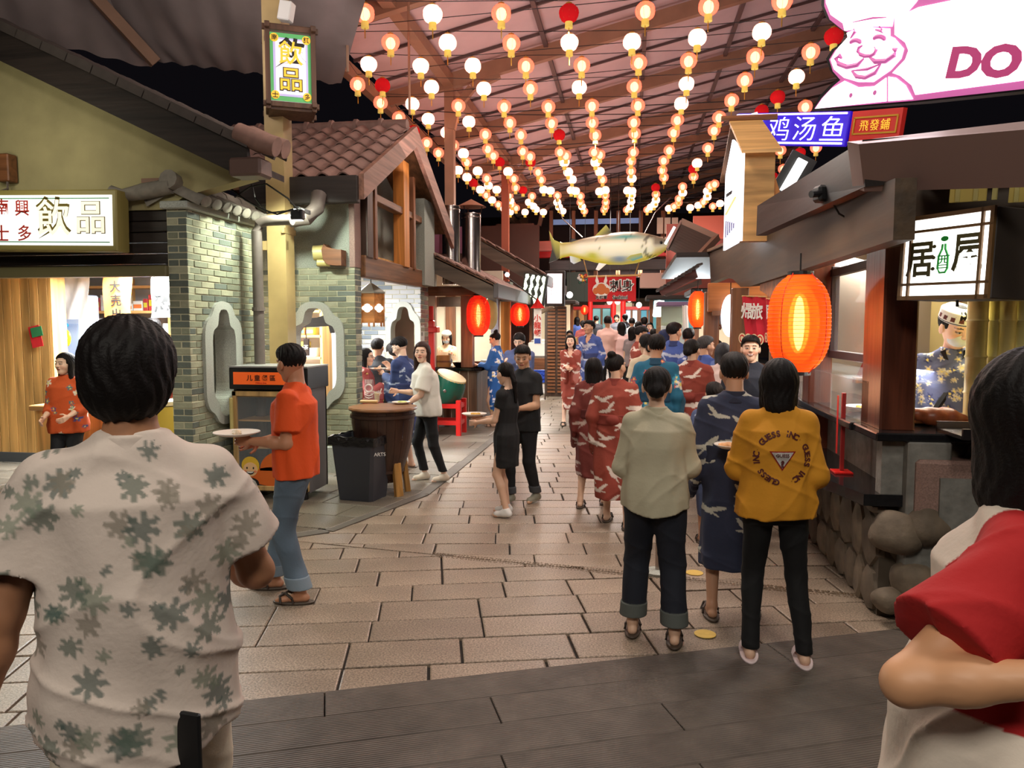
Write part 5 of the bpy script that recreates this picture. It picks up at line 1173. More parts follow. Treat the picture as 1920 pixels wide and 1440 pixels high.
# hanging banners
bn = [(30, 85, 525, 592, (70, 130, 205), '', 'pale blue and white wave-pattern hanging banner beside the pine wall', 9.2), (122, 166, 525, 600, (240, 240, 240), '', 'plain white hanging banner in the shop opening', 9.3), (194, 246, 525, 612, (236, 130, 60), '大売出', 'white and orange hanging banner with brush characters', 9.0), (284, 330, 525, 597, (236, 236, 232), '忍', 'white hanging banner with round black brush character, at shop right', 9.0)]
for x0, x1, y0, y1, c, s_, lb, Yv in bn:
    t = thing('hanging_banner', lb, 'banner', pY((x0+x1)/2, y1, Yv)); fr = vert_quad(x0, (y0-12, y1), x1, (y0-12, y1-4), Yv); P_ = [[fr.P((i/8-.5)*fr.w-.05*(j/6-.5), (.5-j/6)*fr.h, .02*sin(i*1.3+j)) for i in range(9)] for j in range(7)]
    MB().grid(P_, thick=.003).build('cloth', mat('banner_%d' % c[0]+str(c[2]), C(*c), .8), t, smooth=True)
    if c[0] == 70:
        mb = MB(); [mb.lathe([(.001, 0), (.09-.03*k, 0), (.09-.03*k, .004), (.001, .004)], fr.P((i-1)*.14, -fr.h*.42+.02*k, .03+.004*k), 14, R=fr.M()) for i in range(3) for k in (0,)]; mb.build('wave_print', m_whiteink, t); text('氵', .3, fr, 0, .03, .03, m_whiteink, t, h=.28)
    for i, ch in enumerate(s_): n_ = len(s_); text(ch, .2, fr, -.0, fr.h*(.25-.27*i) if n_ > 1 else -.1, .032, m_ink, t, off=.004, h=.15 if n_ > 1 else .24)
    if s_ and len(s_) > 1: P_ = [[fr.P((i/4-.5)*fr.w, (.5-.35*j/3)*fr.h, .024+.02*sin(i*2.6)) for i in range(5)] for j in range(4)]; 
o = MB().tube([(-9, 9.1, 2.52), (-4.4, 9.1, 2.52)], .012, 6).build('banner_rod', m_steel); tag(o, 'thin steel rod carrying the hanging banners in the drinks shop', 'rod')
# snack bags hanging on a rack
t = thing('chiller_cabinet', 'upright lit display cabinet with snack bags at the shop left', 'cabinet', pY(112, 690, 9.5)); x0, x1 = pY(86, 600, 9.5).x, pY(150, 600, 9.5).x; MB().bb((x0, 9.5, 0), (x1, 9.9, 2.2), bev=.02).build('cabinet_body', mat('ice_blue_cabinet', C(190, 205, 232), .4, emit=(.6, .75, 1), es=.25), t); MB().bb((x0+.03, 9.47, 1.1), (x1-.03, 9.5, 1.8)).build('glass_front', m_pane, t)
for i, (px_, c) in enumerate(((103, (130, 50, 130)), (124, (235, 200, 40)))):
    P = pY(px_, 634, 9.42); o = thing('snack_bag', ('purple snack bag hanging on the shop display', 'yellow snack bag hanging beside the purple one')[i], 'snack bag', P); MB().ell(P, (.075, .03, .12), 12, 8).build('pouch', mat('foil_%d' % c[0], C(*c), .3), o, smooth=True); MB().ell(P+Vector((0, -.03, 0)), (.045, .008, .045), 10, 6).build('printed_disc', m_whiteink if i else m_gold, o)
for i, (px_, py_, c, lb) in enumerate(((110, 610, (60, 170, 220), 'blue oval header card above the snack bags'), (97, 575, (70, 190, 200), 'turquoise packet hung high beside the white banner'))):
    P = pY(px_, py_, 9.4); o = thing('header_card', lb, 'card', P); MB().ell(P, (.16, .02, .05), 14, 6).build('card_body', mat('foil_c%d' % i, C(*c), .3), o, smooth=True)
# counter, stool drum, standing sign inside
t = thing('shop_counter', 'wooden counter in front of the shop, mostly behind the man in floral shirt', 'counter', pY(180, 820, 7.6)); c = pY(200, 830, 7.7); MB().bb((c.x-.75, 7.45, .84), (c.x+.65, 8.0, .90), bev=.01).build('counter_top', m_pinex, t); MB().bb((c.x-.7, 7.5, 0), (c.x+.6, 7.95, .84)).build('counter_body', m_pine, t)
P = pY(298, 790, 7.3); t = thing('round_stool_drum', 'pale yellow round drum beside the brick pier', 'drum', (P.x, 7.4, 0)); MB().lathe([(.16, 0), (.20, .2), (.205, .5), (.19, .93), (.001, .94)], (P.x, 7.4, 0), 24).build('shell', mat('yellow_drum', C(196, 168, 60), .5), t, smooth=True); MB().lathe([(.001, .94), (.195, .94), (.20, .965), (.19, .985), (.001, .99)], (P.x, 7.4, 0), 24).build('drum_head', m_kraft, t, smooth=True)
P = pY(280, 740, 8.2); t = thing('standing_poster', 'white poster board with red sun rays and dark pagoda print', 'poster', P); fr = vert_quad(266, (690, 765), 292, (690, 765), 8.2); mb = MB(); fr.box(mb, 0, 0, 0, fr.w, fr.h, .02, bev=.004); mb.build('board', m_paper, t)
mb = MB(); [mb.prism([(0, 0), (.16*cos(a_), .16*sin(a_)), (.16*cos(a_+.16), .16*sin(a_+.16))], fr.P(-.04, -.04, .011), fr.r, fr.u, fr.n, .003) for a_ in np.arange(.3, 2.0, .33)]; mb.build('sun_rays', m_redink, t); mb = MB(); fr.box(mb, 0, -fr.h*.33, .012, fr.w*.8, fr.h*.2, .004); mb.build('pagoda_print', mat('navy_ink', C(36, 40, 80), .6), t)
MB().bb((P.x-.02, 8.18, 0), (P.x+.02, 8.2, P.z)).build('stand_leg', m_pine, t)
t = thing('side_shelf', 'low shelf with white towels beside the brick pier inside the shop', 'shelf', pY(304, 765, 8.3)); c = pY(304, 762, 8.4); MB().bb((c.x-.16, 8.3, 0), (c.x+.18, 8.6, c.z-.02)).build('body', m_browny, t); MB().bb((c.x-.16, 8.28, c.z-.02), (c.x+.18, 8.6, c.z+.04), bev=.015).build('towels', m_paper, t)
# ================================================================== FRIDGE, BIN, BARREL TABLE
Yf = 7.2; xl, xr = pY(437, 800, Yf).x, pY(437, 800, Yf).x+.80; zt = pY(480, 693, Yf).z
t = thing('display_fridge', 'wood-framed glass-door display cabinet with orange header and cartoon faces', 'cabinet', ((xl+xr)/2, Yf+.25, 0))
MB().bb((xl, Yf+.03, .08), (xl+.03, Yf+.5, zt), bev=.004).build('side_panel', m_darkz, t); MB().bb((xr-.03, Yf+.03, .08), (xr, Yf+.5, zt), bev=.004).build('side_panel', mat('grey_side_panel', C(92, 90, 92), .5), t)
MB().bb((xl, Yf+.47, .08), (xr, Yf+.5, zt)).build('back_panel', mat('fridge_back', C(40, 28, 22), .6), t); MB().bb((xl-.02, Yf-.02, zt-.20), (xr+.02, Yf+.52, zt+.02), bev=.008).build('header_box', m_black, t); MB().bb((xl-.02, Yf-.02, zt+.02), (xr+.02, Yf+.52, zt+.035)).build('top_sheet', mat('grey_top', C(150, 150, 148), .4), t)
zb_ = zt-.22
fr = Fr((xl+.03, Yf-.022, zt-.025), (xr-.05, Yf-.022, zt-.025), (xr-.05, Yf-.022, zt-.15), (xl+.03, Yf-.022, zt-.15)); mb = MB(); fr.box(mb, 0, 0, 0, fr.w, fr.h, .006); mb.build('orange_strip', mat('orange_panel', C(226, 92, 30), .5, emit=C(226, 92, 30), es=.35), t); text('儿 童 餐 區', .08, fr, -.06, .005, .006, m_ink, t, off=.001, h=.062); text('Children Area', .02, fr, -.06, -.045, .006, m_redink, t, h=.014)
dr = MB(); w_ = .045
for a, b in (((xl, zb_-.05), (xr, zb_)), ((xl, .10), (xr, .15))): dr.bb((a[0], Yf-.01, a[1]), (b[0], Yf+.03, b[1]), bev=.004)
for x in (xl, xr-w_): dr.bb((x, Yf-.01, .10), (x+w_, Yf+.03, zb_), bev=.004)
D = dr.build('door', mat('pale_wood_frame', C(196, 160, 104), .5, grain=(2, 12)), t); MB().bb((xl-.012, Yf-.05, .7), (xl+.018, Yf-.01, 1.05), bev=.008).build('handle', m_bamboo, D)
MB().bb((xl+w_, Yf+.01, .15), (xr-w_, Yf+.014, zb_-.05)).build('glass', m_pane, D)
for z in (.52, .80, 1.05): MB().bb((xl+.03, Yf+.06, z), (xr-.03, Yf+.46, z+.016)).build('shelf', m_pinex, t)
MB().bb((xl+.03, Yf+.03, .08), (xr-.03, Yf+.46, .15)).build('floor_panel', m_dark, t)
for x in (xl+.06, xr-.06): MB().lathe([(.03, 0), (.035, .04), (.03, .08)], (x, Yf+.05, 0), 12).build('caster', m_black, t)
# cartoon sticker: two smiling children faces
frc = Fr((xl+w_, Yf, .50), (xr-w_, Yf, .50), (xr-w_, Yf, .15), (xl+w_, Yf, .15)); st = MB(); oc = mat('sticker_orange', C(226, 110, 40), .5); 
def disc(fr, x, y, z, rx, ry, m_, par, nm='print', n=20, a0=0, a1=2*pi):
    mb = MB(); pts = [(rx*cos(a0+(a1-a0)*i/n), ry*sin(a0+(a1-a0)*i/n)) for i in range(n+(0 if a1-a0 > 6.2 else 1))]; mb.prism(pts, fr.P(x, y, z), fr.r, fr.u, fr.n, .0015); return mb.build(nm, m_, par)
disc(frc, .10, -.02, .0, .22, .20, oc, t, 'sticker', a0=0, a1=pi); disc(frc, .05, -.08, .0, .30, .10, oc, t, 'sticker')
skn = mat('sticker_skin', C(250, 205, 150), .5); yel2 = mat('sticker_yellow', C(240, 196, 60), .5)
for x_, y_, r_, hc_ in ((-.22, .0, .088, yel2), (.13, .09, .085, oc)):
    disc(frc, x_, y_+.03, .003, r_*1.1, r_*1.05, hc_, t, 'sticker_hair'); disc(frc, x_, y_-.01, .006, r_*.88, r_*.82, skn, t, 'sticker_face')
    for s_ in (-1, 1): disc(frc, x_+s_*.035, y_+.005, .009, .008, .012, m_ink, t, 'sticker_eye', 10); disc(frc, x_+s_*.055, y_-.03, .009, .015, .011, mat('sticker_blush', C(240, 140, 100), .5), t, 'sticker_cheek', 10)
    disc(frc, x_, y_-.03, .009, .042, .032, m_ink, t, 'sticker_mouth', 14, pi, 2*pi); disc(frc, x_, y_-.032, .011, .036, .016, m_whiteink, t, 'sticker_teeth', 14, pi, 2*pi)
disc(frc, -.22, -.155, .003, .09, .06, m_ink, t, 'sticker_body'); disc(frc, -.22, -.16, .006, .035, .05, yel2, t, 'sticker_scarf')
# bin
Yb3 = 7.72; Yb3 = 7.42; c = pY(680, 870, Yb3); t = thing('waste_bin', 'tall charcoal plastic bin with black liner beside the barrel table', 'bin', (c.x, Yb3, 0)); zt = pY(680, 822, Yb3-.2).z
vs = []; 
for (w_, d_, z_) in ((.19, .17, 0), (.245, .22, zt-.04), (.255, .23, zt-.04), (.26, .235, zt), (.235, .21, zt), (.23, .205, zt-.06), (.18, .16, .03)):
    for sx_, sy_ in ((-1, -1), (1, -1), (1, 1), (-1, 1)):
        ch_ = .03; 
        vs += ([(sx_*w_, sy_*(d_-ch_), z_), (sx_*(w_-ch_), sy_*d_, z_)] if sx_*sy_ < 0 else [(sx_*(w_-ch_), sy_*d_, z_), (sx_*w_, sy_*(d_-ch_), z_)])
order = []
vs2 = []
for k in range(7):
    ring = vs[k*8:(k+1)*8]; ring.sort(key=lambda p: atan2(p[1], p[0])); vs2 += ring
mb = MB(); Rb = Matrix.Rotation(radians(-10), 3, 'Z'); mb.add([Rb @ Vector(p)+Vector((c.x, Yb3, 0)) for p in vs2], [(i*8+j, i*8+(j+1) % 8, (i+1)*8+(j+1) % 8, (i+1)*8+j) for i in range(6) for j in range(8)]+[tuple(range(8))[::-1], tuple(range(48, 56))]); mb.build('bin_body', m_bin, t)
mb = MB(); ring = []
for k in range(40):
    a_ = 2*pi*k/40; q = max(abs(cos(a_)), abs(sin(a_))); ring.append((cos(a_)/q*.262, sin(a_)/q*.236))
P_ = [[Rb @ Vector((x*(1+.02*sin(k*2.1+j)), y*(1+.02*sin(k*2.7+j)), z_+.006*sin(k*1.7)))+Vector((c.x, Yb3, 0)) for k, (x, y) in enumerate(ring+ring[:1])] for j, z_ in enumerate((zt-.075, zt-.03, zt+.012, zt+.012, zt-.05))]
for j, s_ in ((3, .93), (4, .9)): P_[j] = [Vector((c.x+(p.x-c.x)*s_, Yb3+(p.y-Yb3)*s_, p.z)) for p in P_[j]]
mb.grid(P_).build('bin_liner', m_bag, t, smooth=True)
fr = Fr((c.x+.23, Yb3-.02, .53), (c.x+.26, Yb3+.08, .53), (c.x+.25, Yb3+.08, .46), (c.x+.22, Yb3-.02, .46)); 
P0 = pY(712, 853, Yb3-.23); fr = Fr(P0+Vector((-.05, -.004, .04)), P0+Vector((.05, .01, .045)), P0+Vector((.05, .01, -.03)), P0+Vector((-.05, -.004, -.035))); text('ARTS', .04, fr, 0, 0, .004, m_whiteink, t, h=.035)
# barrel table
Yt = 8.15; c = pZ(718, 762, .93); tx, ty = c.x, c.y; t = thing('barrel_table', 'dark wooden barrel table with round top and splayed stand legs', 'table', (tx, ty, 0)); Rt_ = 63/1430*depth_of((tx, ty, .93))
MB().lathe([(Rt_*.80, .895), (Rt_, .90), (Rt_*1.02, .915), (Rt_*1.0, .93), (.001, .931)], (tx, ty, 0), 40).build('tabletop', mat('worn_tabletop', C(134, 92, 60), .35, grain=(0, 7)), t, smooth=True)
nst = 22
for k in range(nst):
    a0, a1 = 2*pi*k/nst, 2*pi*(k+.97)/nst; prof = [(Rt_*.44, .14), (Rt_*.62, .28), (Rt_*.84, .55), (Rt_*.93, .78), (Rt_*.92, .895)]; P_ = [[(tx+r*cos(a0+(a1-a0)*i/3), ty+r*sin(a0+(a1-a0)*i/3), z) for i in range(4)] for r, z in prof]; MB().grid(P_).build('stave', mat('dark_stave', C(60, 38, 28), .3, grain=(2, 12), rand=.12), t, smooth=True)
MB().lathe([(.001, .15), (Rt_*.44, .15)], (tx, ty, 0), 24).build('barrel_base', m_dark, t)
for z, r in ((.26, .59), (.84, .935)): MB().lathe([(Rt_*r, z-.02), (Rt_*(r+.03), z-.015), (Rt_*(r+.03), z+.015), (Rt_*r, z+.02)], (tx, ty, 0), 40).build('hoop', mat('hoop', C(60, 40, 30), .4), t, smooth=True)
for a_ in (-.6, -2.3, .5, 2.4): MB().bar((tx+Rt_*.72*cos(a_), ty+Rt_*.72*sin(a_), 0), (tx+Rt_*.60*cos(a_), ty+Rt_*.60*sin(a_), .36), .09, .06, bev=.01, up=(cos(a_), sin(a_), 0)).build('leg', mat('yellow_wood_leg', C(168, 122, 62), .5, grain=(2, 12)), t)
def on_table(px_, py_): return pZ(px_, py_, .932)
p = on_table(692, 756); o = thing('table_number_stand', 'clear engraved table stand in a small wooden base on the barrel table', 'stand', p); MB().box(p+Vector((0, 0, .018)), (.2, .05, .034), bev=.01).build('base', m_pinex, o)
fr = Fr(p+Vector((-.055, 0, .26)), p+Vector((.055, 0, .26)), p+Vector((.055, 0, .03)), p+Vector((-.055, 0, .03))); mb = MB(); fr.box(mb, 0, 0, 0, fr.w, fr.h, .006); mb.build('acrylic_panel', m_pane, o); mb = MB(); [mb.tube([fr.P(.045*cos(a_)*k, .045*sin(a_)*k+.02, .006) for a_ in np.linspace(0, 2*pi, 17)], .0025, 4) for k in (1, .8)]; [mb.tube([fr.P(-.03+.015*k, .07, .006), fr.P(-.035+.018*k, .115, .006)], .0025, 4) for k in range(5)]; [mb.tube([fr.P(-.045, -.05-.025*k, .006), fr.P(0, -.065-.025*k, .006), fr.P(.045, -.05-.025*k, .006)], .0025, 4) for k in range(2)]; mb.build('engraving', m_whiteink, o)
p = on_table(707, 754); o = thing('milk_tea_glass', 'glass of milky tea with a straw on the barrel table', 'drink', p); MB().lathe([(.026, .002), (.034, .12), (.032, .12), (.025, .008)], p, 16).build('glass', m_pane, o, smooth=True); MB().lathe([(.001, .006), (.024, .006), (.031, .10), (.001, .10)], p, 16).build('tea', mat('milk_tea', C(214, 180, 136), .3), o, smooth=True); MB().tube([p+Vector((.01, 0, .02)), p+Vector((.05, .01, .15))], .004, 6).build('straw', m_whiteink, o)
def plate(p, r, label, food=None, tilt=None, name='plate', n=5):
    o = thing(name, label, 'plate', p); R = tilt or Matrix.Identity(3); MB().lathe([(.001, 0), (r*.62, 0), (r*.8, .008), (r, .020), (r*.99, .024), (r*.78, .013), (r*.6, .005), (.001, .005)], p, 28, R=R).build('plate_body', m_plate, o, smooth=True)
    if food:
        rg3 = random.Random(int(r*1000)+n); mb = MB()
        for i in range(n): a_, q = rg3.uniform(0, 6.28), rg3.uniform(0, r*.5); mb.ell(Vector(p)+R @ Vector((q*cos(a_), q*sin(a_), .018)), (rg3.uniform(.018, .035), rg3.uniform(.014, .02), .012), 8, 6)
        mb.build('food', mat('food_%d_%d_%d' % food, C(*food), .5, noise=(40, .3)), o, smooth=True)
    return o
plate(on_table(752, 757), .10, 'white plate with green cake on the barrel table', (206, 214, 120), n=4)
p = on_table(738, 750); 
# wood lantern lamp in the porch
P = pY(696, 578, 9.6); t = thing('wooden_lantern_lamp', 'hexagonal wooden hanging lamp with white cloud-shaped panels in the porch', 'lamp', P); hw = .17; hh_ = .19; wl_ = mat('lamp_wood', C(176, 116, 56), .5, grain=(0, 12))
MB().lathe([(hw, -hh_), (hw, hh_), (.001, hh_)][::1], P, 6).build('casing', wl_, t); MB().lathe([(hw*1.1, hh_), (hw*1.12, hh_+.02), (.03, hh_+.13), (.001, hh_+.14)], P, 6).build('cover', mat('lamp_cover', C(140, 138, 126), .5), t); MB().tube([P+Vector((0, 0, hh_+.13)), P+Vector((0, 0, 1.0))], .008, 6).build('hanger', m_wire, t)
for k in range(6):
    a_ = 2*pi*(k+.5)/6; n_ = Vector((cos(a_), sin(a_), 0)); r_ = Vector((-sin(a_), cos(a_), 0)); q = hw*cos(pi/6)+.003; pts = [(.075, 0), (.06, .022), (.04, .028), (.03, .046), (0, .055), (-.03, .046), (-.04, .028), (-.06, .022), (-.075, 0), (-.06, -.022), (-.04, -.028), (-.03, -.046), (0, -.055), (.03, -.046), (.04, -.028), (.06, -.022)]
    MB().prism(pts, P+n_*q, r_, (0, 0, 1), n_, .004).build('lit_panel', m_lit, t)
    for s_ in (0,): MB().bar(P+Vector((cos(2*pi*k/6)*hw, sin(2*pi*k/6)*hw, -hh_-.05)), P+Vector((cos(2*pi*k/6)*hw, sin(2*pi*k/6)*hw, hh_)), .02, .02).build('frame_post', wl_, t)
o = thing('ceiling_tube_light', 'long white ceiling light at the porch front', 'lamp', (-3.5, 10.7, 2.6)); MB().bb((-3.9, 10.6, 2.56), (-3.3, 10.7, 2.6)).build('tube', m_lit, o); MB().bb((-3.92, 10.58, 2.6), (-3.28, 10.72, 2.62)).build('fitting', m_white, o)
# ================================================================== BIG PAPER LANTERNS
paper_o = shell_mat('orange_paper', (1., .13, .015), .72, (1, .62, .3), .5); paper_r = shell_mat('red_paper', (1., .04, .02), .62, (1, .42, .25), .5); glow_in = shell_mat('lantern_glow_core', (1, .62, .16), .9, (1, 1, 1), .5); glow_in2 = shell_mat('lantern_glow_halo', (1, .34, .05), .55, (1, 1, 1), .6)
hot = mat('hot_bulb', (1, 1, 1), emit=(1, .82, .5), es=16)
def big_lantern(px_, py0, py1, wpx, Y, label, shell, nrib=26):
    c = pY(px_, (py0+py1)/2, Y); d = depth_of(c); Hh = (py1-py0)/FPX*d/2; Rr = wpx/FPX*d/2; t = thing('paper_lantern', label, 'lantern', c)
    prof = []; n = nrib*2
    for i in range(n+1):
        v = i/n*2-1; r = Rr*max(.40, (max(0, 1-abs(v)**2.8))**.5)*(1 if i % 2 else .985); prof.append((r, v*Hh))
    vs, fs, m = [], [], 32
    for r, z in prof:
        for j in range(m): vs.append((c.x+r*cos(2*pi*j/m), c.y+r*sin(2*pi*j/m), c.z+z))
    for i in range(n):
        for j in range(m): fs.append((i*m+j, i*m+(j+1) % m, (i+1)*m+(j+1) % m, (i+1)*m+j))
    MB().add(vs, fs).build('paper_body', shell, t, smooth=True)
    for s_ in (-1, 1): MB().lathe([(.001, -.012), (Rr*.42, -.012), (Rr*.42, .012), (.001, .012)], c+Vector((0, 0, s_*Hh)), 20).build('end_ring', m_black, t)
    mb = MB(); [mb.tube([(c.x+1.004*r*cos(a_), c.y+1.004*r*sin(a_), c.z+z) for a_ in np.linspace(0, 2*pi, 33)], .0016 if Y < 8 else .003, 4, cap=False) for r, z in prof[1:-1:2]]; mb.build('rib_hoops', mat('hoop_orange' if shell is paper_o else 'hoop_red', C(214, 92, 30) if shell is paper_o else C(170, 26, 16), .6), t)
    MB().ell(c, (Rr*.18, Rr*.18, Hh*.55), 12, 10).build('bulb', hot, t, smooth=True); MB().ell(c, (Rr*.34, Rr*.34, Hh*.62), 16, 12).build('inner_glow', glow_in, t, smooth=True); MB().ell(c, (Rr*.66, Rr*.66, Hh*.8), 16, 12).build('outer_glow', glow_in2, t, smooth=True); MB().tube([c+Vector((0, 0, Hh)), c+Vector((0, 0, Hh+(.14 if Y < 20 else 4.5)))], .006, 5).build('hook', m_wire, t)  # nested glow shells added to grade the light outwards from the bulb
    for j in range(4): a_ = pi/4+pi/2*j; MB().tube([(c.x+1.005*r*cos(a_), c.y+1.005*r*sin(a_), c.z+z) for r, z in prof[::4]], .004, 4).build('side_cord', mat('lantern_cord', C(190, 40, 20), .6), t)
    l = lamp('POINT', tuple(c+Vector((0, 0, -Hh-.1))), 3.5 if shell is paper_o else 4, (1, .42, .2), .15)
    return t
big_lantern(1498, 513, 700, 113, 5.7, 'large glowing orange paper lantern at the sushi stall corner', paper_o)
big_lantern(897, 553, 630, 45, 12.6, 'large red paper lantern hanging at the first left stall', paper_r)
big_lantern(975, 567, 612, 36, 15.6, 'red paper lantern farther along the left stalls', paper_r)
big_lantern(1308, 545, 615, 36, 11.2, 'orange paper lantern behind the right timber beam', paper_o)
big_lantern(1096, 572, 590, 14, 27, 'small orange lantern far down the left side', paper_r, 10)
# ================================================================== RIGHT STALL (sushi bar)
rs = thing('sushi_stall', 'dark timber sushi stall with stone base at right', 'stall', (1.9, 5.5, 0))
def psec(poly, X, t, nm, m_, par, name=None): return MB().prism(poly, (X, 0, 0), (0, 1, 0), (0, 0, 1), (1, 0, 0), t).build(nm, m_, par)
beamY = [(4.05, 2.20), (8.5, 2.20), (9.3, 2.23), (10.0, 2.36), (10.8, 2.44), (12.7, 2.46), (13.0, 2.96), (4.05, 2.50)]
psec(beamY, 1.28, .10, 'verge_board', mat('olive_stained_board', C(66, 49, 32), .5, grain=(1, 10)), rs)
psec([(4.3, 2.515), (13.0, 2.98), (13.0, 3.02), (4.3, 2.55)], 1.24, .16, 'verge_cap', m_browny, rs)
# posts
post_m = mat('mahogany_post', C(92, 48, 32), .35, grain=(2, 14))
p0 = pX(1640, 800, 1.5)
MB().bb((1.5, 4.86, 1.14), (1.70, 5.25, 2.26), bev=.012).build('corner_post', post_m, rs)
MB().bb((1.46, 6.55, 0), (1.64, 6.78, 2.5), bev=.01).build('post', post_m, rs)
# stone base and shelves
MB().bb((1.62, 4.72, .0), (1.86, 9.0, 1.10), bev=.01).build('counter_wall', m_concrete, rs)
MB().bb((1.42, 5.2, 1.10), (1.95, 9.0, 1.15), bev=.008).build('counter_top', m_counter, rs); MB().bb((1.44, 4.72, 1.10), (3.6, 5.2, 1.15), bev=.008).build('counter_top', m_counter, rs)
sh = []
for i in range(21):
    y = 4.78+ (9-4.78)*i/20; q = (y-4.78); sh.append((1.40-.26*max(0, sin(min(1, q/2.6)*pi))**1.2, y))
MB().prism([(1.70, 4.78)]+sh+[(1.70, 9.0)], (0, 0, .70), (1, 0, 0), (0, 1, 0), (0, 0, 1), .07).build('low_shelf', m_counter, rs)
rgs = random.Random(21)
def rubble(o, u, n, Wd, z0, z1, par, seed=1, s=.26):
    o, u, n = map(Vector, (o, u, n)); rgq = random.Random(seed); R = Matrix((u, n, Vector((0, 0, 1)))).transposed()
    MB().box(o+u*Wd/2-n*.08+Vector((0, 0, (z0+z1)/2)), (Wd, .16, z1-z0), R).build('mortar_bed', mat('dark_mortar', C(84, 74, 62), .9), par)
    z = z0; 
    while z < z1-.05:
        hh = min(rgq.uniform(.7, 1.25)*s, z1-z); x = 0
        while x < Wd-.03:
            w = min(rgq.uniform(.5, .95)*s, Wd-x); k = rgq.randint(6, 8); cx, cz = x+w/2, z+hh/2; 
            pts = [(cos(2*pi*j/k+.4)*w*.54*rgq.uniform(.95, 1.12), sin(2*pi*j/k+.4)*hh*.54*rgq.uniform(.95, 1.12)) for j in range(k)]
            c = o+u*cx; c.z = cz; vs = [c+u*a+Vector((0, 0, b))-n*.03 for a, b in pts]+[c+u*a*.93+Vector((0, 0, b*.93))+n*.018 for a, b in pts]+[c+u*a*.72+Vector((0, 0, b*.72))+n*(.028+rgq.uniform(0, .012)) for a, b in pts]
            fs = [(i, (i+1) % k, k+(i+1) % k, k+i) for i in range(k)]+[(k+i, k+(i+1) % k, 2*k+(i+1) % k, 2*k+i) for i in range(k)]+[tuple(range(2*k, 3*k))]
            MB().add(vs, fs).build('stone', m_rubble, par, smooth=True); x += w
        z += hh
rubble((1.52, 4.85, 0), (0, 1, 0), (-1, 0, 0), 4.1, 0, .70, rs, 3, .33); rubble((1.55, 4.88, 0), (1, 0, 0), (0, -1, 0), 1.9, 0, 1.10, rs, 4, .34)
MB().bb((1.50, 4.80, .70), (1.62, 4.9, 1.10)).build('end_wall', m_concrete, rs)
MB().bb((1.66, 4.68, .50), (2.2, 4.86, 1.0), bev=.02).build('granite_block', m_granite_pink, rs); MB().bb((1.78, 4.66, .58), (2.15, 4.69, .9)).build('metal_hatch', m_concrete, rs)
for i, (px_, py_, r) in enumerate(((1680, 1000, .15), (1712, 1090, .13), (1668, 1125, .10), (1740, 985, .15))):
    P = pY(px_, py_, 4.74); o = thing('boulder', ('rounded pale boulder against the stall corner', 'grey boulder below the pale boulder', 'small boulder near the paving edge', 'boulder below the pink granite block')[i], 'boulder', (P.x, P.y, P.z)); q = Sdf(); q.ell((0, 0, 0), (r, r*.8, r*.85), 0); q.disp = lambda X, Y, Z, s_=i: .012*np.sin(22*X+s_)*np.sin(19*Y+3*Z)+.008*np.sin(31*Z+s_*2); v, f = q.mesh(.016); child('rock', np_mesh('rock', v, f, None, m_rubble), o, (0, 0, 0)) if False else None
    me = np_mesh('rock', v, f, None, m_rubble); child('rock', me, o, (0, 0, 0))
# windows on the alley side: dark frames over glass
for z in (1.55, 2.2): MB().bb((1.60, 5.05, z-.03), (1.66, 6.6, z+.03), bev=.004).build('window_rail', m_black if z > 2 else mat('dark_frame', C(58, 46, 52), .4), rs)
for y in (5.08, 5.55, 6.5): MB().bb((1.60, y-.02, 1.55), (1.66, y+.02, 2.25), bev=.004).build('window_mullion', mat('dark_frame', C(58, 46, 52), .4), rs)
for a, b in ((5.1, 5.53), (5.57, 6.48)): MB().bb((1.625, a, 1.58), (1.63, b, 2.18)).build('window_pane', m_pane, rs)
for a, b in ((5.1, 6.0), (6.02, 7.6)): MB().bb((1.50, a, 1.16), (1.506, b, 1.42)).build('glass_guard', m_pane, rs)
MB().bb((1.50, 5.1, 1.415), (1.95, 7.6, 1.425)).build('glass_shelf', m_pane, rs)
MB().bb((1.95, 5.0, .9), (2.5, 9.0, 1.02)).build('prep_bench', m_steel, rs)
# interior back walls and bamboo
struct(MB().bb((3.3, 4.4, 0), (3.4, 9.2, 2.7)).build('wall_stall_back', mat('warm_cream_wall', C(190, 168, 104), .8)))
struct(MB().bb((1.95, 9.1, 0), (3.4, 9.2, 2.7)).build('wall_stall_end', mat('beige_grey_wall', C(168, 156, 140), .8))); struct(MB().bb((1.6, 4.3, 2.58), (3.6, 9.2, 2.64)).build('ceiling_stall', mat('grey_ceiling', C(170, 165, 170), .8)))
for i in range(7): o = thing('wall_board', '', 'x'); bpy.data.objects.remove(o); MB().bb((3.27, 4.6+.62*i, .9), (3.30, 4.72+.62*i, 2.5)).build('wall_batten', m_orangewood, rs)
for i, (px_, r) in enumerate(((1832, .058), (1866, .05), (1888, .048), (1912, .05), (1946, .05))):
    Yb5 = 5.12+.05*(i % 2); P = pY(px_, 620, Yb5+.0); t = thing('bamboo_pole', f'upright bamboo pole, {ordn(i)} from left behind the stall front', 'bamboo pole', (P.x, Yb5, 1.15)); z = 1.15
    pts = []; rr = []
    while z < 2.6: pts += [(P.x, Yb5, z), (P.x, Yb5, z+.20), (P.x, Yb5, z+.212)]; rr += [r, r, r*1.12]; z += .224
    MB().tube(pts, rr, 12).build('cane', m_bamboo, t, smooth=True)
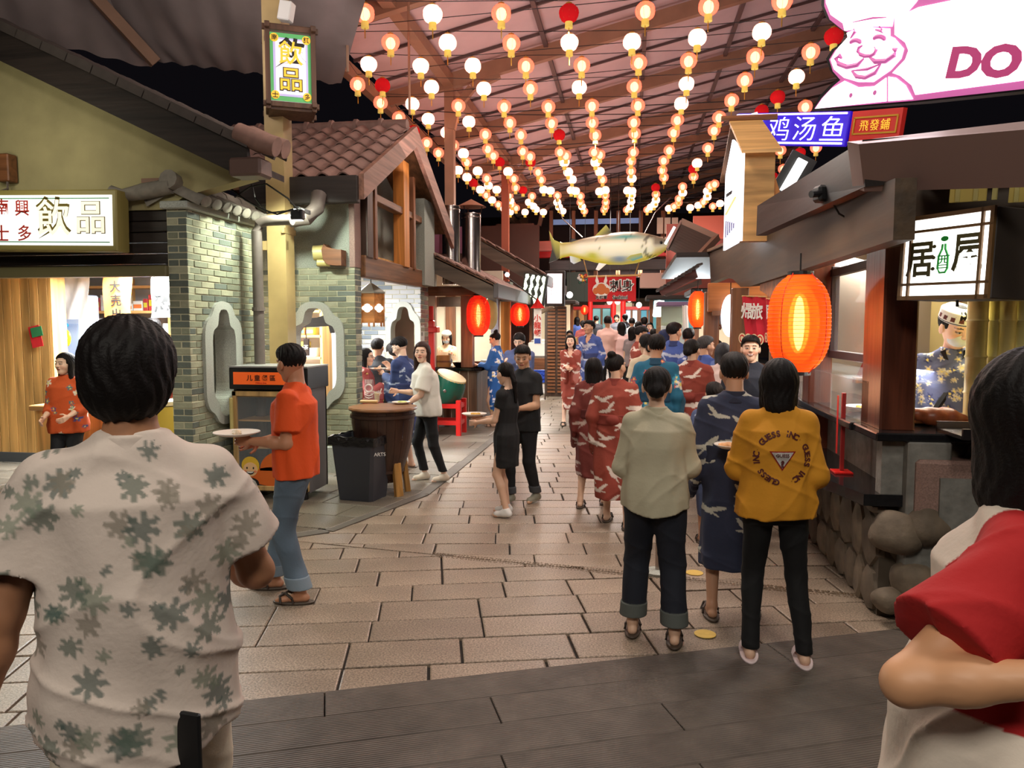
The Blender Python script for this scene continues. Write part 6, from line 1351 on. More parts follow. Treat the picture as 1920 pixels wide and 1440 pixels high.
# roof box over the stall
def box_from_quad(name, q, Ys_, depth_, m_, par):
    P = [pY(x, y, Y) for (x, y), Y in zip(q, Ys_)]; n = (P[1]-P[0]).cross(P[3]-P[0]).normalized(); 
    if n.y > 0: n = -n
    B = [p-n*depth_ for p in P]; return MB().add(P+B, [(0, 1, 2, 3), (7, 6, 5, 4), (0, 4, 5, 1), (1, 5, 6, 2), (2, 6, 7, 3), (3, 7, 4, 0)]).build(name, m_, par)
rb_ = thing('stall_roof', 'dark boxed roof edge above the sushi stall', 'roof', (2, 5, 2.8)); m_rd = mat('near_black_board', C(33, 27, 25), .55, grain=(0, 6))
box_from_quad('front_fascia', [(1617, 262), (2000, 232), (2000, 322), (1622, 350)], (4.3, 3.6, 3.6, 4.3), .08, m_rd, rb_)
box_from_quad('side_fascia', [(1420, 386), (1617, 264), (1622, 350), (1418, 442)], (6.6, 4.3, 4.3, 6.6), .08, mat('near_black_board_2', C(30, 25, 26), .5, grain=(1, 6)), rb_)
box_from_quad('roof_edge', [(1588, 266), (2000, 218), (2000, 236), (1610, 270)], (4.4, 3.6, 3.5, 4.25), .25, mat('rust_edge', C(120, 92, 84), .6), rb_)
box_from_quad('inner_soffit', [(1622, 350), (2000, 322), (2000, 400), (1640, 470)], (4.75, 4.4, 4.4, 4.75), .05, mat('soffit_brown', C(70, 52, 36), .6, grain=(0, 8)), rb_)
for i, (x0, x1) in enumerate(((1782, 1850), (1893, 1960))):
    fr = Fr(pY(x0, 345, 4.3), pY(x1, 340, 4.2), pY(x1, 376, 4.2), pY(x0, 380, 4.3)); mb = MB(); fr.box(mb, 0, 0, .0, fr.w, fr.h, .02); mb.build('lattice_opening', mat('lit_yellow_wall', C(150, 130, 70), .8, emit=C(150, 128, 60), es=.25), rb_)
    mb = MB(); [fr.box(mb, (k-.5)*fr.w/2, 0, .015, .02, fr.h, .02) for k in (0, 1, 2)]; mb.build('lattice_bar', m_bamboo, rb_)
t = thing('cctv_camera', 'small black camera on the sloping roof fascia', 'camera', pY(1545, 362, 5.0)); c = pY(1545, 364, 4.95); MB().box(c, (.11, .09, .10), Matrix.Rotation(.3, 3, 'Z'), bev=.015).build('housing', m_black, t); MB().tube([c+Vector((-.02, -.03, 0)), c+Vector((-.09, -.07, -.01))], .022, 10).build('lens', m_black, t); MB().tube([c+Vector((.05, 0, -.05)), c+Vector((.09, 0, -.12)), c+Vector((.16, 0, -.16))], .006, 5).build('cable', m_wire, t)
# izakaya sign
t = thing('lightbox_sign', 'white lattice lightbox with three brush characters, the middle one a green bottle', 'sign', pY(1775, 475, 4.4))
fr = Fr(pY(1697, 413, 4.55), pY(1872, 382, 4.05), pY(1856, 563, 4.05), pY(1688, 560, 4.55)); mb = MB(); fr.box(mb, 0, 0, -.14, fr.w, fr.h, .28, bev=.006); mb.build('box', mat('grey_brown_box', C(62, 54, 50), .6), t)
mb = MB(); fr.box(mb, 0, 0, .002, fr.w-.04, fr.h-.04, .01); mb.build('face', m_lit, t)
mb = MB()
for x in (-.5, -.40, .40, .5): fr.box(mb, x*(fr.w-.02), 0, .012, .014 if abs(x) < .5 else .022, fr.h, .016)
for y in (-.5, -.33, .33, .5): fr.box(mb, 0, y*(fr.h-.02), .012, fr.w, .014 if abs(y) < .5 else .022, .016)
mb.build('lattice', mat('lattice_wood', C(120, 88, 52), .5), t)
ol = mat('olive_brush', C(84, 78, 40), .6); gr_ = mat('green_brush', C(40, 180, 70), .5)
text('居', .2, fr, -fr.w*.27, -.01, .012, ol, t, off=.004, h=fr.h*.42, sx=.9); text('屋', .2, fr, fr.w*.25, .01, .012, ol, t, off=.004, h=fr.h*.42, sx=.9)
for k in range(3): disc(fr, -fr.w*.11, fr.h*(.12-.13*k), .012, .013, .010, ol, t, 'brush_dot', 10)
disc(fr, 0, fr.h*.20, .012, .024, .014, gr_, t, 'bottle_cap', 14); mb = MB(); mb.tube([fr.P(x*fr.w, y*fr.h, .014) for x, y in ((-.015, .14), (-.018, .08), (-.05, .0), (-.055, -.14), (-.03, -.19), (.03, -.19), (.055, -.14), (.05, 0), (.018, .08), (.015, .14))], .006, 5); mb.build('bottle_outline', gr_, t); text('酉', .1, fr, 0, -fr.h*.07, .012, gr_, t, h=fr.h*.16)
MB().tube([pY(1795, 563, 4.3), pY(1795, 575, 4.3)], .008, 6).build('hook', m_wire, t)
# big pink/white shop sign with chef outline
ds = thing('shop_sign', 'large glowing white sign with pink trim and a moustached chef head outline', 'sign', pY(1750, 90, 4.4))
YA, YB = 5.2, 4.0
def SP(x, y): f_ = (x-1520)/400; return pY(x, y, YA+(YB-YA)*f_)
fr = Fr(SP(1550, 0), SP(1920, 0), SP(1920, 160), SP(1550, 200)); 
def to_fr(pts):
    out = []
    for x, y in pts:
        d_ = ray(x, y); tt = (fr.c-CP).dot(fr.n)/d_.dot(fr.n); q = CP+d_*tt-fr.c; out.append((q.dot(fr.r), q.dot(fr.u)))
    return out
pinkm = mat('pink_sign_print', C(184, 92, 150), .5, emit=C(184, 88, 150), es=.75); pm = m_lit; darkm = m_black
chef = [(1540, -60), (1540, 10), (1550, 35), (1575, 55), (1588, 60), (1590, 75), (1560, 92), (1549, 110), (1556, 132), (1570, 148), (1556, 160), (1535, 182), (1522, 207)]
outl = to_fr(chef+[(1718, 192), (2020, 160), (2020, -60)]); MB().prism(outl, fr.P(0, 0, -.10), fr.r, fr.u, fr.n, .10).build('sign_case', darkm, ds)
def grow(pts, dx, dy): return [(x+dx, y+dy) for x, y in pts]
MB().prism(to_fr([(x+7, y+(2 if i else 0)) for i, (x, y) in enumerate(chef)][:-1]+[(1528, 204), (1714, 189), (2020, 156), (2020, -60)]), fr.P(0, 0, 0), fr.r, fr.u, fr.n, .006).build('pink_rim', pinkm, ds)
def face_poly(pts, z, m_, nm='sign_face'): return MB().prism(to_fr(pts), fr.P(0, 0, z), fr.r, fr.u, fr.n, .004).build(nm, m_, ds)
face_poly([(1725, 14), (1820, -6), (2020, -30), (2020, 138), (1719, 178), (1712, 160), (1690, 142), (1676, 137), (1700, 112), (1706, 95), (1700, 80), (1680, 65), (1680, 35)], .007, pm)
face_poly([(1550, -60), (1551, 5), (1560, 28), (1583, 44), (1586, 58), (1640, 50), (1675, 50), (1678, 34), (1705, 22), (1722, 2), (1726, -60)], .007, pm, 'hat_face')
face_poly([(1590, 62), (1592, 70), (1572, 92), (1560, 112), (1566, 130), (1585, 146), (1612, 154), (1640, 154), (1672, 132), (1692, 110), (1697, 92), (1680, 72), (1671, 68), (1671, 54), (1640, 52), (1610, 54)], .007, pm, 'head_face')
face_poly([(1586, 152), (1612, 164), (1642, 162), (1664, 146), (1664, 190), (1531, 204), (1545, 184), (1562, 166)], .007, pm, 'coat_face'); face_poly([(1668, 144), (1682, 146), (1700, 160), (1714, 186), (1668, 190)], .007, pm, 'coat_face')
def stroke(pts, r, m_=pinkm, nm='line_print'):
    r = r*1.7 
    P = to_fr(pts); return MB().tube([fr.P(a, b, .012) for a, b in P], [r*.4]+[r]*(len(P)-2)+[r*.4], 6).build(nm, m_, ds)
def arc(cx, cy, rx, ry, a0, a1, n=9): return [(cx+rx*cos(radians(a0+(a1-a0)*i/(n-1))), cy-ry*sin(radians(a0+(a1-a0)*i/(n-1)))) for i in range(n)]
stroke(arc(1608, 85, 11, 9, 165, 25), .008); stroke(arc(1652, 78, 12, 9, 160, 15), .008); stroke(arc(1629, 95, 17, 11, 120, 395), .007)
stroke([(1623, 110), (1612, 122), (1592, 126), (1576, 120), (1571, 110), (1578, 105), (1582, 110)], .009); stroke([(1634, 108), (1645, 116), (1665, 115), (1682, 103), (1684, 94), (1677, 92)], .009)
stroke([(1600, 133), (1630, 130), (1655, 120)], .006); stroke([(1600, 133), (1610, 144), (1626, 146), (1645, 137), (1655, 120)], .008); stroke([(1598, 72), (1607, 60), (1604, 55)], .008); stroke([(1645, 56), (1660, 60), (1652, 50)], .008); stroke([(1602, 42), (1640, 34), (1665, 33)], .004)
for x, y in ((1598, 179), (1643, 174)): a_, b_ = to_fr([(x, y)])[0]; disc(fr, a_, b_, .010, .014, .014, pinkm, ds, 'coat_button', 12)
a_, b_ = to_fr([(1855, 128)])[0]; text('DO', .3, fr, a_-.03, b_+.03, .012, mat('magenta_letter', C(170, 60, 110), .5, emit=C(170, 58, 110), es=.6), ds, off=.014, h=.155, sx=1.35)
frl_ = lamp('AREA', tuple(fr.P(0, -.1, .25)), 14, (1, .86, .95), .8, tuple(fr.P(0, -.3, 2.0)))
# blue neon sign
t = thing('neon_sign', 'blue-purple neon sign with chicken outline and three white characters', 'sign', pY(1485, 240, 9)); fr = Fr(pY(1378, 210, 9.5), pY(1590, 212, 8.6), pY(1590, 270, 8.6), pY(1378, 274, 9.5)); mb = MB(); fr.box(mb, 0, 0, -.03, fr.w, fr.h, .06, bev=.01); mb.build('blue_board', mat('blue_board', C(40, 10, 160), .5, emit=C(50, 10, 200), es=.55), t)
neon = mat('neon_tube', (1, 1, 1), emit=(.8, .76, 1), es=1.6); neonp = mat('neon_violet', (1, 1, 1), emit=(.48, .34, 1), es=1.7)
for s_ in (-1, 1): MB().tube([fr.P(-fr.w*.49, s_*fr.h*.43, .02), fr.P(fr.w*.48, s_*fr.h*.43, .02)], .012, 6).build('neon_line', neonp if s_ > 0 else neon, t)
for ch, x_ in (('鸡', 1468), ('汤', 1516), ('鱼', 1566)): u = (x_-1484)/212*fr.w*1.0; text(ch, .3, fr, u, 0, .02, neon, t, off=-.002, h=fr.h*.70, sx=1.05)
mb = MB(); mb.tube([fr.P(-fr.w*.28+x*.16, y*.16, .02) for x, y in ((-.9, .3), (-.6, 1.0), (-.2, 1.1), (.0, .7), (.4, .6), (.1, .35), (.5, -.1), (.6, -.6), (.3, -1.0), (-.5, -1.0))], .010, 5); mb.build('chicken_outline', neon, t)
# red sign behind
t = thing('red_sign', 'dark red sign with gold-framed gold characters behind the chef sign', 'sign', pY(1640, 235, 7)); fr = Fr(pY(1596, 212, 7.2), pY(1690, 200, 6.8), pY(1690, 262, 6.8), pY(1596, 262, 7.2)); mb = MB(); fr.box(mb, 0, 0, -.02, fr.w, fr.h, .05); mb.build('board', mat('dark_red_board', C(170, 40, 34), .5, emit=C(170, 30, 26), es=.35), t); mb = MB(); [fr.box(mb, 0, y*fr.h*.27, .01, fr.w*.88, .014, .008) for y in (-1, 1)]; [fr.box(mb, x*fr.w*.43, 0, .01, .014, fr.h*.55, .008) for x in (-1, 1)]; mb.build('gold_frame', m_gold, t); gi = mat('gold_glow', C(240, 200, 70), .4, emit=C(240, 190, 60), es=.5); text('飛發鋪', .2, fr, 0, 0, .012, gi, t, h=fr.h*.36, sp=1.2)
# house-shaped standing menu sign on the roof
t = thing('menu_sign', 'tall white menu lightbox shaped like a little wooden house', 'sign', pY(1400, 400, 8.2)); YL, YR = 8.8, 7.6
A0, A1, A2, A3, A4 = pY(1373, 262, 8.2), pY(1393, 283, YR), pY(1388, 452, YR), pY(1356, 470, YL), pY(1360, 330, YL)
nn = (A1-A0).cross(A3-A0).normalized(); nn = -nn if nn.x > 0 else nn
P = [A0, A1, A2, A3, A4]; B = [p-nn*.02 for p in P]; MB().add(P+B, [(0, 1, 2, 3, 4), (9, 8, 7, 6, 5)]+[(i, (i+1) % 5, 5+(i+1) % 5, 5+i)[::-1] for i in range(5)]).build('lit_face', m_litcold, t)
Wd = Vector((.30, .02, 0)); D1 = A1-nn*.0; P = [A1, A1+Wd, A2+Wd, A2]; B = [p+Vector((0, .12, 0)) for p in P]; MB().add(P+B, [(0, 1, 2, 3), (7, 6, 5, 4), (0, 4, 5, 1), (1, 5, 6, 2), (2, 6, 7, 3), (3, 7, 4, 0)]).build('side_board', m_pinex, t)
RA = pY(1371, 226, 8.2); EVb = pY(1391, 281, YR-.1); P = [RA+Vector((-.02, 0, 0)), RA+Vector((.30, 0, 0)), EVb+Vector((.36, 0, 0)), EVb]; B = [p+Vector((0, 0, -.03)) for p in P]; MB().add(P+B, [(0, 3, 2, 1), (4, 5, 6, 7), (0, 4, 7, 3), (3, 7, 6, 2), (2, 6, 5, 1), (1, 5, 4, 0)]).build('roof_board', m_pinex, t)
EVc = pY(1350, 338, YL+.1); P = [RA, RA+Vector((.30, 0, 0)), EVc+Vector((.3, 0, 0)), EVc]; B = [p+Vector((0, 0, -.03)) for p in P]; MB().add(P+B, [(0, 1, 2, 3), (7, 6, 5, 4), (0, 3, 7, 4), (3, 2, 6, 7), (2, 1, 5, 6), (1, 0, 4, 5)]).build('roof_board', m_browny, t); MB().tube([RA+Vector((-.1, 0, .02)), RA+Vector((.45, 0, .02))], .03, 8).build('ridge_pole', m_brown, t)
frm = Fr(pY(1366, 345, 8.35), pY(1388, 335, 7.75), pY(1385, 440, 7.75), pY(1363, 455, 8.35)); ink2 = mat('indigo_ink', C(84, 74, 150), .6)
for k in range(3): text('酒菜单', .05, Fr(frm.P(-.01-.02+.1*k-.12, .22, .05), frm.P(.09-.12+.1*k, .22, .05), frm.P(.09-.12+.1*k, .1, .05), frm.P(-.12-.03+.1*k, .1, .05)), 0, 0, .0, m_ink, t, h=.035)
for k in range(5): mb = MB(); frm.box(mb, -frm.w*.35+frm.w*.17*k, -frm.h*.30, .03, frm.w*.07, frm.h*.3-.03*k, .004); mb.build('text_column', ink2, t)
mb = MB(); mb.bar(frm.P(-frm.w*.4, -.02, .03), frm.P(frm.w*.4, .10, .03), .02, .004); mb.build('gold_line', m_gold, t)
P0_ = pY(1430, 350, 8.0); MB().prism([(0, 0), (.36, 0), (.12, .34), (.05, .6), (0, .75)], (A1+Wd)+Vector((0, .05, -.95)), (1, 0, 0), (0, 0, 1), (0, 1, 0), .04).build('brace_board', m_orangewood, t)
o = thing('floodlight', 'bright white floodlight behind the sloping roof fascia', 'lamp', pY(1490, 325, 8)); c = pY(1488, 330, 8); MB().box(c, (.10, .06, .34), Matrix.Rotation(.5, 3, 'Y')).build('lens', m_lit, o); MB().box(c+Vector((0, .05, 0)), (.26, .05, .46), Matrix.Rotation(.5, 3, 'Y')).build('housing', m_black, o)
# things on the sushi counter
def on(px_, py_, z): return pZ(px_, py_, z)
p = on(1585, 765, 1.16); o = thing('food_tray', 'lit white cutting board with food behind the glass guard', 'tray', (1.75, 5.35, 1.15)); MB().bb((1.62, 5.12, 1.16), (1.98, 5.6, 1.20), bev=.006).build('board', m_pinex, o); MB().bb((1.64, 5.15, 1.20), (1.96, 5.58, 1.21)).build('paper_liner', m_paper, o)
o = thing('dish', 'oval dish of yellow sushi behind the glass guard', 'dish', (1.72, 5.9, 1.15)); MB().lathe([(.001, 0), (.12, .005), (.15, .03), (.145, .03), (.11, .012), (.001, .01)], (1.72, 5.9, 1.16), 24).build('dish_body', m_white, o, smooth=True); mb = MB(); [mb.ell((1.66+.05*k, 5.86+.03*(k % 2), 1.185), (.022, .035, .016), 8, 6) for k in range(4)]; mb.build('sushi_pieces', m_food, o, smooth=True)
o = thing('cloth_roll', 'folded grey towel on the upper glass shelf', 'towel', (1.75, 5.75, 1.43)); MB().ell((1.75, 5.75, 1.45), (.10, .07, .028), 12, 8).build('towel_body', m_paper, o, smooth=True)
o = thing('hand_shaped_roast', 'large browned roast meat piece on the stall counter', 'meat', pZ(1745, 780, 1.22)); P = pZ(1748, 782, 1.21); q = Sdf(); q.cap((-.14, 0, .02), (.10, .02, 0), .035, .06, .02); q.cap((.0, 0, 0), (.18, .0, -.01), .05, .03, .03); q.disp = lambda X, Y, Z: .005*np.sin(60*X)*np.sin(50*Y); v, f = q.mesh(.008); child('meat_body', np_mesh('meat_body', v, f, None, mat('roast_meat', C(150, 78, 44), .4, noise=(20, .3))), o, Vector((P.x, P.y, P.z))-o.location); bpy.data.objects[o.name].name = 'roast_meat'
o = thing('hot_tray', 'steel griddle tray on the counter in front of the masked chef', 'tray', (2.1, 4.65, 1.15)); MB().bb((1.82, 4.5, 1.15), (2.6, 4.86, 1.17)).build('griddle', m_steel, o); 
for y in (4.5, 4.86): MB().bb((1.82, y-.01, 1.15), (2.6, y+.01, 1.21)).build('tray_rim', m_steel, o)
P = pX(1578, 875, 1.45); o = thing('red_stand_sign', 'slim red post sign on a square foot standing on the black shelf', 'stand', (P.x, P.y, .77)); MB().bb((P.x-.06, P.y-.07, .77), (P.x+.06, P.y+.07, .785), bev=.003).build('foot', m_red, o); MB().bb((P.x-.012, P.y-.012, .785), (P.x+.012, P.y+.012, 1.32)).build('post', mat('dark_red_post', C(150, 36, 34), .4), o); MB().bb((P.x-.03, P.y+.012, .9), (P.x-.028, P.y+.05, 1.3)).build('red_strip', m_red, o)
# lit paper lattice lamps and red lampshade inside the stall
for i, (px_, py_, w_) in enumerate(((1523, 505, .10), (1612, 545, .22), (1567, 545, .12))):
    P = pX(px_, py_, 3.0 if i else 2.3); o = thing('lattice_lamp', ('small yellow lattice lamp next to the big orange lantern', 'yellow paper lattice lamp seen through the stall window', 'narrow lattice lamp left of the larger lattice lamp')[i], 'lamp', P); MB().box(P, (w_, w_, .26)).build('lit_paper', mat('lit_yellow_paper', (1, .8, .3), emit=(1, .62, .12), es=1.6), o)
    mb = MB(); [mb.box(P+Vector((0, 0, -.12+.04*k)), (w_+.02, w_+.02, .010)) for k in range(7)]; [mb.box(P+Vector((sx_*w_*k/2, sy_*w_/2, 0)), (.012, .012, .28)) for sx_ in (1,) for k in (-1, 0, 1) for sy_ in (-1, 1)]; mb.build('lattice', m_brown, o)
P = pX(1633, 600, 2.9); o = thing('red_lampshade', 'dark red flared lampshade hanging inside the stall', 'lamp', P); MB().lathe([(.04, .16), (.07, .14), (.16, -.02), (.17, -.16)], P, 16).build('shade', mat('wine_shade', C(130, 24, 50), .5), o, smooth=True); MB().tube([P+Vector((0, 0, .15)), P+Vector((0, 0, .7))], .008, 5).build('cord', m_wire, o)
P = pX(1632, 690, 2.7); o = thing('red_kettle', 'dark red metal hood standing on the stall bench', 'hood', P); MB().lathe([(.17, -.1), (.10, .08), (.04, .1), (.001, .1)], P, 16).build('hood_body', mat('rust_red', C(140, 40, 34), .4), o, smooth=True); MB().bb((P.x-.2, P.y-.2, P.z-.16), (P.x+.2, P.y+.2, P.z-.1)).build('bench', m_orangewood, o)
# orange timber valance and noren behind the big lantern
ov = thing('timber_gate', 'orange-brown timber frame of the second right stall with carved brackets', 'frame', (1.2, 9.5, 2.2)); og = mat('orange_lit_timber', C(176, 104, 50), .5, grain=(0, 7))
MB().bb((.95, 9.7, 1.94), (1.8, 9.8, 2.30), bev=.01).build('lintel', og, ov); MB().bb((1.0, 9.66, 1.9), (1.8, 9.84, 1.96)).build('rail', m_brown, ov)
for px_, Y_ in ((1333, 10.0), (1385, 9.0)): P = pY(px_, 640, Y_); MB().bb((P.x-.09, Y_-.09, 0), (P.x+.09, Y_+.09, 2.2), bev=.008).build('post', m_brownz, ov)
MB().prism([(0, 0), (1.3, .0), (1.3, -.10), (.9, -.16), (.5, -.30), (.25, -.30), (0, -.2)], (1.32, 6.9, 2.24), (0, 1, 0), (0, 0, 1), (1, 0, 0), .06).build('carved_bracket', og, ov)
for i, (x0, x1, y0, y1, Y_, c, s_, lb) in enumerate(((1388, 1432, 555, 642, 8.0, (196, 30, 50), '帰旅', 'crimson hanging curtain with two white characters and pale scallops at the hem'), (1436, 1455, 560, 640, 7.6, (196, 30, 50), '即', 'narrow crimson curtain beside the big orange lantern'), (1334, 1352, 566, 616, 10.2, (232, 226, 226), '御', 'small white banner with red wave print on the stall post'))):
    t = thing('hanging_curtain', lb, 'curtain', pY((x0+x1)/2, y1, Y_)); fr = Fr(pY(x0, y0, Y_), pY(x1, y0+2, Y_-.2), pY(x1+6, y1, Y_-.2), pY(x0+4, y1-3, Y_)); P_ = [[fr.P((k/8-.5)*fr.w+.01*j, (.5-j/8)*fr.h, .015*sin(k*1.6+j*.3)) for k in range(9)] for j in range(9)]; MB().grid(P_, thick=.004).build('cloth', mat('curtain_%d' % c[0], C(*c), .8), t, smooth=True)
    for k, ch in enumerate(s_): n_ = len(s_); text(ch, .1, fr, (k-(n_-1)/2)*fr.w*.42, fr.h*.18, .028, m_whiteink if c[0] == 196 else m_redcloth, t, off=.002, h=fr.h*.36, sx=.85)
    MB().tube([fr.P(-fr.w*.5, fr.h*.5, 0), fr.P(fr.w*.5, fr.h*.5, 0)], .008, 6).build('curtain_rod', m_pinex, t)
    for k in range(4):
        for q in (1, .72, .45): mb = MB(); x_ = (k-1.5)*fr.w*.25; disc(fr, x_, -fr.h*.44, .024+.003*(1-q), fr.w*.15*q, fr.h*.12*q, (mat('cream_print', C(235, 215, 170), .7) if q != .72 else m_redcloth), t, 'scallop_print', 14)
P = pY(1369, 592, 9.6); o = thing('oval_paper_lamp', 'bluish white oval paper lamp between the stall posts', 'lamp', P); MB().ell(P, (.11, .11, .26), 14, 12).build('paper', m_litcold, o, smooth=True); MB().tube([P+Vector((0, 0, .26)), P+Vector((0, 0, .4))], .006, 5).build('hook', m_wire, o)
# second right roof end (verge facing us) with shingle rows
rr = thing('stall_roof', 'dark shingled roof end with pinkish fascia planks beyond the timber gate', 'roof', (1, 13, 2.8)); Yq = 12.9
a, b = pY(1312, 500, Yq), pY(1233, 549, Yq)
for k in range(12):
    t0 = k/12; p = a.lerp(b, t0); q_ = a.lerp(b, t0+1/12+.03); MB().bar(p+Vector((.02, 0, -.01*(k % 2)+.03)), q_+Vector((0, 0, .05)), .6, .03, up=(0, 0, 1)).build('shingle', m_tiled, rr)
for (x0, y0, x1, y1, x2, y2, x3, y3, c) in ((1303, 502, 1309, 520, 1242, 555, 1236, 546, (128, 92, 86)), (1315, 522, 1316, 533, 1250, 556, 1244, 553, (92, 74, 66))):
    P = [pY(x0, y0, Yq-.1), pY(x1, y1, Yq-.1), pY(x2, y2, Yq-.1), pY(x3, y3, Yq-.1)]; B = [p+Vector((0, .06, 0)) for p in P]; MB().add(P+B, [(0, 1, 2, 3)[::-1], (7, 6, 5, 4)[::-1], (0, 4, 5, 1), (1, 5, 6, 2), (2, 6, 7, 3), (3, 7, 4, 0)]).build('fascia_plank', mat('plank_%d' % c[0], C(*c), .6, grain=(0, 10)), rr)
MB().bb((.75, 13, 2.9), (3.5, 19, 2.98)).build('roof_deck', m_dark, rr)
# ================================================================== LEFT STALLS
def stall_roof(label, Y0, Y1, pa, pb, thick_px, nm='stall_roof'):
    t = thing(nm, label, 'roof', (pa.x, Y0, pa.z)); d = (pb-pa); L = d.length; sl = math.atan2(d.z, d.x)
    P = [(0, 0), (d.x, d.z), (d.x, d.z-thick_px), (0, -thick_px)]; MB().prism(P, pa+Vector((0, 0, -.03)), (1, 0, 0), (0, 0, 1), (0, 1, 0), .06).build('verge_board', mat('grey_brown_board', C(92, 78, 66), .6, grain=(0, 10)), t)
    MB().prism([(0, 0), (d.x, d.z), (d.x, d.z-.05), (0, -.05)], pa, (1, 0, 0), (0, 0, 1), (0, 1, 0), Y1-Y0).build('roof_deck', m_browny, t)
    nr = 7; ncol = int((Y1-Y0)/.32); R = Matrix.Rotation(-sl, 3, 'Y'); key = MB().box((L/nr/2, .15, .012), (L/nr*1.15, .30, .022), Matrix.Rotation(.10, 3, 'Y')).mesh('roof_tile', mats=[m_tile])
    for r_ in range(nr):
        for c_ in range(ncol):
            if c_ < 18: child('roof_tile', key, t, Vector((d.x*r_/nr, .32*c_-.06, d.z*r_/nr+.012+rg.uniform(-.004, .004))), R)
    MB().bb((pb.x-.04, Y0-.03, pb.z-.22), (pb.x+.04, Y1, pb.z+.02), bev=.01).build('gutter', mat('slate_gutter', C(84, 78, 78), .5), t)
    return t
stall_roof('brown tiled roof of the first left stall below the steel flues', 12.0, 16.0, pY(800, 472, 12), pY(930, 533, 12), .26)
stall_roof('taller brown roof behind the steel flues on the left', 16.6, 22, pY(893, 443, 16.6), pY(1022, 515, 16.6), .3)
s1 = thing('food_stall', 'first left food stall with wood-clad counter and dark top', 'stall', (-3, 13.4, 0))
xr_, yr_ = -2.60, 12.9
for k in range(9): MB().bb((-3.95+.15*k, yr_, .16), (-3.95+.15*k+.143, yr_+.03, 1.0), bev=.004).build('cladding_board', mat('counter_cladding', C(104, 78, 58), .5, grain=(2, 12), rand=.15), s1)
for k in range(14): MB().bb((xr_-.03, yr_+.03+.16*k, .16), (xr_, yr_+.03+.16*k+.153, 1.0), bev=.004).build('cladding_board', MATS['counter_cladding'], s1)
MB().bb((-3.98, yr_-.01, 0), (xr_+.01, yr_+2.4, .16)).build('counter_plinth', m_concrete, s1); MB().bb((-4.0, yr_-.12, 1.0), (xr_+.12, yr_+.45, 1.06), bev=.01).build('counter_top', m_counter, s1); MB().bb((xr_-.4, yr_-.12, 1.0), (xr_+.12, yr_+2.5, 1.06), bev=.01).build('counter_top', m_counter, s1)
P = pY(877, 640, 12.85); MB().bb((P.x-.1, 12.75, 1.06), (P.x+.1, 12.95, 2.5), bev=.008).build('post', m_brownz, s1); MB().bb((-3.9, 12.7, 2.28), (-2.5, 12.8, 2.44), bev=.01).build('beam', m_brown, s1); MB().bb((-3.9, 12.9, 2.1), (-2.5, 12.96, 2.27)).build('hood_panel', m_steel, s1)
struct(MB().bb((-4.4, 15.6, 0), (-2.6, 15.7, 2.9)).build('wall_stall_cream', m_offwall)); struct(MB().bb((-4.5, 12.1, 0), (-4.4, 15.7, 2.6)).build('wall_stall_left', m_browny))
for k in range(2): MB().bb((-4.2+.42*k, 15.5, 0), (-4.2+.42*k+.2, 15.58, 2.4)).build('wall_post', m_brownz, s1)
# flues
for i, (px_, yb_, yt_, w_, Y_, lb) in enumerate(((846, 490, 388, 33, 13.0, 'tall polished steel flue, the left of two'), (884, 497, 402, 35, 13.6, 'polished steel flue with conical rain cap, the right of two'))):
    a, b = pY(px_, yb_, Y_), pY(px_, yt_, Y_); r = w_/2/FPX*depth_of(a); t = thing('steel_flue', lb, 'flue', a); MB().tube([(a.x, Y_, a.z-.4), (a.x, Y_, b.z)], r, 28).build('pipe', m_steel, t, smooth=True)
    for z in (b.z-.06, b.z): MB().lathe([(r*1.03, -.012), (r*1.05, 0), (r*1.03, .012)], (a.x, Y_, z), 28).build('seam_ring', m_steel, t, smooth=True)
    if i: MB().lathe([(r*1.6, .13), (r*.9, .19), (.001, .27)], (a.x, Y_, b.z), 24).build('rain_cap', mat('rust_cap', C(140, 96, 74), .5), t, smooth=True); [MB().tube([(a.x+r*cos(k_), Y_+r*sin(k_), b.z), (a.x+r*1.2*cos(k_), Y_+r*1.2*sin(k_), b.z+.15)], .01, 4).build('cap_strut', m_steel, t) for k_ in (0, 2.1, 4.2)]
o = thing('draped_cloth', 'faded purple cloth behind the steel flues', 'cloth', pY(860, 430, 14.6)); P_ = [[pY(815+60*i/8, 425+50*j/4, 14.6)+Vector((0, .05*sin(i*1.9), 0)) for i in range(9)] for j in range(5)]; MB().grid(P_, thick=.01).build('cloth', mat('purple_cloth', C(108, 62, 84), .9), o, smooth=True)
# drum with red stand
P = pY(838, 728, 12.1); dr_ = thing('green_drum', 'glossy green barrel drum tilted on its red stand', 'drum', P); Rd = Matrix.Rotation(radians(62), 3, 'Y') @ Matrix.Identity(3); Rd = Matrix.Rotation(radians(24), 3, 'Y') @ Matrix.Rotation(radians(8), 3, 'X')
MB().lathe([(.235, -.23), (.28, -.12), (.295, 0), (.28, .12), (.235, .23)], P, 28, R=Rd).build('drum_shell', m_greenw, dr_, smooth=True)
for s_ in (-1, 1): MB().lathe([(.243, s_*.19), (.246, s_*.235), (.225, s_*.245), (.001, s_*.246)][::s_], P, 28, R=Rd).build('drum_skin', m_kraft, dr_, smooth=True)
mb = MB(); [mb.ell(P+Rd @ Vector((.246*cos(a_), .246*sin(a_), s_*.21)), (.008, .008, .008), 6, 4) for a_ in np.linspace(0, 2*pi, 25) for s_ in (-1, 1)]; stuff(mb.build('studs', m_gold, dr_)); MB().ell(P+Vector((.03, -.292, -.02)), (.028, .012, .028), 10, 8).build('ring_boss', m_steel, dr_)
t = thing('drum_stand', 'bright red wooden four-legged drum stand', 'stand', (P.x, 12.1, 0))
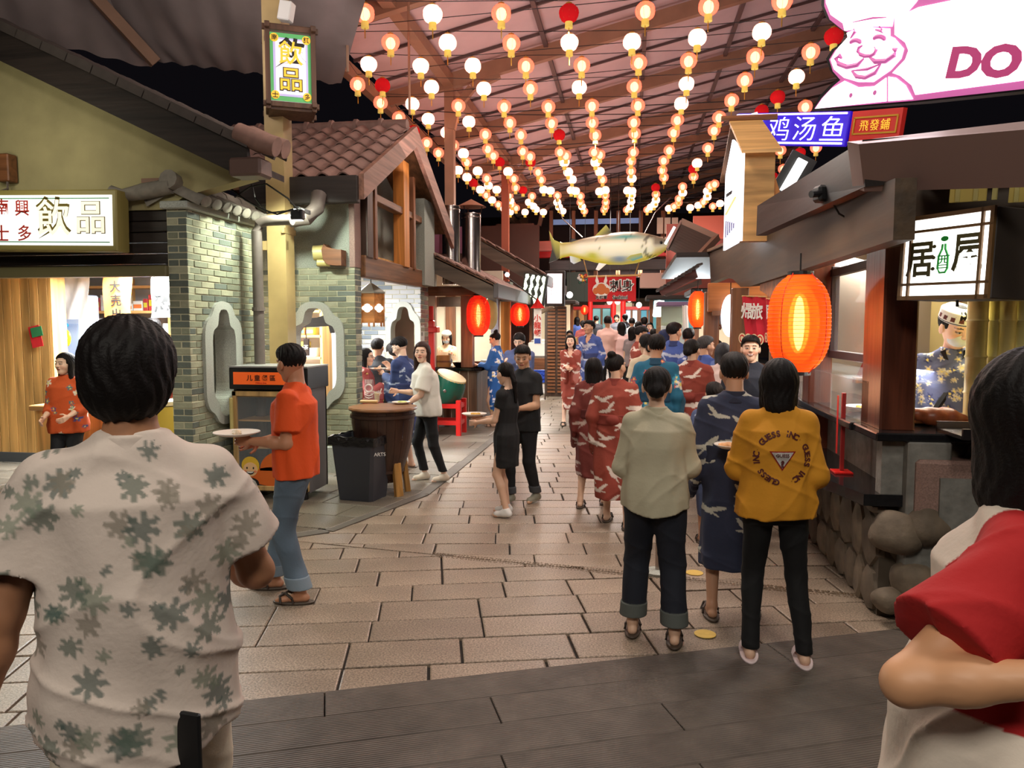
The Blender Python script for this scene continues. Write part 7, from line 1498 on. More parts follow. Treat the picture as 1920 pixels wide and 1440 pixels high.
for sx_ in (-1, 1):
    for sy_ in (-1, 1): MB().bb((P.x+sx_*.24-.04, 12.1+sy_*.2-.04, 0), (P.x+sx_*.24+.04, 12.1+sy_*.2+.04, .58 if sx_ > 0 else .45), bev=.008).build('leg', m_red, t)
for z in (.18, .45):
    for sy_ in (-1, 1): MB().bb((P.x-.24, 12.1+sy_*.2-.025, z), (P.x+.24, 12.1+sy_*.2+.025, z+.07)).build('rail', m_red, t)
    for sx_ in (-1, 1): MB().bb((P.x+sx_*.24-.025, 11.9, z), (P.x+sx_*.24+.025, 12.3, z+.07)).build('rail', m_red, t)
P = pY(809, 625, 12.4); t = thing('red_post', 'red lacquered post with collar beside the brick end wall', 'post', (P.x, 12.4, 0)); MB().bb((P.x-.05, 12.35, 0), (P.x+.05, 12.45, 1.86), bev=.01).build('shaft', m_red, t); MB().bb((P.x-.12, 12.3, 1.66), (P.x+.12, 12.5, 1.76), bev=.01).build('collar', m_red, t); MB().bb((P.x-.035, 12.37, 1.86), (P.x+.035, 12.43, 2.1), bev=.01).build('finial', m_red, t)
# bamboo steamer and dishes on the counter
P = Vector((-3.2, 12.95, 1.06)); o = thing('bamboo_steamer', 'round bamboo steamer on the first left counter', 'steamer', P); MB().lathe([(.13, 0), (.135, .1), (.13, .2), (.12, .2), (.12, .18), (.001, .18)], P, 24).build('basket', mat('steamer_bamboo', C(170, 124, 66), .5), o, smooth=True); MB().lathe([(.138, .08), (.138, .11)], P, 24).build('band', m_brown, o)
for k, (x_, y_, lb) in enumerate(((-2.95, 13.0, 'steel bowl left of the stall post'), (-2.72, 13.35, 'wooden food stand right of the stall post'), (-2.62, 13.9, 'white plate farther along the left counter'))):
    o = thing('serving_bowl', lb, 'bowl', (x_, y_, 1.06)); MB().lathe([(.05, 0), (.09, .05), (.11, .08), (.105, .08), (.05, .01), (.001, .01)], (x_, y_, 1.06), 18).build('bowl_body', (m_steel, m_brown, m_white)[k], o, smooth=True)
P = pY(945, 625, 15.0); struct(MB().bb((-2.75, 15.1, 0), (-2.6, 15.25, 2.5)).build('trim_3', mat('slate_post', C(84, 80, 92), .5))); MB().bb((-2.62, 15.5, 0), (-2.42, 15.6, 2.5), bev=.01).build('post', m_orangewood, s1)
o = thing('straw_hat', 'woven straw bundle hanging behind the first red lantern', 'ornament', pY(922, 585, 13.6)); MB().ell(pY(920, 587, 13.6), (.13, .06, .30), 12, 10).build('straw_body', m_bamboo, o, smooth=True)
# second stall: neon squiggle sign, red box sign, lattice door
t = thing('neon_sign', 'yellow-green neon sign of wavy vertical characters on the left stalls', 'sign', pY(1000, 540, 16)); fr = Fr(pY(979, 508, 16), pY(1024, 520, 16), pY(1024, 572, 16), pY(979, 570, 16)); ng = mat('neon_green_white', (1, 1, 1), emit=(.86, 1, .62), es=3); mb = MB(); fr.box(mb, 0, 0, -.04, fr.w, fr.h, .05); mb.build('back_board', m_black, t)
for k in range(4): MB().tube([fr.P(-fr.w*.38+k*fr.w*.24+.012*sin(j*1.5+k), fr.h*(.46-.92*j/12), .02) for j in range(13)], [.030+.012*sin(j*1.5) for j in range(13)], 6).build('neon_character', ng, t, smooth=True)
t = thing('lightbox_sign', 'upright pink-edged white lightbox in a dark frame, left of the sashimi banner', 'sign', pY(1040, 540, 18)); fr = Fr(pY(1024, 510, 18), pY(1056, 510, 18), pY(1056, 572, 18), pY(1024, 572, 18)); mb = MB(); fr.box(mb, 0, 0, -.1, fr.w+.06, fr.h+.06, .2, bev=.01); mb.build('frame', m_dark, t); mb = MB(); fr.box(mb, 0, 0, .003, fr.w*.86, fr.h*.9, .01); mb.build('face', m_litpink, t); mb = MB(); fr.box(mb, 0, 0, .01, fr.w*.7, fr.h*.82, .006); mb.build('inner_face', m_lit, t); text('食', .2, fr, 0, 0, .016, mat('faint_pink_ink', C(250, 200, 205), emit=C(250, 200, 205), es=1.2), t, h=.3)
MB().bb(fr.P(-fr.w*.5-.04, 0, -.1), fr.P(-fr.w*.5, -fr.h*.5-2.6, -.2)).build('mast', m_darkz, t)
t = thing('lattice_door', 'dark brown brick-lattice doorway below the pink lightbox', 'door', pY(1043, 620, 19)); a, b = pY(1024, 575, 19), pY(1062, 575, 19); MB().bb((a.x, 19, 0), (b.x, 19.08, a.z)).build('panel', m_darkz, t)
for k in range(26):
    for j in range(2): MB().bb((a.x+(b.x-a.x)*(.08+.5*j), 18.97, .1+.085*k), (a.x+(b.x-a.x)*(.46+.5*j), 19, .1+.085*k+.05)).build('lattice_block', m_brown, t)
P = pY(1008, 605, 14.6); t = thing('hanging_signboard', 'narrow white vertical board with red and green figures, red hood on top', 'sign', P); fr = vert_quad(1001, (578, 646), 1015, (578, 646), 14.6); mb = MB(); fr.box(mb, 0, 0, 0, fr.w, fr.h, .05, bev=.004); mb.build('board', m_paper, t); text('小\n龍\n蝦', .1, fr, 0, .02, .027, m_redink, t, off=.002, h=fr.h*.6); mb = MB(); fr.box(mb, 0, -fr.h*.4, .026, fr.w*.8, fr.h*.14, .004); mb.build('blue_print', mat('blue_ink', C(50, 80, 160), .6), t); MB().lathe([(.14, 0), (.05, .12), (.001, .2)], fr.P(0, fr.h*.5, 0), 4).build('red_hood', m_red, t); MB().tube([fr.P(0, fr.h*.5, 0)+Vector((0, 0, .15)), fr.P(-.6, fr.h*.5, 0)+Vector((0, 0, .6))], .015, 6).build('arm', m_wire, t)
P = pY(1018, 540, 14.9); t = thing('driftwood_branch', 'grey twisted branch fixed below the neon sign', 'branch', P); MB().tube([pY(1004, 582, 15), pY(1016, 584, 15), pY(1030, 578, 14.8), pY(1038, 576, 14.7)], [.03, .05, .04, .02], 8).build('branch', mat('driftwood', C(150, 138, 118), .8), t, smooth=True)
t = thing('gutter_bracket', 'slate metal flashing hanging off the first stall gutter', 'flashing', pY(950, 545, 15.5)); MB().bb(pY(937, 528, 15.2), pY(962, 566, 15.6)).build('flashing', mat('slate_gutter', C(84, 78, 78), .5), t); o = thing('spot_lamp', 'tiny bright white spotlight under the second left roof', 'lamp', pY(951, 515, 16)); MB().ell(pY(951, 515, 15.8), (.05, .05, .05), 10, 8).build('bulb', m_lit, o, smooth=True); MB().tube([pY(945, 510, 15.9), pY(950, 514, 15.8)], .03, 8).build('housing', m_black, o)
# cart with white tub and blue crate
P = pY(1022, 715, 20.0); cx_ = P.x; t = thing('service_cart', 'metal serving cart with a white tub on top', 'cart', (cx_, 20, 0)); wq = .36
for sx_ in (-1, 1):
    for sy_ in (-1, 1): MB().tube([(cx_+sx_*wq, 20+sy_*.25, .12), (cx_+sx_*wq, 20+sy_*.25, .95)], .018, 6).build('leg', m_steel, t); MB().lathe([(.001, -.02), (.06, -.02), (.06, .02), (.001, .02)], (cx_+sx_*wq, 20+sy_*.25, .06), 12, R=Matrix.Rotation(pi/2, 3, 'Y')).build('wheel', m_black, t)
for z in (.25, .92): MB().bb((cx_-wq, 19.75, z), (cx_+wq, 20.25, z+.03)).build('cart_shelf', m_steel, t)
o = thing('white_tub', 'big white plastic tub with lid on the serving cart', 'tub', (cx_, 20, .95)); MB().bb((cx_-.42, 19.72, .96), (cx_+.42, 20.28, 1.34), bev=.03).build('tub_body', mat('white_plastic', C(240, 238, 234), .4), o); MB().ell((cx_-.05, 20, 1.36), (.34, .24, .06), 14, 8).build('white_bag', m_paper, o, smooth=True)
o = thing('blue_crate', 'blue plastic crate on the cart\'s lower shelf', 'crate', (cx_, 20, .28)); mb = MB()
for k in range(6): mb.bb((cx_-.3+.12*k-.012, 19.77, .29), (cx_-.3+.12*k+.012, 19.79, .62))
for k in range(4): mb.bb((cx_-.32, 19.77, .29+.1*k), (cx_+.32, 19.79, .32+.1*k))
mb.bb((cx_-.32, 19.80, .29), (cx_+.32, 20.2, .60)); mb.build('crate_body', mat('blue_plastic', C(44, 84, 200), .4), o)
# ================================================================== FISH AND BANNER
FY = 16.6; fc = pY(1142, 466, FY); fs_ = depth_of(fc)/FPX
t = thing('giant_fish_lantern', 'giant lit trout lantern hung across the alley, head to the right', 'fish', fc)
L_ = [(-108, 2, 30, 3), (-100, 2, 22, 4), (-88, 2, 14, 7), (-72, 0, 13, 10), (-50, 0, 19, 14), (-25, 1, 25, 19), (0, 1, 29, 22), (25, 0, 30.5, 23), (50, -1, 29, 22), (72, -2, 24, 19), (90, -3, 18, 15), (103, -5, 11, 10), (112, -7, 5, 5)]
xs_ = np.array([l[0] for l in L_])*fs_; q = Sdf()
def fishmesh():
    n, m = 60, 28; V = []; F = []; 
    for i in range(n+1):
        x = -92+204*i/n; X = [l[0] for l in L_]; cz = -float(np.interp(x, X, [l[1] for l in L_])); hz = float(np.interp(x, X, [l[2] for l in L_])); hy = float(np.interp(x, X, [l[3] for l in L_]))
        for j in range(m): a_ = 2*pi*j/m; V.append((x*fs_, hy*sin(a_)*fs_, (cz+hz*cos(a_))*fs_))
    for i in range(n):
        for j in range(m): F.append((i*m+j, i*m+(j+1) % m, (i+1)*m+(j+1) % m, (i+1)*m+j))
    return np.array(V), np.array(F), n, m
V, F, n, m = fishmesh(); u = V[:, 0]/fs_; w = V[:, 2]/fs_; hz = np.interp(u, [l[0] for l in L_], [l[2] for l in L_]); k = (w+np.interp(u, [l[0] for l in L_], [l[1] for l in L_]))/hz
c = np.tile(np.array((.92, .90, .66)), (len(V), 1)); a_ = np.clip((k-.35)/.5, 0, 1)[:, None]; c = c*(1-a_)+np.array(C(120, 100, 70))*a_
b_ = np.clip((-k-.45)/.4, 0, 1)[:, None]; c = c*(1-b_)+np.array(C(214, 196, 60))*b_; tq = (np.exp(-((k-.62)/.14)**2)*np.exp(-((u-30)/28)**2))[:, None]; c = c*(1-tq)+np.array(C(80, 160, 150))*tq
bl_ = (np.exp(-((k+.7)/.2)**2)*np.exp(-((u-20)/18)**2))[:, None]; c = c*(1-bl_)+np.array(C(110, 140, 170))*bl_
ye = (np.exp(-((u+30)/14)**2)*np.exp(-((k+.55)/.3)**2))[:, None]; c = c*(1-ye)+np.array(C(190, 190, 40))*ye; hd = np.clip((u-76)/8, 0, 1)[:, None]*np.clip((k+.3)/.5, 0, 1)[:, None]; c = c*(1-hd*.85)+np.array(C(110, 96, 78))*hd*.85; hd2 = np.clip((u-78)/8, 0, 1)[:, None]*np.clip((-k)/.4, 0, 1)[:, None]; c = c*(1-hd2*.7)+np.array(C(200, 170, 70))*hd2*.7
tt_ = np.clip((-u-55)/30, 0, 1)[:, None]; c = c*(1-tt_*.6)+np.array(C(190, 176, 60))*tt_*.6
for (x0_, r0) in ((66, 26), (71, 22)): g_ = np.abs(np.hypot(u-88, (k)*24)-r0) < 1.2; c[g_ & (u < 88)] *= .3
c[np.hypot(u-95, (k-.25)*14) < 3.4] = (.05, .05, .05); dots = (np.sin(u*1.9)*np.sin(w*2.3+u*.7) > .93) & (k > -.2); c[dots] *= .4
m_fish = mat('lit_fish_skin', (1, 1, 1), .4, vc=True, emit='vc', es=.42)
mb = MB(); mb.v = [tuple(p) for p in V]; mb.f = [tuple(f) for f in F]+[tuple(range(m))[::-1], tuple(range(n*m, (n+1)*m))]; me = mb.mesh('fish_body', smooth=True, mats=[m_fish]); vcolor(me, c); child('fish_body', me, t, (0, 0, 0))
def fin(pts, nm, c0, c1, y=0, t_=.03, R=None):
    P = [((x-0)*fs_, -(z)*fs_) for x, z in pts]; mb = MB(); mb.prism(P, (0, y-t_/2, 0), (1, 0, 0), (0, 0, 1), (0, 1, 0), t_); me = mb.mesh(nm, mats=[m_fish]); cc = np.array([c0 if i % len(P) < len(P)/2 else c1 for i in range(len(P)*2)]); vcolor(me, cc); child(nm, me, t, (0, 0, 0))
dk = C(36, 36, 26); yl = C(176, 170, 60)
fin([(-113, -35), (-104, -18), (-86, -10), (-84, 10), (-98, 20), (-113, 25), (-107, 0)], 'tail_fin', yl, dk); fin([(-26, -24), (-6, -44), (3, -32), (8, -26)], 'dorsal_fin', yl, dk); fin([(-72, -14), (-70, -20), (-56, -16), (-58, -12)], 'adipose_fin', dk, dk)
fin([(-74, 12), (-72, 24), (-66, 28), (-52, 22), (-56, 14)], 'anal_fin', C(200, 210, 220), yl); fin([(-18, 28), (-24, 40), (-18, 42), (-4, 30)], 'pelvic_fin', C(240, 240, 240), C(240, 230, 200), -.2); fin([(60, 12), (40, 16), (32, 22), (44, 26), (62, 20)], 'pectoral_fin', yl, C(70, 150, 150), -.36)
MB().ell(fc+Vector((95*fs_, -12*fs_, 8*fs_)), (.035, .02, .035), 10, 8).build('eye', m_black, t)
for x_ in (-50, 58): o = MB().tube([pY(1142+x_+(5 if x_ > 0 else 0), 445, FY), pY(1142+x_*(1.75 if x_ < 0 else 1.5), 398 if x_ > 0 else 410, FY+.6), pY(1142+x_*2.0, 370, FY+1.2)], .012, 5).build('suspension_wire', m_steel); tag(o, 'steel wire holding the fish lantern, ' + ('tail side' if x_ < 0 else 'head side'), 'wire')
t = thing('cloth_banner', 'red sashimi banner with crab-like helmet emblem and brush characters, below the fish', 'banner', pY(1147, 540, FY)); fr = Fr(pY(1101, 519, FY), pY(1193, 517, FY), pY(1192, 565, FY), pY(1104, 566, FY)); P_ = [[fr.P((i/16-.5)*fr.w, (.5-j/6)*fr.h, .012*sin(i*.9+j*.4)) for i in range(17)] for j in range(7)]; MB().grid(P_, thick=.004).build('cloth', m_redcloth, t, smooth=True); MB().tube([fr.P(-fr.w*.63, fr.h*.5, 0), fr.P(fr.w*.60, fr.h*.52, 0)], .022, 8).build('pole', m_pinex, t)
MB().tube([fr.P(-fr.w*.5, fr.h*.5, 0), pY(1094, 485, FY)], .012, 5).build('cord', m_pinex, t); MB().tube([fr.P(fr.w*.47, fr.h*.5, 0), pY(1200, 488, FY)], .012, 5).build('cord', m_pinex, t)
for ch, x_ in (('刺', .07), ('身', .32)): outlined(ch, fr.h*.44, fr, fr.w*x_, .07, .02, m_whiteink, m_ink, t, k=.09)
text('大将軍', .1, fr, -fr.w*.22, -fr.h*.33, .022, m_whiteink, t, off=.008, h=fr.h*.17); text('大将軍', .1, fr, -fr.w*.22, -fr.h*.33, .03, m_ink, t, off=.002, h=fr.h*.15); text('Sashimi', .1, fr, fr.w*.17, -fr.h*.33, .022, m_whiteink, t, off=.008, h=fr.h*.17); text('Sashimi', .1, fr, fr.w*.17, -fr.h*.33, .03, m_ink, t, off=.002, h=fr.h*.15)
ob = mat('helmet_orange', C(206, 110, 50), .6); disc(fr, -fr.w*.22, -fr.h*.02, .020, .19, .15, m_whiteink, t, 'emblem_base'); disc(fr, -fr.w*.22, .0, .024, .11, .12, ob, t, 'emblem_face')
for s_ in (-1, 1): MB().prism([(0, 0), (.05, .12), (.02, .24), (-.03, .1)] if s_ > 0 else [(0, 0), (.03, .1), (-.02, .24), (-.05, .12)], fr.P(-fr.w*.22+s_*.08, .06, .024), fr.r, fr.u, fr.n, .004).build('emblem_horn', m_whiteink, t); disc(fr, -fr.w*.22+s_*.12, -.04, .026, .06, .07, ob, t, 'emblem_claw')
# ================================================================== FAR BACKGROUND
def panel(px0, py0, px1, py1, Y, m_, name, thick=.1): a, b = pY(px0, py0, Y), pY(px1, py1, Y); return MB().bb((a.x, Y, b.z), (b.x, Y+thick, a.z)).build(name, m_)
def spanel(*a, **k): return struct(panel(*a, **k))
spanel(990, 395, 1260, 520, 34, mat('dark_back_wall', C(44, 30, 28), .8), 'wall_back_upper'); spanel(930, 420, 1000, 800, 30, mat('brown_back_wall', C(70, 44, 36), .8), 'wall_back_left')
spanel(600, 430, 1010, 700, 27, mat('brown_back_wall', C(70, 44, 36), .8), 'wall_back_far_left'); spanel(1250, 420, 1700, 560, 24, m_wallred, 'wall_back_right')
spanel(1300, 405, 1400, 446, 23.4, mat('salmon_wall', C(190, 96, 74), .7), 'wall_salmon'); spanel(1040, 560, 1330, 760, 41, mat('far_wall', C(150, 128, 110), .8), 'wall_end')
fb = thing('far_pavilion', 'dark timber pavilion closing the alley behind the fish', 'building', pY(1140, 520, 32)); 
for i, (x0, y0, x1, y1, m_) in enumerate(((1000, 466, 1260, 480, m_red), (1030, 488, 1260, 505, m_dark), (1000, 452, 1040, 470, m_wallred), (1200, 512, 1262, 540, mat('pale_cladding', C(170, 140, 128), .7)), (1062, 510, 1104, 566, mat('dark_green_board', C(40, 52, 46), .7)))):
    a, b = pY(x0, y0, 31-i*.5), pY(x1, y1, 31-i*.5); MB().bb((a.x, a.y, b.z), (b.x, a.y+.3, a.z), bev=.02).build('board', m_, fb)
for i in range(6): a, b = pY(1030+i*42, 395, 31.5), pY(1036+i*42, 520, 31.5); MB().bb((a.x, 31.5, b.z), (b.x, 31.7, a.z)).build('timber_post', m_brownz, fb)
for i in range(3):
    for j in range(2): a, b = pY(1232+i*14, 408+j*36, 31), pY(1243+i*14, 438+j*36, 31); MB().bb((a.x, 31, b.z), (b.x, 31.05, a.z)).build('paper_panel', m_offwall, fb)
# far roof edge: white-lit strip and slanted panel
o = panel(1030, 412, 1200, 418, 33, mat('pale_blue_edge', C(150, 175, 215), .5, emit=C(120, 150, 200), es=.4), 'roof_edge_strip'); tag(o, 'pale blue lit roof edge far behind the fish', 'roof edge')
t = thing('awning_frame', 'tilted corrugated awning panel right of the fish head', 'awning', pY(1290, 460, 15.5)); a, b, c_, d = pY(1278, 415, 15.5), pY(1345, 445, 15.3), pY(1300, 492, 14.8), pY(1252, 468, 15.0)
for k in range(12):
    u0, u1 = k/12, (k+.8)/12; P = [a.lerp(d, u0), b.lerp(c_, u0), b.lerp(c_, u1), a.lerp(d, u1)]; B = [p+Vector((0, .05, .05)) for p in P]; MB().add(P+B, [(0, 1, 2, 3), (7, 6, 5, 4), (0, 4, 5, 1), (2, 6, 7, 3)]).build('corrugation', mat('corrugated_grey', C(90, 82, 76), .5, metal=.4), t)
MB().bar(a, b, .1, .12).build('frame_bar', mat('tan_bar', C(140, 110, 92), .6), t); MB().bar(b, c_, .1, .12).build('frame_bar', MATS['tan_bar'], t); MB().bar(a, d, .05, .06).build('frame_bar', m_steel, t); MB().tube([d+Vector((-.05, -.05, .1)), d+Vector((.12, -.05, .42))], .025, 8).build('tube_lamp', m_lit, t)
for i, (px_, py_, r, m_, lb) in enumerate(((1068, 553, .14, m_lit, 'round glaring white lamp left of the sashimi banner'), (1198, 572, .12, m_lit, 'white globe lamp right of the sashimi banner'), (1143, 566, .12, mat('pink_globe', (1, .8, .7), emit=(1, .75, .62), es=2), 'small pinkish globe under the banner centre'), (1158, 566, .12, MATS['pink_globe'] if 'pink_globe' in MATS else m_lit, 'second pinkish globe under the banner centre'), (1180, 562, .10, m_lit, 'small white globe under the banner right corner'))):
    P = pY(px_, py_, 26); o = thing('globe_lamp', lb, 'lamp', P); MB().ell(P, (r*.8, r*.8, r*.8), 12, 8).build('globe', m_ if m_ else m_lit, o, smooth=True); MB().tube([P+Vector((0, 0, r*.8)), Vector((P.x, P.y, 6.8))], .012, 5).build('stem', m_wire, o)
# lamps and cart on right far side
P = pY(1236, 578, 14.5); t = thing('white_box_lamp', 'white square paper lamp on a post, centre right of the crowd', 'lamp', P); MB().lathe([(.10, -.16), (.12, -.14), (.09, .14), (.001, .15)], P, 4).build('lamp_shade', m_lit, t); MB().bb((P.x-.05, 14.46, .0), (P.x+.05, 14.56, P.z-.16)).build('post', m_browny, t)
t = thing('display_kiosk', 'glazed kiosk with mauve canopy edge and curtain on the right side', 'kiosk', pY(1270, 620, 12.6)); a, b = pY(1232, 566, 12.6), pY(1290, 571, 12.6); MB().bb((a.x, 12.5, b.z-.02), (b.x, 13.3, a.z), bev=.01).build('canopy_edge', mat('mauve_edge', C(120, 96, 130), .5), t)
a, b = pY(1242, 572, 12.8), pY(1290, 605, 12.8); MB().bb((a.x, 12.8, b.z), (b.x, 12.82, a.z)).build('glass', m_pane, t); MB().bb((a.x, 13.3, b.z-.4), (b.x, 13.35, a.z)).build('back_panel', mat('pale_green_panel', C(180, 190, 160), .6), t); MB().bb((a.x, 12.7, .3), (b.x, 13.3, b.z-.05), bev=.01).build('counter_box', mat('ice_counter', C(200, 214, 208), .4), t)
P_ = [[pY(1279+11*i/4+ j*.4, 572+48*j/4, 12.5)+Vector((0, .03*sin(i*2), 0)) for i in range(5)] for j in range(5)]; MB().grid(P_, thick=.01).build('white_curtain', m_paper, t, smooth=True)
# far alley stalls, plain but with parts
def far_stall(label, x0, x1, Y, zt_, bodym, lit, lbl2):
    t = thing('market_stall', label, 'stall', (x0, Y, 0)); MB().bb((x0, Y, 0), (x1, Y+1.5, .95), bev=.02).build('counter', bodym, t); MB().bb((x0-.1, Y-.3, zt_), (x1+.1, Y+1.6, zt_+.12), bev=.02).build('roof', m_dark, t)
    for x in (x0, x1-.1): MB().bb((x, Y, .95), (x+.1, Y+.1, zt_)).build('post', m_brownz, t)
    MB().bb((x0+.1, Y+1.4, .95), (x1-.1, Y+1.45, zt_)).build('back_panel', lit, t)
    for k in range(3): MB().bb((x0+.15+k*.35, Y+.2, .95), (x0+.4+k*.35, Y+.5, 1.1), bev=.02).build('display_box', m_food, t)
tealw = mat('lit_teal_panel', C(110, 180, 190), .6, emit=C(110, 180, 190), es=.6); creamw = mat('lit_cream_panel', C(235, 220, 190), .6, emit=C(240, 220, 180), es=.7)  # stall back panels emit on their own to add light far down the alley
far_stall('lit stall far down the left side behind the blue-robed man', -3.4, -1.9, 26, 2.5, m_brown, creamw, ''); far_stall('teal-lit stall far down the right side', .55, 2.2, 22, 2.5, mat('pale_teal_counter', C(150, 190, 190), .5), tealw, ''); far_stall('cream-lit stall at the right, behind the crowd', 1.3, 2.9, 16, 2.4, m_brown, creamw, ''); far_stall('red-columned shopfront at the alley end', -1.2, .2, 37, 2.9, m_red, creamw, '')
for i, px_ in enumerate((1106, 1150, 1168)): P = pY(px_, 600, 35); t = thing('red_pillar', f'slim red pillar at the alley end, {ordn(i)} from left', 'pillar', (P.x, 35, 0)); MB().tube([(P.x, 35, 0), (P.x, 35, 3.0)], .12, 12).build('shaft', m_red, t, smooth=True); MB().bb((P.x-.2, 34.8, 0), (P.x+.2, 35.2, .2)).build('base', m_granite, t)
struct(MB().bb((-9, 44, 0), (9, 44.2, 8)).build('wall_far_end', mat('dark_back_wall', C(44, 30, 28), .8)))
t = thing('flower_garland', 'small bunch of red and yellow flowers left of the sashimi banner', 'flowers', pY(1090, 522, 16.6)); mb = MB(); rq = random.Random(4)
for k in range(14): MB().ell(pY(1084+rq.uniform(0, 16), 515+rq.uniform(0, 16), 16.5), (.035, .03, .035), 6, 5).build('flower', (m_red, m_gold, m_whiteink, m_greenw)[k % 4], t)
# stool stand seen between the cream-shirted woman's legs
P = pZ(1233, 1075, 0); t = thing('barrier_base', 'round pale base of a barrier post between the cream-shirted woman\'s legs', 'barrier', (P.x, P.y, 0)); MB().lathe([(.10, 0), (.10, .02), (.02, .03), (.001, .03)], (P.x, P.y, 0), 20).build('foot', m_granite, t, smooth=True); MB().tube([(P.x, P.y, .03), (P.x, P.y, .9)], .018, 8).build('pole', m_steel, t, smooth=True)

# steps of the alley's upper storeys, left: timber gallery and lit windows beyond the flues
t = thing('wall_bracket', 'rusty bracket box on the yellow gable wall at the left edge', 'bracket', pY(14, 318, 6.6)); c = pY(12, 316, 6.58); MB().box(c, (.14, .12, .26), bev=.01).build('box', m_brown, t); MB().tube([c+Vector((.03, -.03, -.13)), c+Vector((.05, -.05, -.2)), c+Vector((-.02, -.05, -.22))], .012, 6).build('hook', m_pipe, t)
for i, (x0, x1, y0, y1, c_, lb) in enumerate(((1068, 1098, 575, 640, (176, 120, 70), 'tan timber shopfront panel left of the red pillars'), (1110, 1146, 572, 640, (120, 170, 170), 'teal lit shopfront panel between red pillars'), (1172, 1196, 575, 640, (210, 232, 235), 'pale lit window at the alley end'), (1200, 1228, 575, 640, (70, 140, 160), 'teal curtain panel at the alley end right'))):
    a, b = pY(x0, y0, 36.5), pY(x1, y1, 36.5); t = thing('shopfront_panel', lb, 'panel', ((a.x+b.x)/2, 36.5, 0)); m_ = mat('front_%d' % c_[0], C(*c_), .6, emit=C(*c_), es=.35)  # faces given a glow of their own so the alley end looks lit
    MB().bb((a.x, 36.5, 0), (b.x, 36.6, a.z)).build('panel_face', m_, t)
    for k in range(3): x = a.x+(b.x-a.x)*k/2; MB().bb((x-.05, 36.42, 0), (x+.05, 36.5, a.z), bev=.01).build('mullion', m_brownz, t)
    MB().bb((a.x-.05, 36.4, a.z-.15), (b.x+.05, 36.5, a.z)).build('head_rail', m_red, t)
# ================================================================== PEOPLE
red_y = C(146, 60, 44); white_m = C(214, 200, 186); navy = C(48, 54, 80); blue = C(62, 84, 150)
KR_ = lambda seed, **k: dict(kind='kimono', paint=crane_print(C(136, 56, 42), C(212, 196, 184), seed=seed, extra=C(190, 120, 110), **k), sash=plain(C(128, 48, 38)))
KB_ = lambda seed, **k: dict(kind='kimono', paint=crane_print(C(66, 86, 152), C(190, 196, 214), seed=seed, extra=C(120, 140, 190), **k), sash=plain(C(48, 58, 104)))
KT_ = lambda seed, **k: dict(kind='kimono', paint=flower_print(C(34, 100, 130), [C(235, 225, 215), C(210, 90, 80), C(60, 150, 180)], n=150, r=(.025, .055), seed=seed), sash=plain(C(30, 70, 96)), **k)
tee = lambda c, **k: dict(kind='tee', paint=plain(c), **k)
HOLD = dict(armR=(.14, .33, 1.10), armL=(-.12, .33, 1.08))
# 1 foreground man, floral shirt
leaf = flower_print(C(212, 196, 184), [C(84, 100, 88), C(120, 130, 112), C(132, 124, 110), C(70, 90, 84)], n=300, r=(.009, .028), seed=12, zr=(.7, 1.5), leafy=True)
fm = person('man from behind in a leaf-print short-sleeved shirt and off-white trousers, nearest at left', 208, 1.62, 582, 30, 'm', dict(kind='tee', paint=leaf, hem=.74, sleeve=.66, slack=.040, flare=.012, wr=.007, collar=True, shirt_tail=.05), dict(kind='trousers', paint=plain(C(214, 202, 182)), slack=.03, cuff=.09), 'mop', armR=(.20, .30, 1.04), armL=(-.34, -.02, .80), poleL=(-.9, -.3, 1.1), poleR=(.55, -.4, .8), legR=(.02, .12), legL=(0, -.15), res=.0065, skin=C(168, 118, 86), shoes=C(220, 220, 216), headh=.006, head=(-10, 0), build=.94, height=1.80, loc=(-1.145, 1.61, 0))
o = thing('phone', 'black phone sticking out of the near man\'s back trouser pocket', 'phone', fm['toW']((.10*fm['s'], -.155*fm['s'], .80*fm['s']))); c = Vector(o.location); MB().box(c, (.07, .012, .15), Matrix.Rotation(radians(-8), 3, 'Z'), bev=.004).build('phone_body', m_black, o)
# 2 right foreground woman
rw = person('woman close at right edge in a red-sleeved white top, arm bent across', 1900, 1.4, 640, -118, 'f', dict(kind='tee', paint=lambda V, N=None: np.where(((np.abs(V[:, 0]) > .105) & (V[:, 2] > 1.12-.25*np.clip(np.abs(V[:, 0])-.2, 0, .3)))[:, None], np.array(C(178, 26, 28)), np.array(C(226, 212, 196)))*(1+.04*vnoise(V, 8))[:, None], hem=.60, sleeve=.66, slack=.04, flare=.07, wr=.008), dict(kind='trousers', paint=plain(C(214, 200, 184)), slack=.06, cuff=.14), 'bob', armR=(.30, .10, 1.25), armL=(-.2, .25, 1.1), poleR=(.45, -1.6, .9), skin=C(214, 158, 116), res=.0065, headh=.006, height=1.745, loc=(.73, 1.50, 0), shoes=None, build=1.05, head=(42, 0))
o = thing('shoulder_bag', 'dark strap and rim of a woven bag at the bottom right corner', 'bag', (.72, 1.28, .98)); MB().tube([(.74+.16*cos(a_), 1.24+.06*sin(a_), .98+.02*cos(a_*2)) for a_ in np.linspace(0, 2*pi, 30)], .012, 8).build('bag_rim', mat('khaki_strap', C(96, 88, 62), .6), o, smooth=True); MB().lathe([(.14, -.12), (.16, 0), (.15, .01), (.001, .01)], (.74, 1.24, .96), 24).build('bag_body', mat('tan_bag', C(170, 140, 96), .6), o, smooth=True)
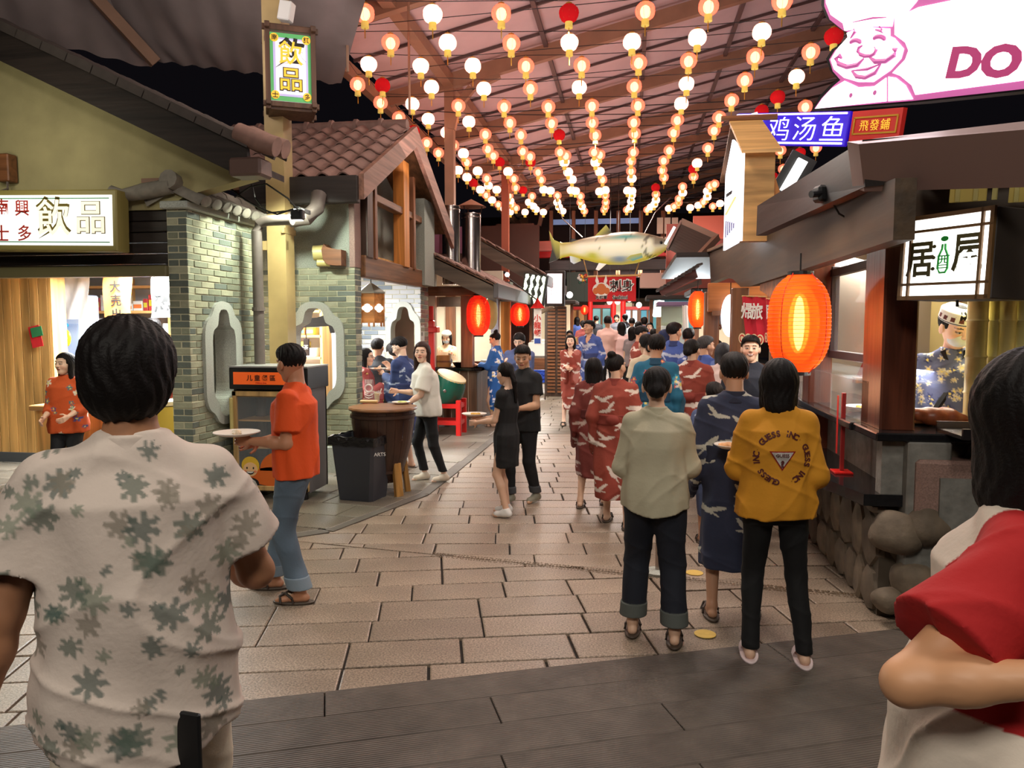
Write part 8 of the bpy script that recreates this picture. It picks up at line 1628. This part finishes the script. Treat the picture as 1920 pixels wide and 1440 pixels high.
# 3 orange t-shirt man
om = person('man in an orange t-shirt and ripped rolled jeans holding a plate, looking left', 550, 4.66, 644, 98, 'm', tee(C(222, 78, 18), hem=.83, slack=.034, sleeve=.72), dict(kind='trousers', paint=lambda V, N=None: (np.array(C(92, 108, 124))*(1+.30*vnoise(V, 5)+.22*vnoise(V, 17, 3))[:, None])*np.where((((V[:, 2]-.50)/.035)**2+((np.abs(V[:, 0])-.11)/.05)**2 < 1)[:, None] & (V[:, 1] > .02)[:, None], 1.9, 1.), slack=.024, cuff=.072, hem=.11, cuffcol=C(120, 134, 146)), 'crop', armR=(.10, .28, 1.04), armL=(-.14, .25, 1.08), poleR=(.5, -.35, .7), legL=(-.06, -.06), legR=(.02, .20), head=(-38, -10), skin=C(186, 130, 98), curl=.5)
def held_plate(pr, wr='WL', dx=(0, .12, .03), r=.12, label='', food=None):
    p = pr['toW'](pr[wr]+np.array(dx)*pr['s']); return plate(p, r, label, food)
held_plate(om, 'WL', (.02, .10, .035), .145, 'large white paper plate held by the orange-shirted man', (220, 200, 170))
def decal(pr, s, x, z, h, m_, back=True, arc=None, sx=1., off=.002, name='lettering', shapes=None):
    """print lettering on the shirt: follows the cloth by ray casting on the shirt mesh"""
    from mathutils.bvhtree import BVHTree
    so = [o for o in pr['root'].children if o.name.startswith(('shirt', 'kimono', 'dress'))][0]; bv = BVHTree.FromPolygons([v.co for v in so.data.vertices], [tuple(p.vertices) for p in so.data.polygons])
    sg = -1 if back else 1; items = []
    if arc is not None:
        R0, a0, a1 = arc; n = len(s)
        for i, ch in enumerate(s):
            if ch == ' ': continue
            a_ = a0+(a1-a0)*i/(n-1); items.append((ch, x+R0*sin(a_), z+R0*cos(a_), -a_))
    else: items = [(s, x, z, 0)]
    for ch, cx, cz, rot in items:
        me = text_mesh(ch, .1, off, 0.0004, sx) if shapes is None else shapes; co = np.array([v.co for v in me.vertices]); k = 1. if shapes is not None else h/(co[:, 1].max()-co[:, 1].min() if len(ch) > 1 or ch not in '.' else h*6)
        for v in me.vertices:
            a_, b_ = v.co.x*k, v.co.y*k; u, w = a_*cos(rot)-b_*sin(rot), a_*sin(rot)+b_*cos(rot)
            px_, pz_ = (cx+u)*(1 if back else -1), cz+w; hit = bv.ray_cast(Vector((px_, sg*1.0, pz_)), Vector((0, -sg, 0)))[0]; y = (hit.y if hit else 0)+sg*(.0035 if v.co.z > 0 else .0025)
            v.co = (px_, y, pz_)
        me.materials.clear(); me.materials.append(m_); me.polygons.foreach_set('use_smooth', [False]*len(me.polygons)); last = child(name, me, so, (0, 0, 0))
    return last
decal(om, 'O', -.02*om['s'], 1.24*om['s'], .16, m_whiteink, back=False, sx=.8); decal(om, '女', -.02*om['s'], 1.21*om['s'], .09, m_ink, back=False)
# 4 cream shirt woman
cw = person('woman from behind in a cream long-sleeved shirt and dark rolled trousers', 1232, 4.30, 684, -3, 'f', dict(kind='shirt', paint=plain(C(186, 178, 152), .05), hem=.80, sleeve=1.92, slack=.036, collar=True, shirt_tail=.04, wr=.006), dict(kind='trousers', paint=plain(C(22, 26, 38)), slack=.028, cuff=.078, hem=.135, cuffcol=C(84, 88, 84)), 'lowbun', armR=(.22, .30, 1.04), armL=(-.20, .26, 1.0), legR=(.03, -.08), legL=(-.03, .04), build=1.0)
# 5 navy kimono man
nk = person('man from behind in a navy robe printed with white cranes', 1378, 4.72, 660, 4, 'm', dict(kind='kimono', paint=crane_print(C(46, 52, 76), C(186, 184, 172), seed=33, s=(.075, .11), density=1.1), sash=plain(C(34, 38, 58)), hem=.34), None, 'fade', armR=(.24, .28, 1.05), armL=(-.24, .26, 1.0), legR=(.06, .02), legL=(-.02, -.05))
# 6 yellow sweater woman
ys_ = person('woman from behind in a mustard sweatshirt with round lettering', 1462, 4.10, 671, -4, 'f', dict(kind='shirt', paint=plain(C(206, 140, 30), .05), hem=.84, sleeve=1.9, slack=.044, wr=.006), dict(kind='trousers', paint=plain(C(14, 14, 16)), slack=.008, cuff=.046, hem=.07), 'bob', armL=(-.20, .30, 1.12), armR=(.20, .22, 1.0), legR=(.07, -.02), legL=(-.02, .0), shoes='slide', build=.98)
s_ = ys_['s']; maroon = mat('maroon_print', C(86, 30, 26), .7)
decal(ys_, 'GUESS INC. GUESS INC. GUESS INC. ', .01*s_, 1.185*s_, .031, maroon, arc=(.125, radians(-168), radians(168)), off=.004)
def tri_mesh(r, z0):
    mb = MB(); N = 8; pts = []
    for i in range(N+1):
        for j in range(N+1-i): u, v = i/N, j/N; pts.append((r*(-.98+1.96*(u)+.98*v), r*(.6-1.5*v), 1 if z0 else 0))
    idx = {}; n = 0
    for i in range(N+1):
        for j in range(N+1-i): idx[(i, j)] = n; n += 1
    fs = []
    for i in range(N):
        for j in range(N-i):
            fs.append((idx[(i, j)], idx[(i, j+1)], idx[(i+1, j)]))
            if i+j < N-1: fs.append((idx[(i+1, j)], idx[(i, j+1)], idx[(i+1, j+1)]))
    mb.add(pts, [f[::-1] for f in fs]+fs); return mb.mesh('triangle_print')
def out(o, a):
    for v in o.data.vertices: v.co.y -= a
decal(ys_, 'x', .01*s_, 1.18*s_, 1, m_redink, shapes=tri_mesh(.066, 0), name='triangle_print')
out(decal(ys_, 'x', .01*s_, 1.181*s_, 1, m_whiteink, shapes=tri_mesh(.055, 0), name='triangle_print'), .002)
out(decal(ys_, 'GUESS', .01*s_, 1.20*s_, .017, maroon, off=.002), .006); out(decal(ys_, '?', .01*s_, 1.155*s_, .036, maroon, off=.008), .006)
held_plate(ys_, 'WL', (-.02, .06, .03), .10, 'white paper plate held by the mustard-sweatshirt woman', (226, 170, 120))
# 7 smiling man facing us
person('smiling man with short dark hair facing the camera beside the orange lantern', 1408, 7.4, 628, 172, 'm', tee(C(30, 34, 46)), None, 'short', face=dict(smile=True), skin='l', head=(0, 4), build=1.1)
# 8 bun woman in red kimono (back)
person('woman from behind in a rust-red crane robe, dark hair in a top bun, walking', 1155, 6.75, 662, -8, 'f', dict(KR_(41), hem=.30, drop=.30), None, 'bun', armR=(.26, .12, .95), armL=(-.24, .16, 1.0), legR=(.04, -.12), legL=(0, .14), head=(-30, 0), build=1.15)
# 9 long-haired woman
person('woman with very long black hair in a darker rust robe', 1113, 7.5, 670, -5, 'f', dict(kind='kimono', paint=crane_print(C(112, 46, 40), C(180, 160, 150), seed=42, extra=C(140, 90, 84)), sash=plain(C(90, 34, 32)), hem=.36), None, 'long', armR=(.2, .2, 1.0), armL=(-.24, .1, .92), legR=(.02, .08), legL=(-.02, -.16), build=1.05)
# 10 walking woman facing us
person('bob-haired woman in a rust-red crane robe walking toward the camera, hands clasped', 1070, 13.7, 627, 178, 'f', dict(KR_(43), hem=.30), None, 'bob', armR=(.05, .24, 1.10), armL=(-.05, .24, 1.08), legR=(0, .20), legL=(0, -.14), skin='l', head=(0, 2))
# 11 blue-robed man with drink
bm = person('man in a blue crane robe holding a yellow drink, behind the walking woman', 1106, 15.2, 600, 150, 'm', dict(KB_(44), hem=.4), None, 'short', armR=(.12, .22, 1.30), armL=(-.22, .1, .95), head=(-20, 5))
o = thing('drink_cup', 'small yellow drink cup held by the blue-robed man', 'cup', bm['toW'](bm['WR']+np.array((0, .08, .06)))); MB().lathe([(.03, -.06), (.04, .06), (.001, .06)], o.location, 12).build('cup_body', mat('yellow_cup', C(220, 190, 90), .4), o, smooth=True)
# 12 pink tee man & pink shirt woman (backs)
person('man from behind in a pale pink t-shirt and dark trousers in mid-alley', 1140, 19, 592, 0, 'm', tee(C(214, 176, 168)), None, 'short', armR=(.24, .05, .85)); person('woman from behind in a pale pink top with long dark hair, beside the pink-shirted man', 1166, 19, 603, 0, 'f', tee(C(222, 188, 186)), None, 'straight')
# 13 red kimono glasses, side
person('man with glasses in a rust robe, turned right, hands together', 1200, 12.8, 611, -70, 'm', dict(KR_(45)), None, 'short', armR=(.05, .26, 1.05), armL=(-.05, .26, 1.05), face=dict(glasses=True), head=(-20, -14), build=1.15)
# 14 teal floral
person('person from behind in a teal floral robe with short dark hair, mid-crowd', 1231, 7.9, 626, -10, 'm', KT_(46), None, 'short', armR=(.24, .2, 1.0), armL=(-.24, .2, 1.0), head=(15, 0)); person('person in a cream top half hidden left of the teal floral robe', 1213, 8.8, 624, 20, 'f', tee(C(214, 196, 168)), None, 'tied')
# 15 red kimono bun
person('woman from behind in a rust robe with a low bun, right of the teal robe', 1298, 8.3, 634, -12, 'f', dict(KR_(47)), None, 'lowbun', armR=(.26, .26, 1.08), armL=(-.25, .1, .95), head=(-20, 0), build=1.15)
# 16 blue kimonos
person('stout man in a blue robe with greying short hair facing right', 1322, 9.4, 629, -50, 'm', dict(KB_(48, density=.4)), None, 'crop', armR=(.2, .25, 1.1), build=1.2, hairc=C(64, 60, 60), head=(-15, 0)); person('man in a blue crane robe lit blue-white from the right, farther back', 1264, 11.0, 604, -15, 'm', dict(KB_(49)), None, 'short', head=(-35, 0)); person('bob-haired woman from behind in a pale top near the stall posts', 1356, 9.2, 642, 5, 'f', tee(C(222, 196, 188)), None, 'bangs', hairc=C(56, 56, 60)); person('dark-haired person behind the stout blue-robed man', 1296, 10.6, 634, -30, 'f', dict(KB_(50)), None, 'tied'); person('person with blue-black hair left of the lit blue-robed man', 1246, 11.6, 618, 0, 'f', dict(KB_(51)), None, 'mop', hairc=C(30, 44, 80)); person('short-haired person seen just right of the lit blue-robed man', 1291, 11.8, 615, -20, 'm', dict(KB_(52)), None, 'short'); person('person in profile between stout man and bob-haired woman', 1338, 10.2, 636, -60, 'm', tee(C(60, 66, 90)), None, 'short'); person('person in a striped blue robe hidden behind the navy crane robe', 1340, 6.3, 716, 5, 'm', dict(kind='kimono', paint=crane_print(C(70, 82, 116), C(150, 160, 180), seed=53, density=.3), sash=plain(C(50, 56, 84))), None, 'short', armL=(-.3, .1, 1.0)); person('dark-haired shopper beyond the orange lantern\'s left edge', 1385, 6.6, 735, 10, 'f', tee(C(70, 50, 46)), None, 'straight')
# 17 couple in black
person('man in a black t-shirt and black trousers looking down beside the woman in black', 982, 7.5, 646, 150, 'm', tee(C(24, 24, 26), slack=.03), dict(kind='trousers', paint=plain(C(20, 20, 24)), slack=.016, cuff=.055, hem=.11, cuffcol=C(70, 72, 76)), 'short', armR=(.06, .22, 1.04), armL=(-.16, .28, 1.06), head=(30, -14), shoes=C(150, 146, 130), skin=C(206, 160, 128), legR=(0, .1), legL=(.02, -.12))
bw_ = person('woman in a short black dress and white sneakers', 950, 6.95, 678, 75, 'f', dict(kind='dress', paint=plain(C(22, 22, 24)), hem=.56), None, 'pony', armR=(.10, .34, 1.06), armL=(-.10, .32, 1.04), head=(-25, -8), shoes=C(226, 224, 220), legR=(0, .04), legL=(0, -.04)); held_plate(bw_, 'WR', (-.02, .10, .03), .12, 'paper plate of noodles held by the woman in the black dress', (220, 170, 70))
# 18 white T woman
person('woman in white t-shirt and black trousers at the barrel table', 801, 8.35, 640, 118, 'f', tee(C(222, 218, 206), slack=.05, hem=.82, sleeve=.85), dict(kind='trousers', paint=plain(C(20, 20, 22)), slack=.012, cuff=.05, hem=.13), 'straight', armR=(.02, .36, 1.12), armL=(-.22, .34, .96), head=(62, 2), shoes=C(214, 200, 180), legR=(0, .02), legL=(.02, -.18), lean=.04, skin='l', hairc=C(52, 32, 26))
# 19 blue robe man w/ glasses eating
be = person('man with glasses in a blue and white robe eating at the barrel table', 761, 9.05, 631, 75, 'm', dict(kind='kimono', paint=crane_print(C(48, 62, 108), C(170, 180, 200), seed=61, s=(.06, .1), extra=C(120, 136, 180), density=1.2), sash=plain(C(44, 54, 96)), hem=.42), None, 'short', armR=(.12, .30, 1.28), armL=(-.08, .30, 1.24), face=dict(glasses=True), head=(8, -26), lean=.06, skin='l'); held_plate(be, 'WL', (.04, .10, .04), .11, 'plate with orange food lifted by the bespectacled man in blue', (230, 130, 40))
# 20 others at the porch
person('man from behind in a black shirt in the tavern porch', 707, 9.9, 634, -5, 'm', tee(C(34, 34, 38), slack=.04), None, 'short', armR=(.3, .1, 1.0), build=1.12); person('dark-haired person in white behind the man in black, under the porch', 737, 10.4, 643, 40, 'm', tee(C(222, 216, 210)), None, 'mop', skin='l', head=(10, -30))
wg = person('laughing woman with glasses in a pinkish robe raising food at the pillar', 684, 9.1, 652, -75, 'f', dict(kind='kimono', paint=flower_print(C(176, 84, 84), [C(230, 200, 190), C(150, 50, 50)], n=120, seed=8), sash=plain(C(150, 60, 60))), None, 'straight', armR=(.18, .28, 1.22), face=dict(glasses=True, smile=True), head=(-5, 0), skin='l')
# 21 vendor, floral customer, man with plate
v = person('masked stall vendor in a dark apron and white cap behind the left counter', 838, 14.2, 621, 175, 'f', dict(kind='shirt', paint=flower_print(C(226, 200, 170), [C(200, 120, 80), C(120, 90, 70)], n=60, seed=3), sleeve=1.6), None, 'bob', hat=None, face=dict(mask=C(190, 205, 222)), armR=(.16, .28, 1.02), armL=(-.16, .28, 1.02), head=(0, -14), skin='l')
q = Sdf(); q.stack(np.array([.70, .95, 1.15, 1.28])*v['s'], np.array([.19, .19, .175, .12])*v['s'], np.array([.155, .15, .150, .13])*v['s'], None, None, 0); q.cut(lambda X, Y, Z: .0-Y+0*X+0*Z); vv, ff = q.mesh(.018); child('apron', np_mesh('apron', vv, ff, np.tile(np.array(C(52, 62, 84)), (len(vv), 1)), m_cloth), v['root'], (0, 0, 0))
q = Sdf(); q.ell(np.array((0, -.01, .085))*v['s'], np.array((.095, .11, .075))*v['s'], 0); q.cut(lambda X, Y, Z: .05-Z+0*X+0*Y); vv, ff = q.mesh(.012); child('cap', np_mesh('cap', vv @ v['Rh'].T+v['hc'], ff, np.tile(np.array(C(230, 228, 222)), (len(vv), 1)), m_cloth), v['root'], (0, 0, 0))
person('woman in a blue daisy-print robe with a top bun at the left counter', 930, 13.1, 622, 78, 'f', dict(kind='kimono', paint=flower_print(C(40, 96, 168), [C(235, 235, 240)], n=190, r=(.022, .04), seed=17, zr=(.25, 1.45)), sash=plain(C(40, 80, 140)), narrow=True), None, 'bun', armR=(.1, .36, 1.08), armL=(-.1, .34, 1.12), head=(5, -25), shoes='sandal')
mp = person('man with glasses in a slate-blue robe eating behind the man in black', 974, 12.0, 624, 172, 'm', dict(kind='kimono', paint=crane_print(C(74, 84, 122), C(150, 158, 184), seed=71, density=.5, extra=C(100, 110, 150)), sash=plain(C(50, 56, 90))), None, 'mop', armR=(.16, .24, 1.22), armL=(-.16, .26, 1.16), face=dict(glasses=True), build=1.15, skin='l', head=(0, -14)); held_plate(mp, 'WL', (.02, .05, .04), .10, 'small plate held up by the man in the slate-blue robe', (235, 225, 200))
# 22 shop staff left
person('woman with long dark hair in an orange printed work jacket behind the shop counter', 122, 6.9, 660, 190, 'f', dict(kind='shirt', paint=flower_print(C(206, 84, 34), [C(70, 80, 140), C(230, 220, 200), C(60, 120, 130)], n=60, seed=5, r=(.02, .045)), sleeve=1.5, slack=.05), None, 'straight', armR=(.12, .28, .98), armL=(-.14, .26, 1.0), skin='l', head=(-18, 0))
person('person in a rust robe inside the drinks shop next to the brick pier', 312, 8.4, 636, 60, 'f', dict(KR_(81)), None, 'tied', head=(30, -10), armR=(.1, .3, 1.1)); person('customer with tousled dark hair farther inside the drinks shop', 286, 9.4, 596, 30, 'm', dict(kind='kimono', paint=crane_print(C(90, 96, 170), C(220, 210, 230), seed=9), sash=plain(C(70, 60, 120))), None, 'mop')
# 23 chef
chf = person('masked chef in a patterned cap and blue floral jacket working at the sushi stall', 1790, 5.6, 573, 165, 'm', dict(kind='shirt', paint=flower_print(C(96, 104, 140), [C(220, 215, 205), C(60, 66, 110), C(200, 190, 170)], n=620, r=(.014, .026), seed=4, zr=(.85, 1.48)), sleeve=1.15, slack=.04), dict(kind='trousers', paint=plain(C(60, 60, 66))), 'fade', hat='cap', face=dict(mask=C(214, 222, 226)), armR=(.30, .34, 1.02), armL=(-.1, .3, 1.0), head=(28, -22), skin='l', lean=.05)
s_ = chf['s']
for nm, c_, z0, z1 in (('apron', C(70, 74, 84), .55, 1.06),):
    q = Sdf(); q.stack(np.array([z0, .9, z1])*s_, np.array([.20, .205, .19])*s_, np.array([.16, .165, .155])*s_, None, None, 0); q.cut(lambda X, Y, Z: -.02-Y+0*X+0*Z); vv, ff = q.mesh(.009); child(nm, np_mesh(nm, vv, ff, np.tile(np.array(c_), (len(vv), 1)), m_cloth), chf['root'], (0, 0, 0))
mb = MB(); pts = [(-.06, .10, 1.44), (.0, .165, 1.28), (.10, .175, 1.08)]; mb.tube([Vector(p)*s_ for p in pts], .022, 6); mb.tube([Vector((-p[0], p[1]-.004, p[2]))*s_ for p in pts[:2]], .022, 6); mb.build('black_lapel', m_black, chf['root'], smooth=True, local=True)
# 24 far crowd and child
rq = random.Random(5); far = [(1068, 22, 619, 'child in a yellow top far down the left side', 'm', C(220, 200, 80)), (1093, 25, 600, 'shopper in dark red behind the blue-robed man', 'f', C(120, 50, 46)), (1118, 33, 592, 'far shopper in black left of the pink-shirted man', 'm', C(34, 34, 40)), (1082, 34, 594, 'far shopper in blue near the left lit stall', 'f', C(60, 80, 140)), (1156, 34, 590, 'far shopper in grey between the red pillars', 'm', C(90, 90, 96)), (1172, 31, 588, 'far shopper in dark clothes by the right pillar', 'f', C(40, 40, 50)), (1185, 26, 596, 'far shopper in a white t-shirt right of the pink pair', 'm', C(226, 226, 224)), (1197, 24, 602, 'shopper with dark hair behind the rust-robed man', 'f', C(80, 70, 100)), (1208, 28, 594, 'tall shopper in a slate robe near the white lamp', 'm', C(70, 74, 110)), (1218, 22, 604, 'shopper in blue left of the paper lamp post', 'f', C(70, 90, 150)), (1186, 18, 612, 'woman in grey just beyond the rust-robed man', 'f', C(130, 120, 124)), (1226, 17, 616, 'dark-robed shopper beneath the white square lamp', 'm', C(60, 60, 90))]
for i, (px_, Y_, ty_, lb, sx_, c_) in enumerate(far): person(lb, px_, Y_, ty_, rq.choice((0, 20, 180, -30)), sx_, tee(c_, sleeve=1. if i % 2 else .7), None, rq.choice(('short', 'mop') if sx_ == 'm' else ('straight', 'tied', 'bob')), shoes=None)
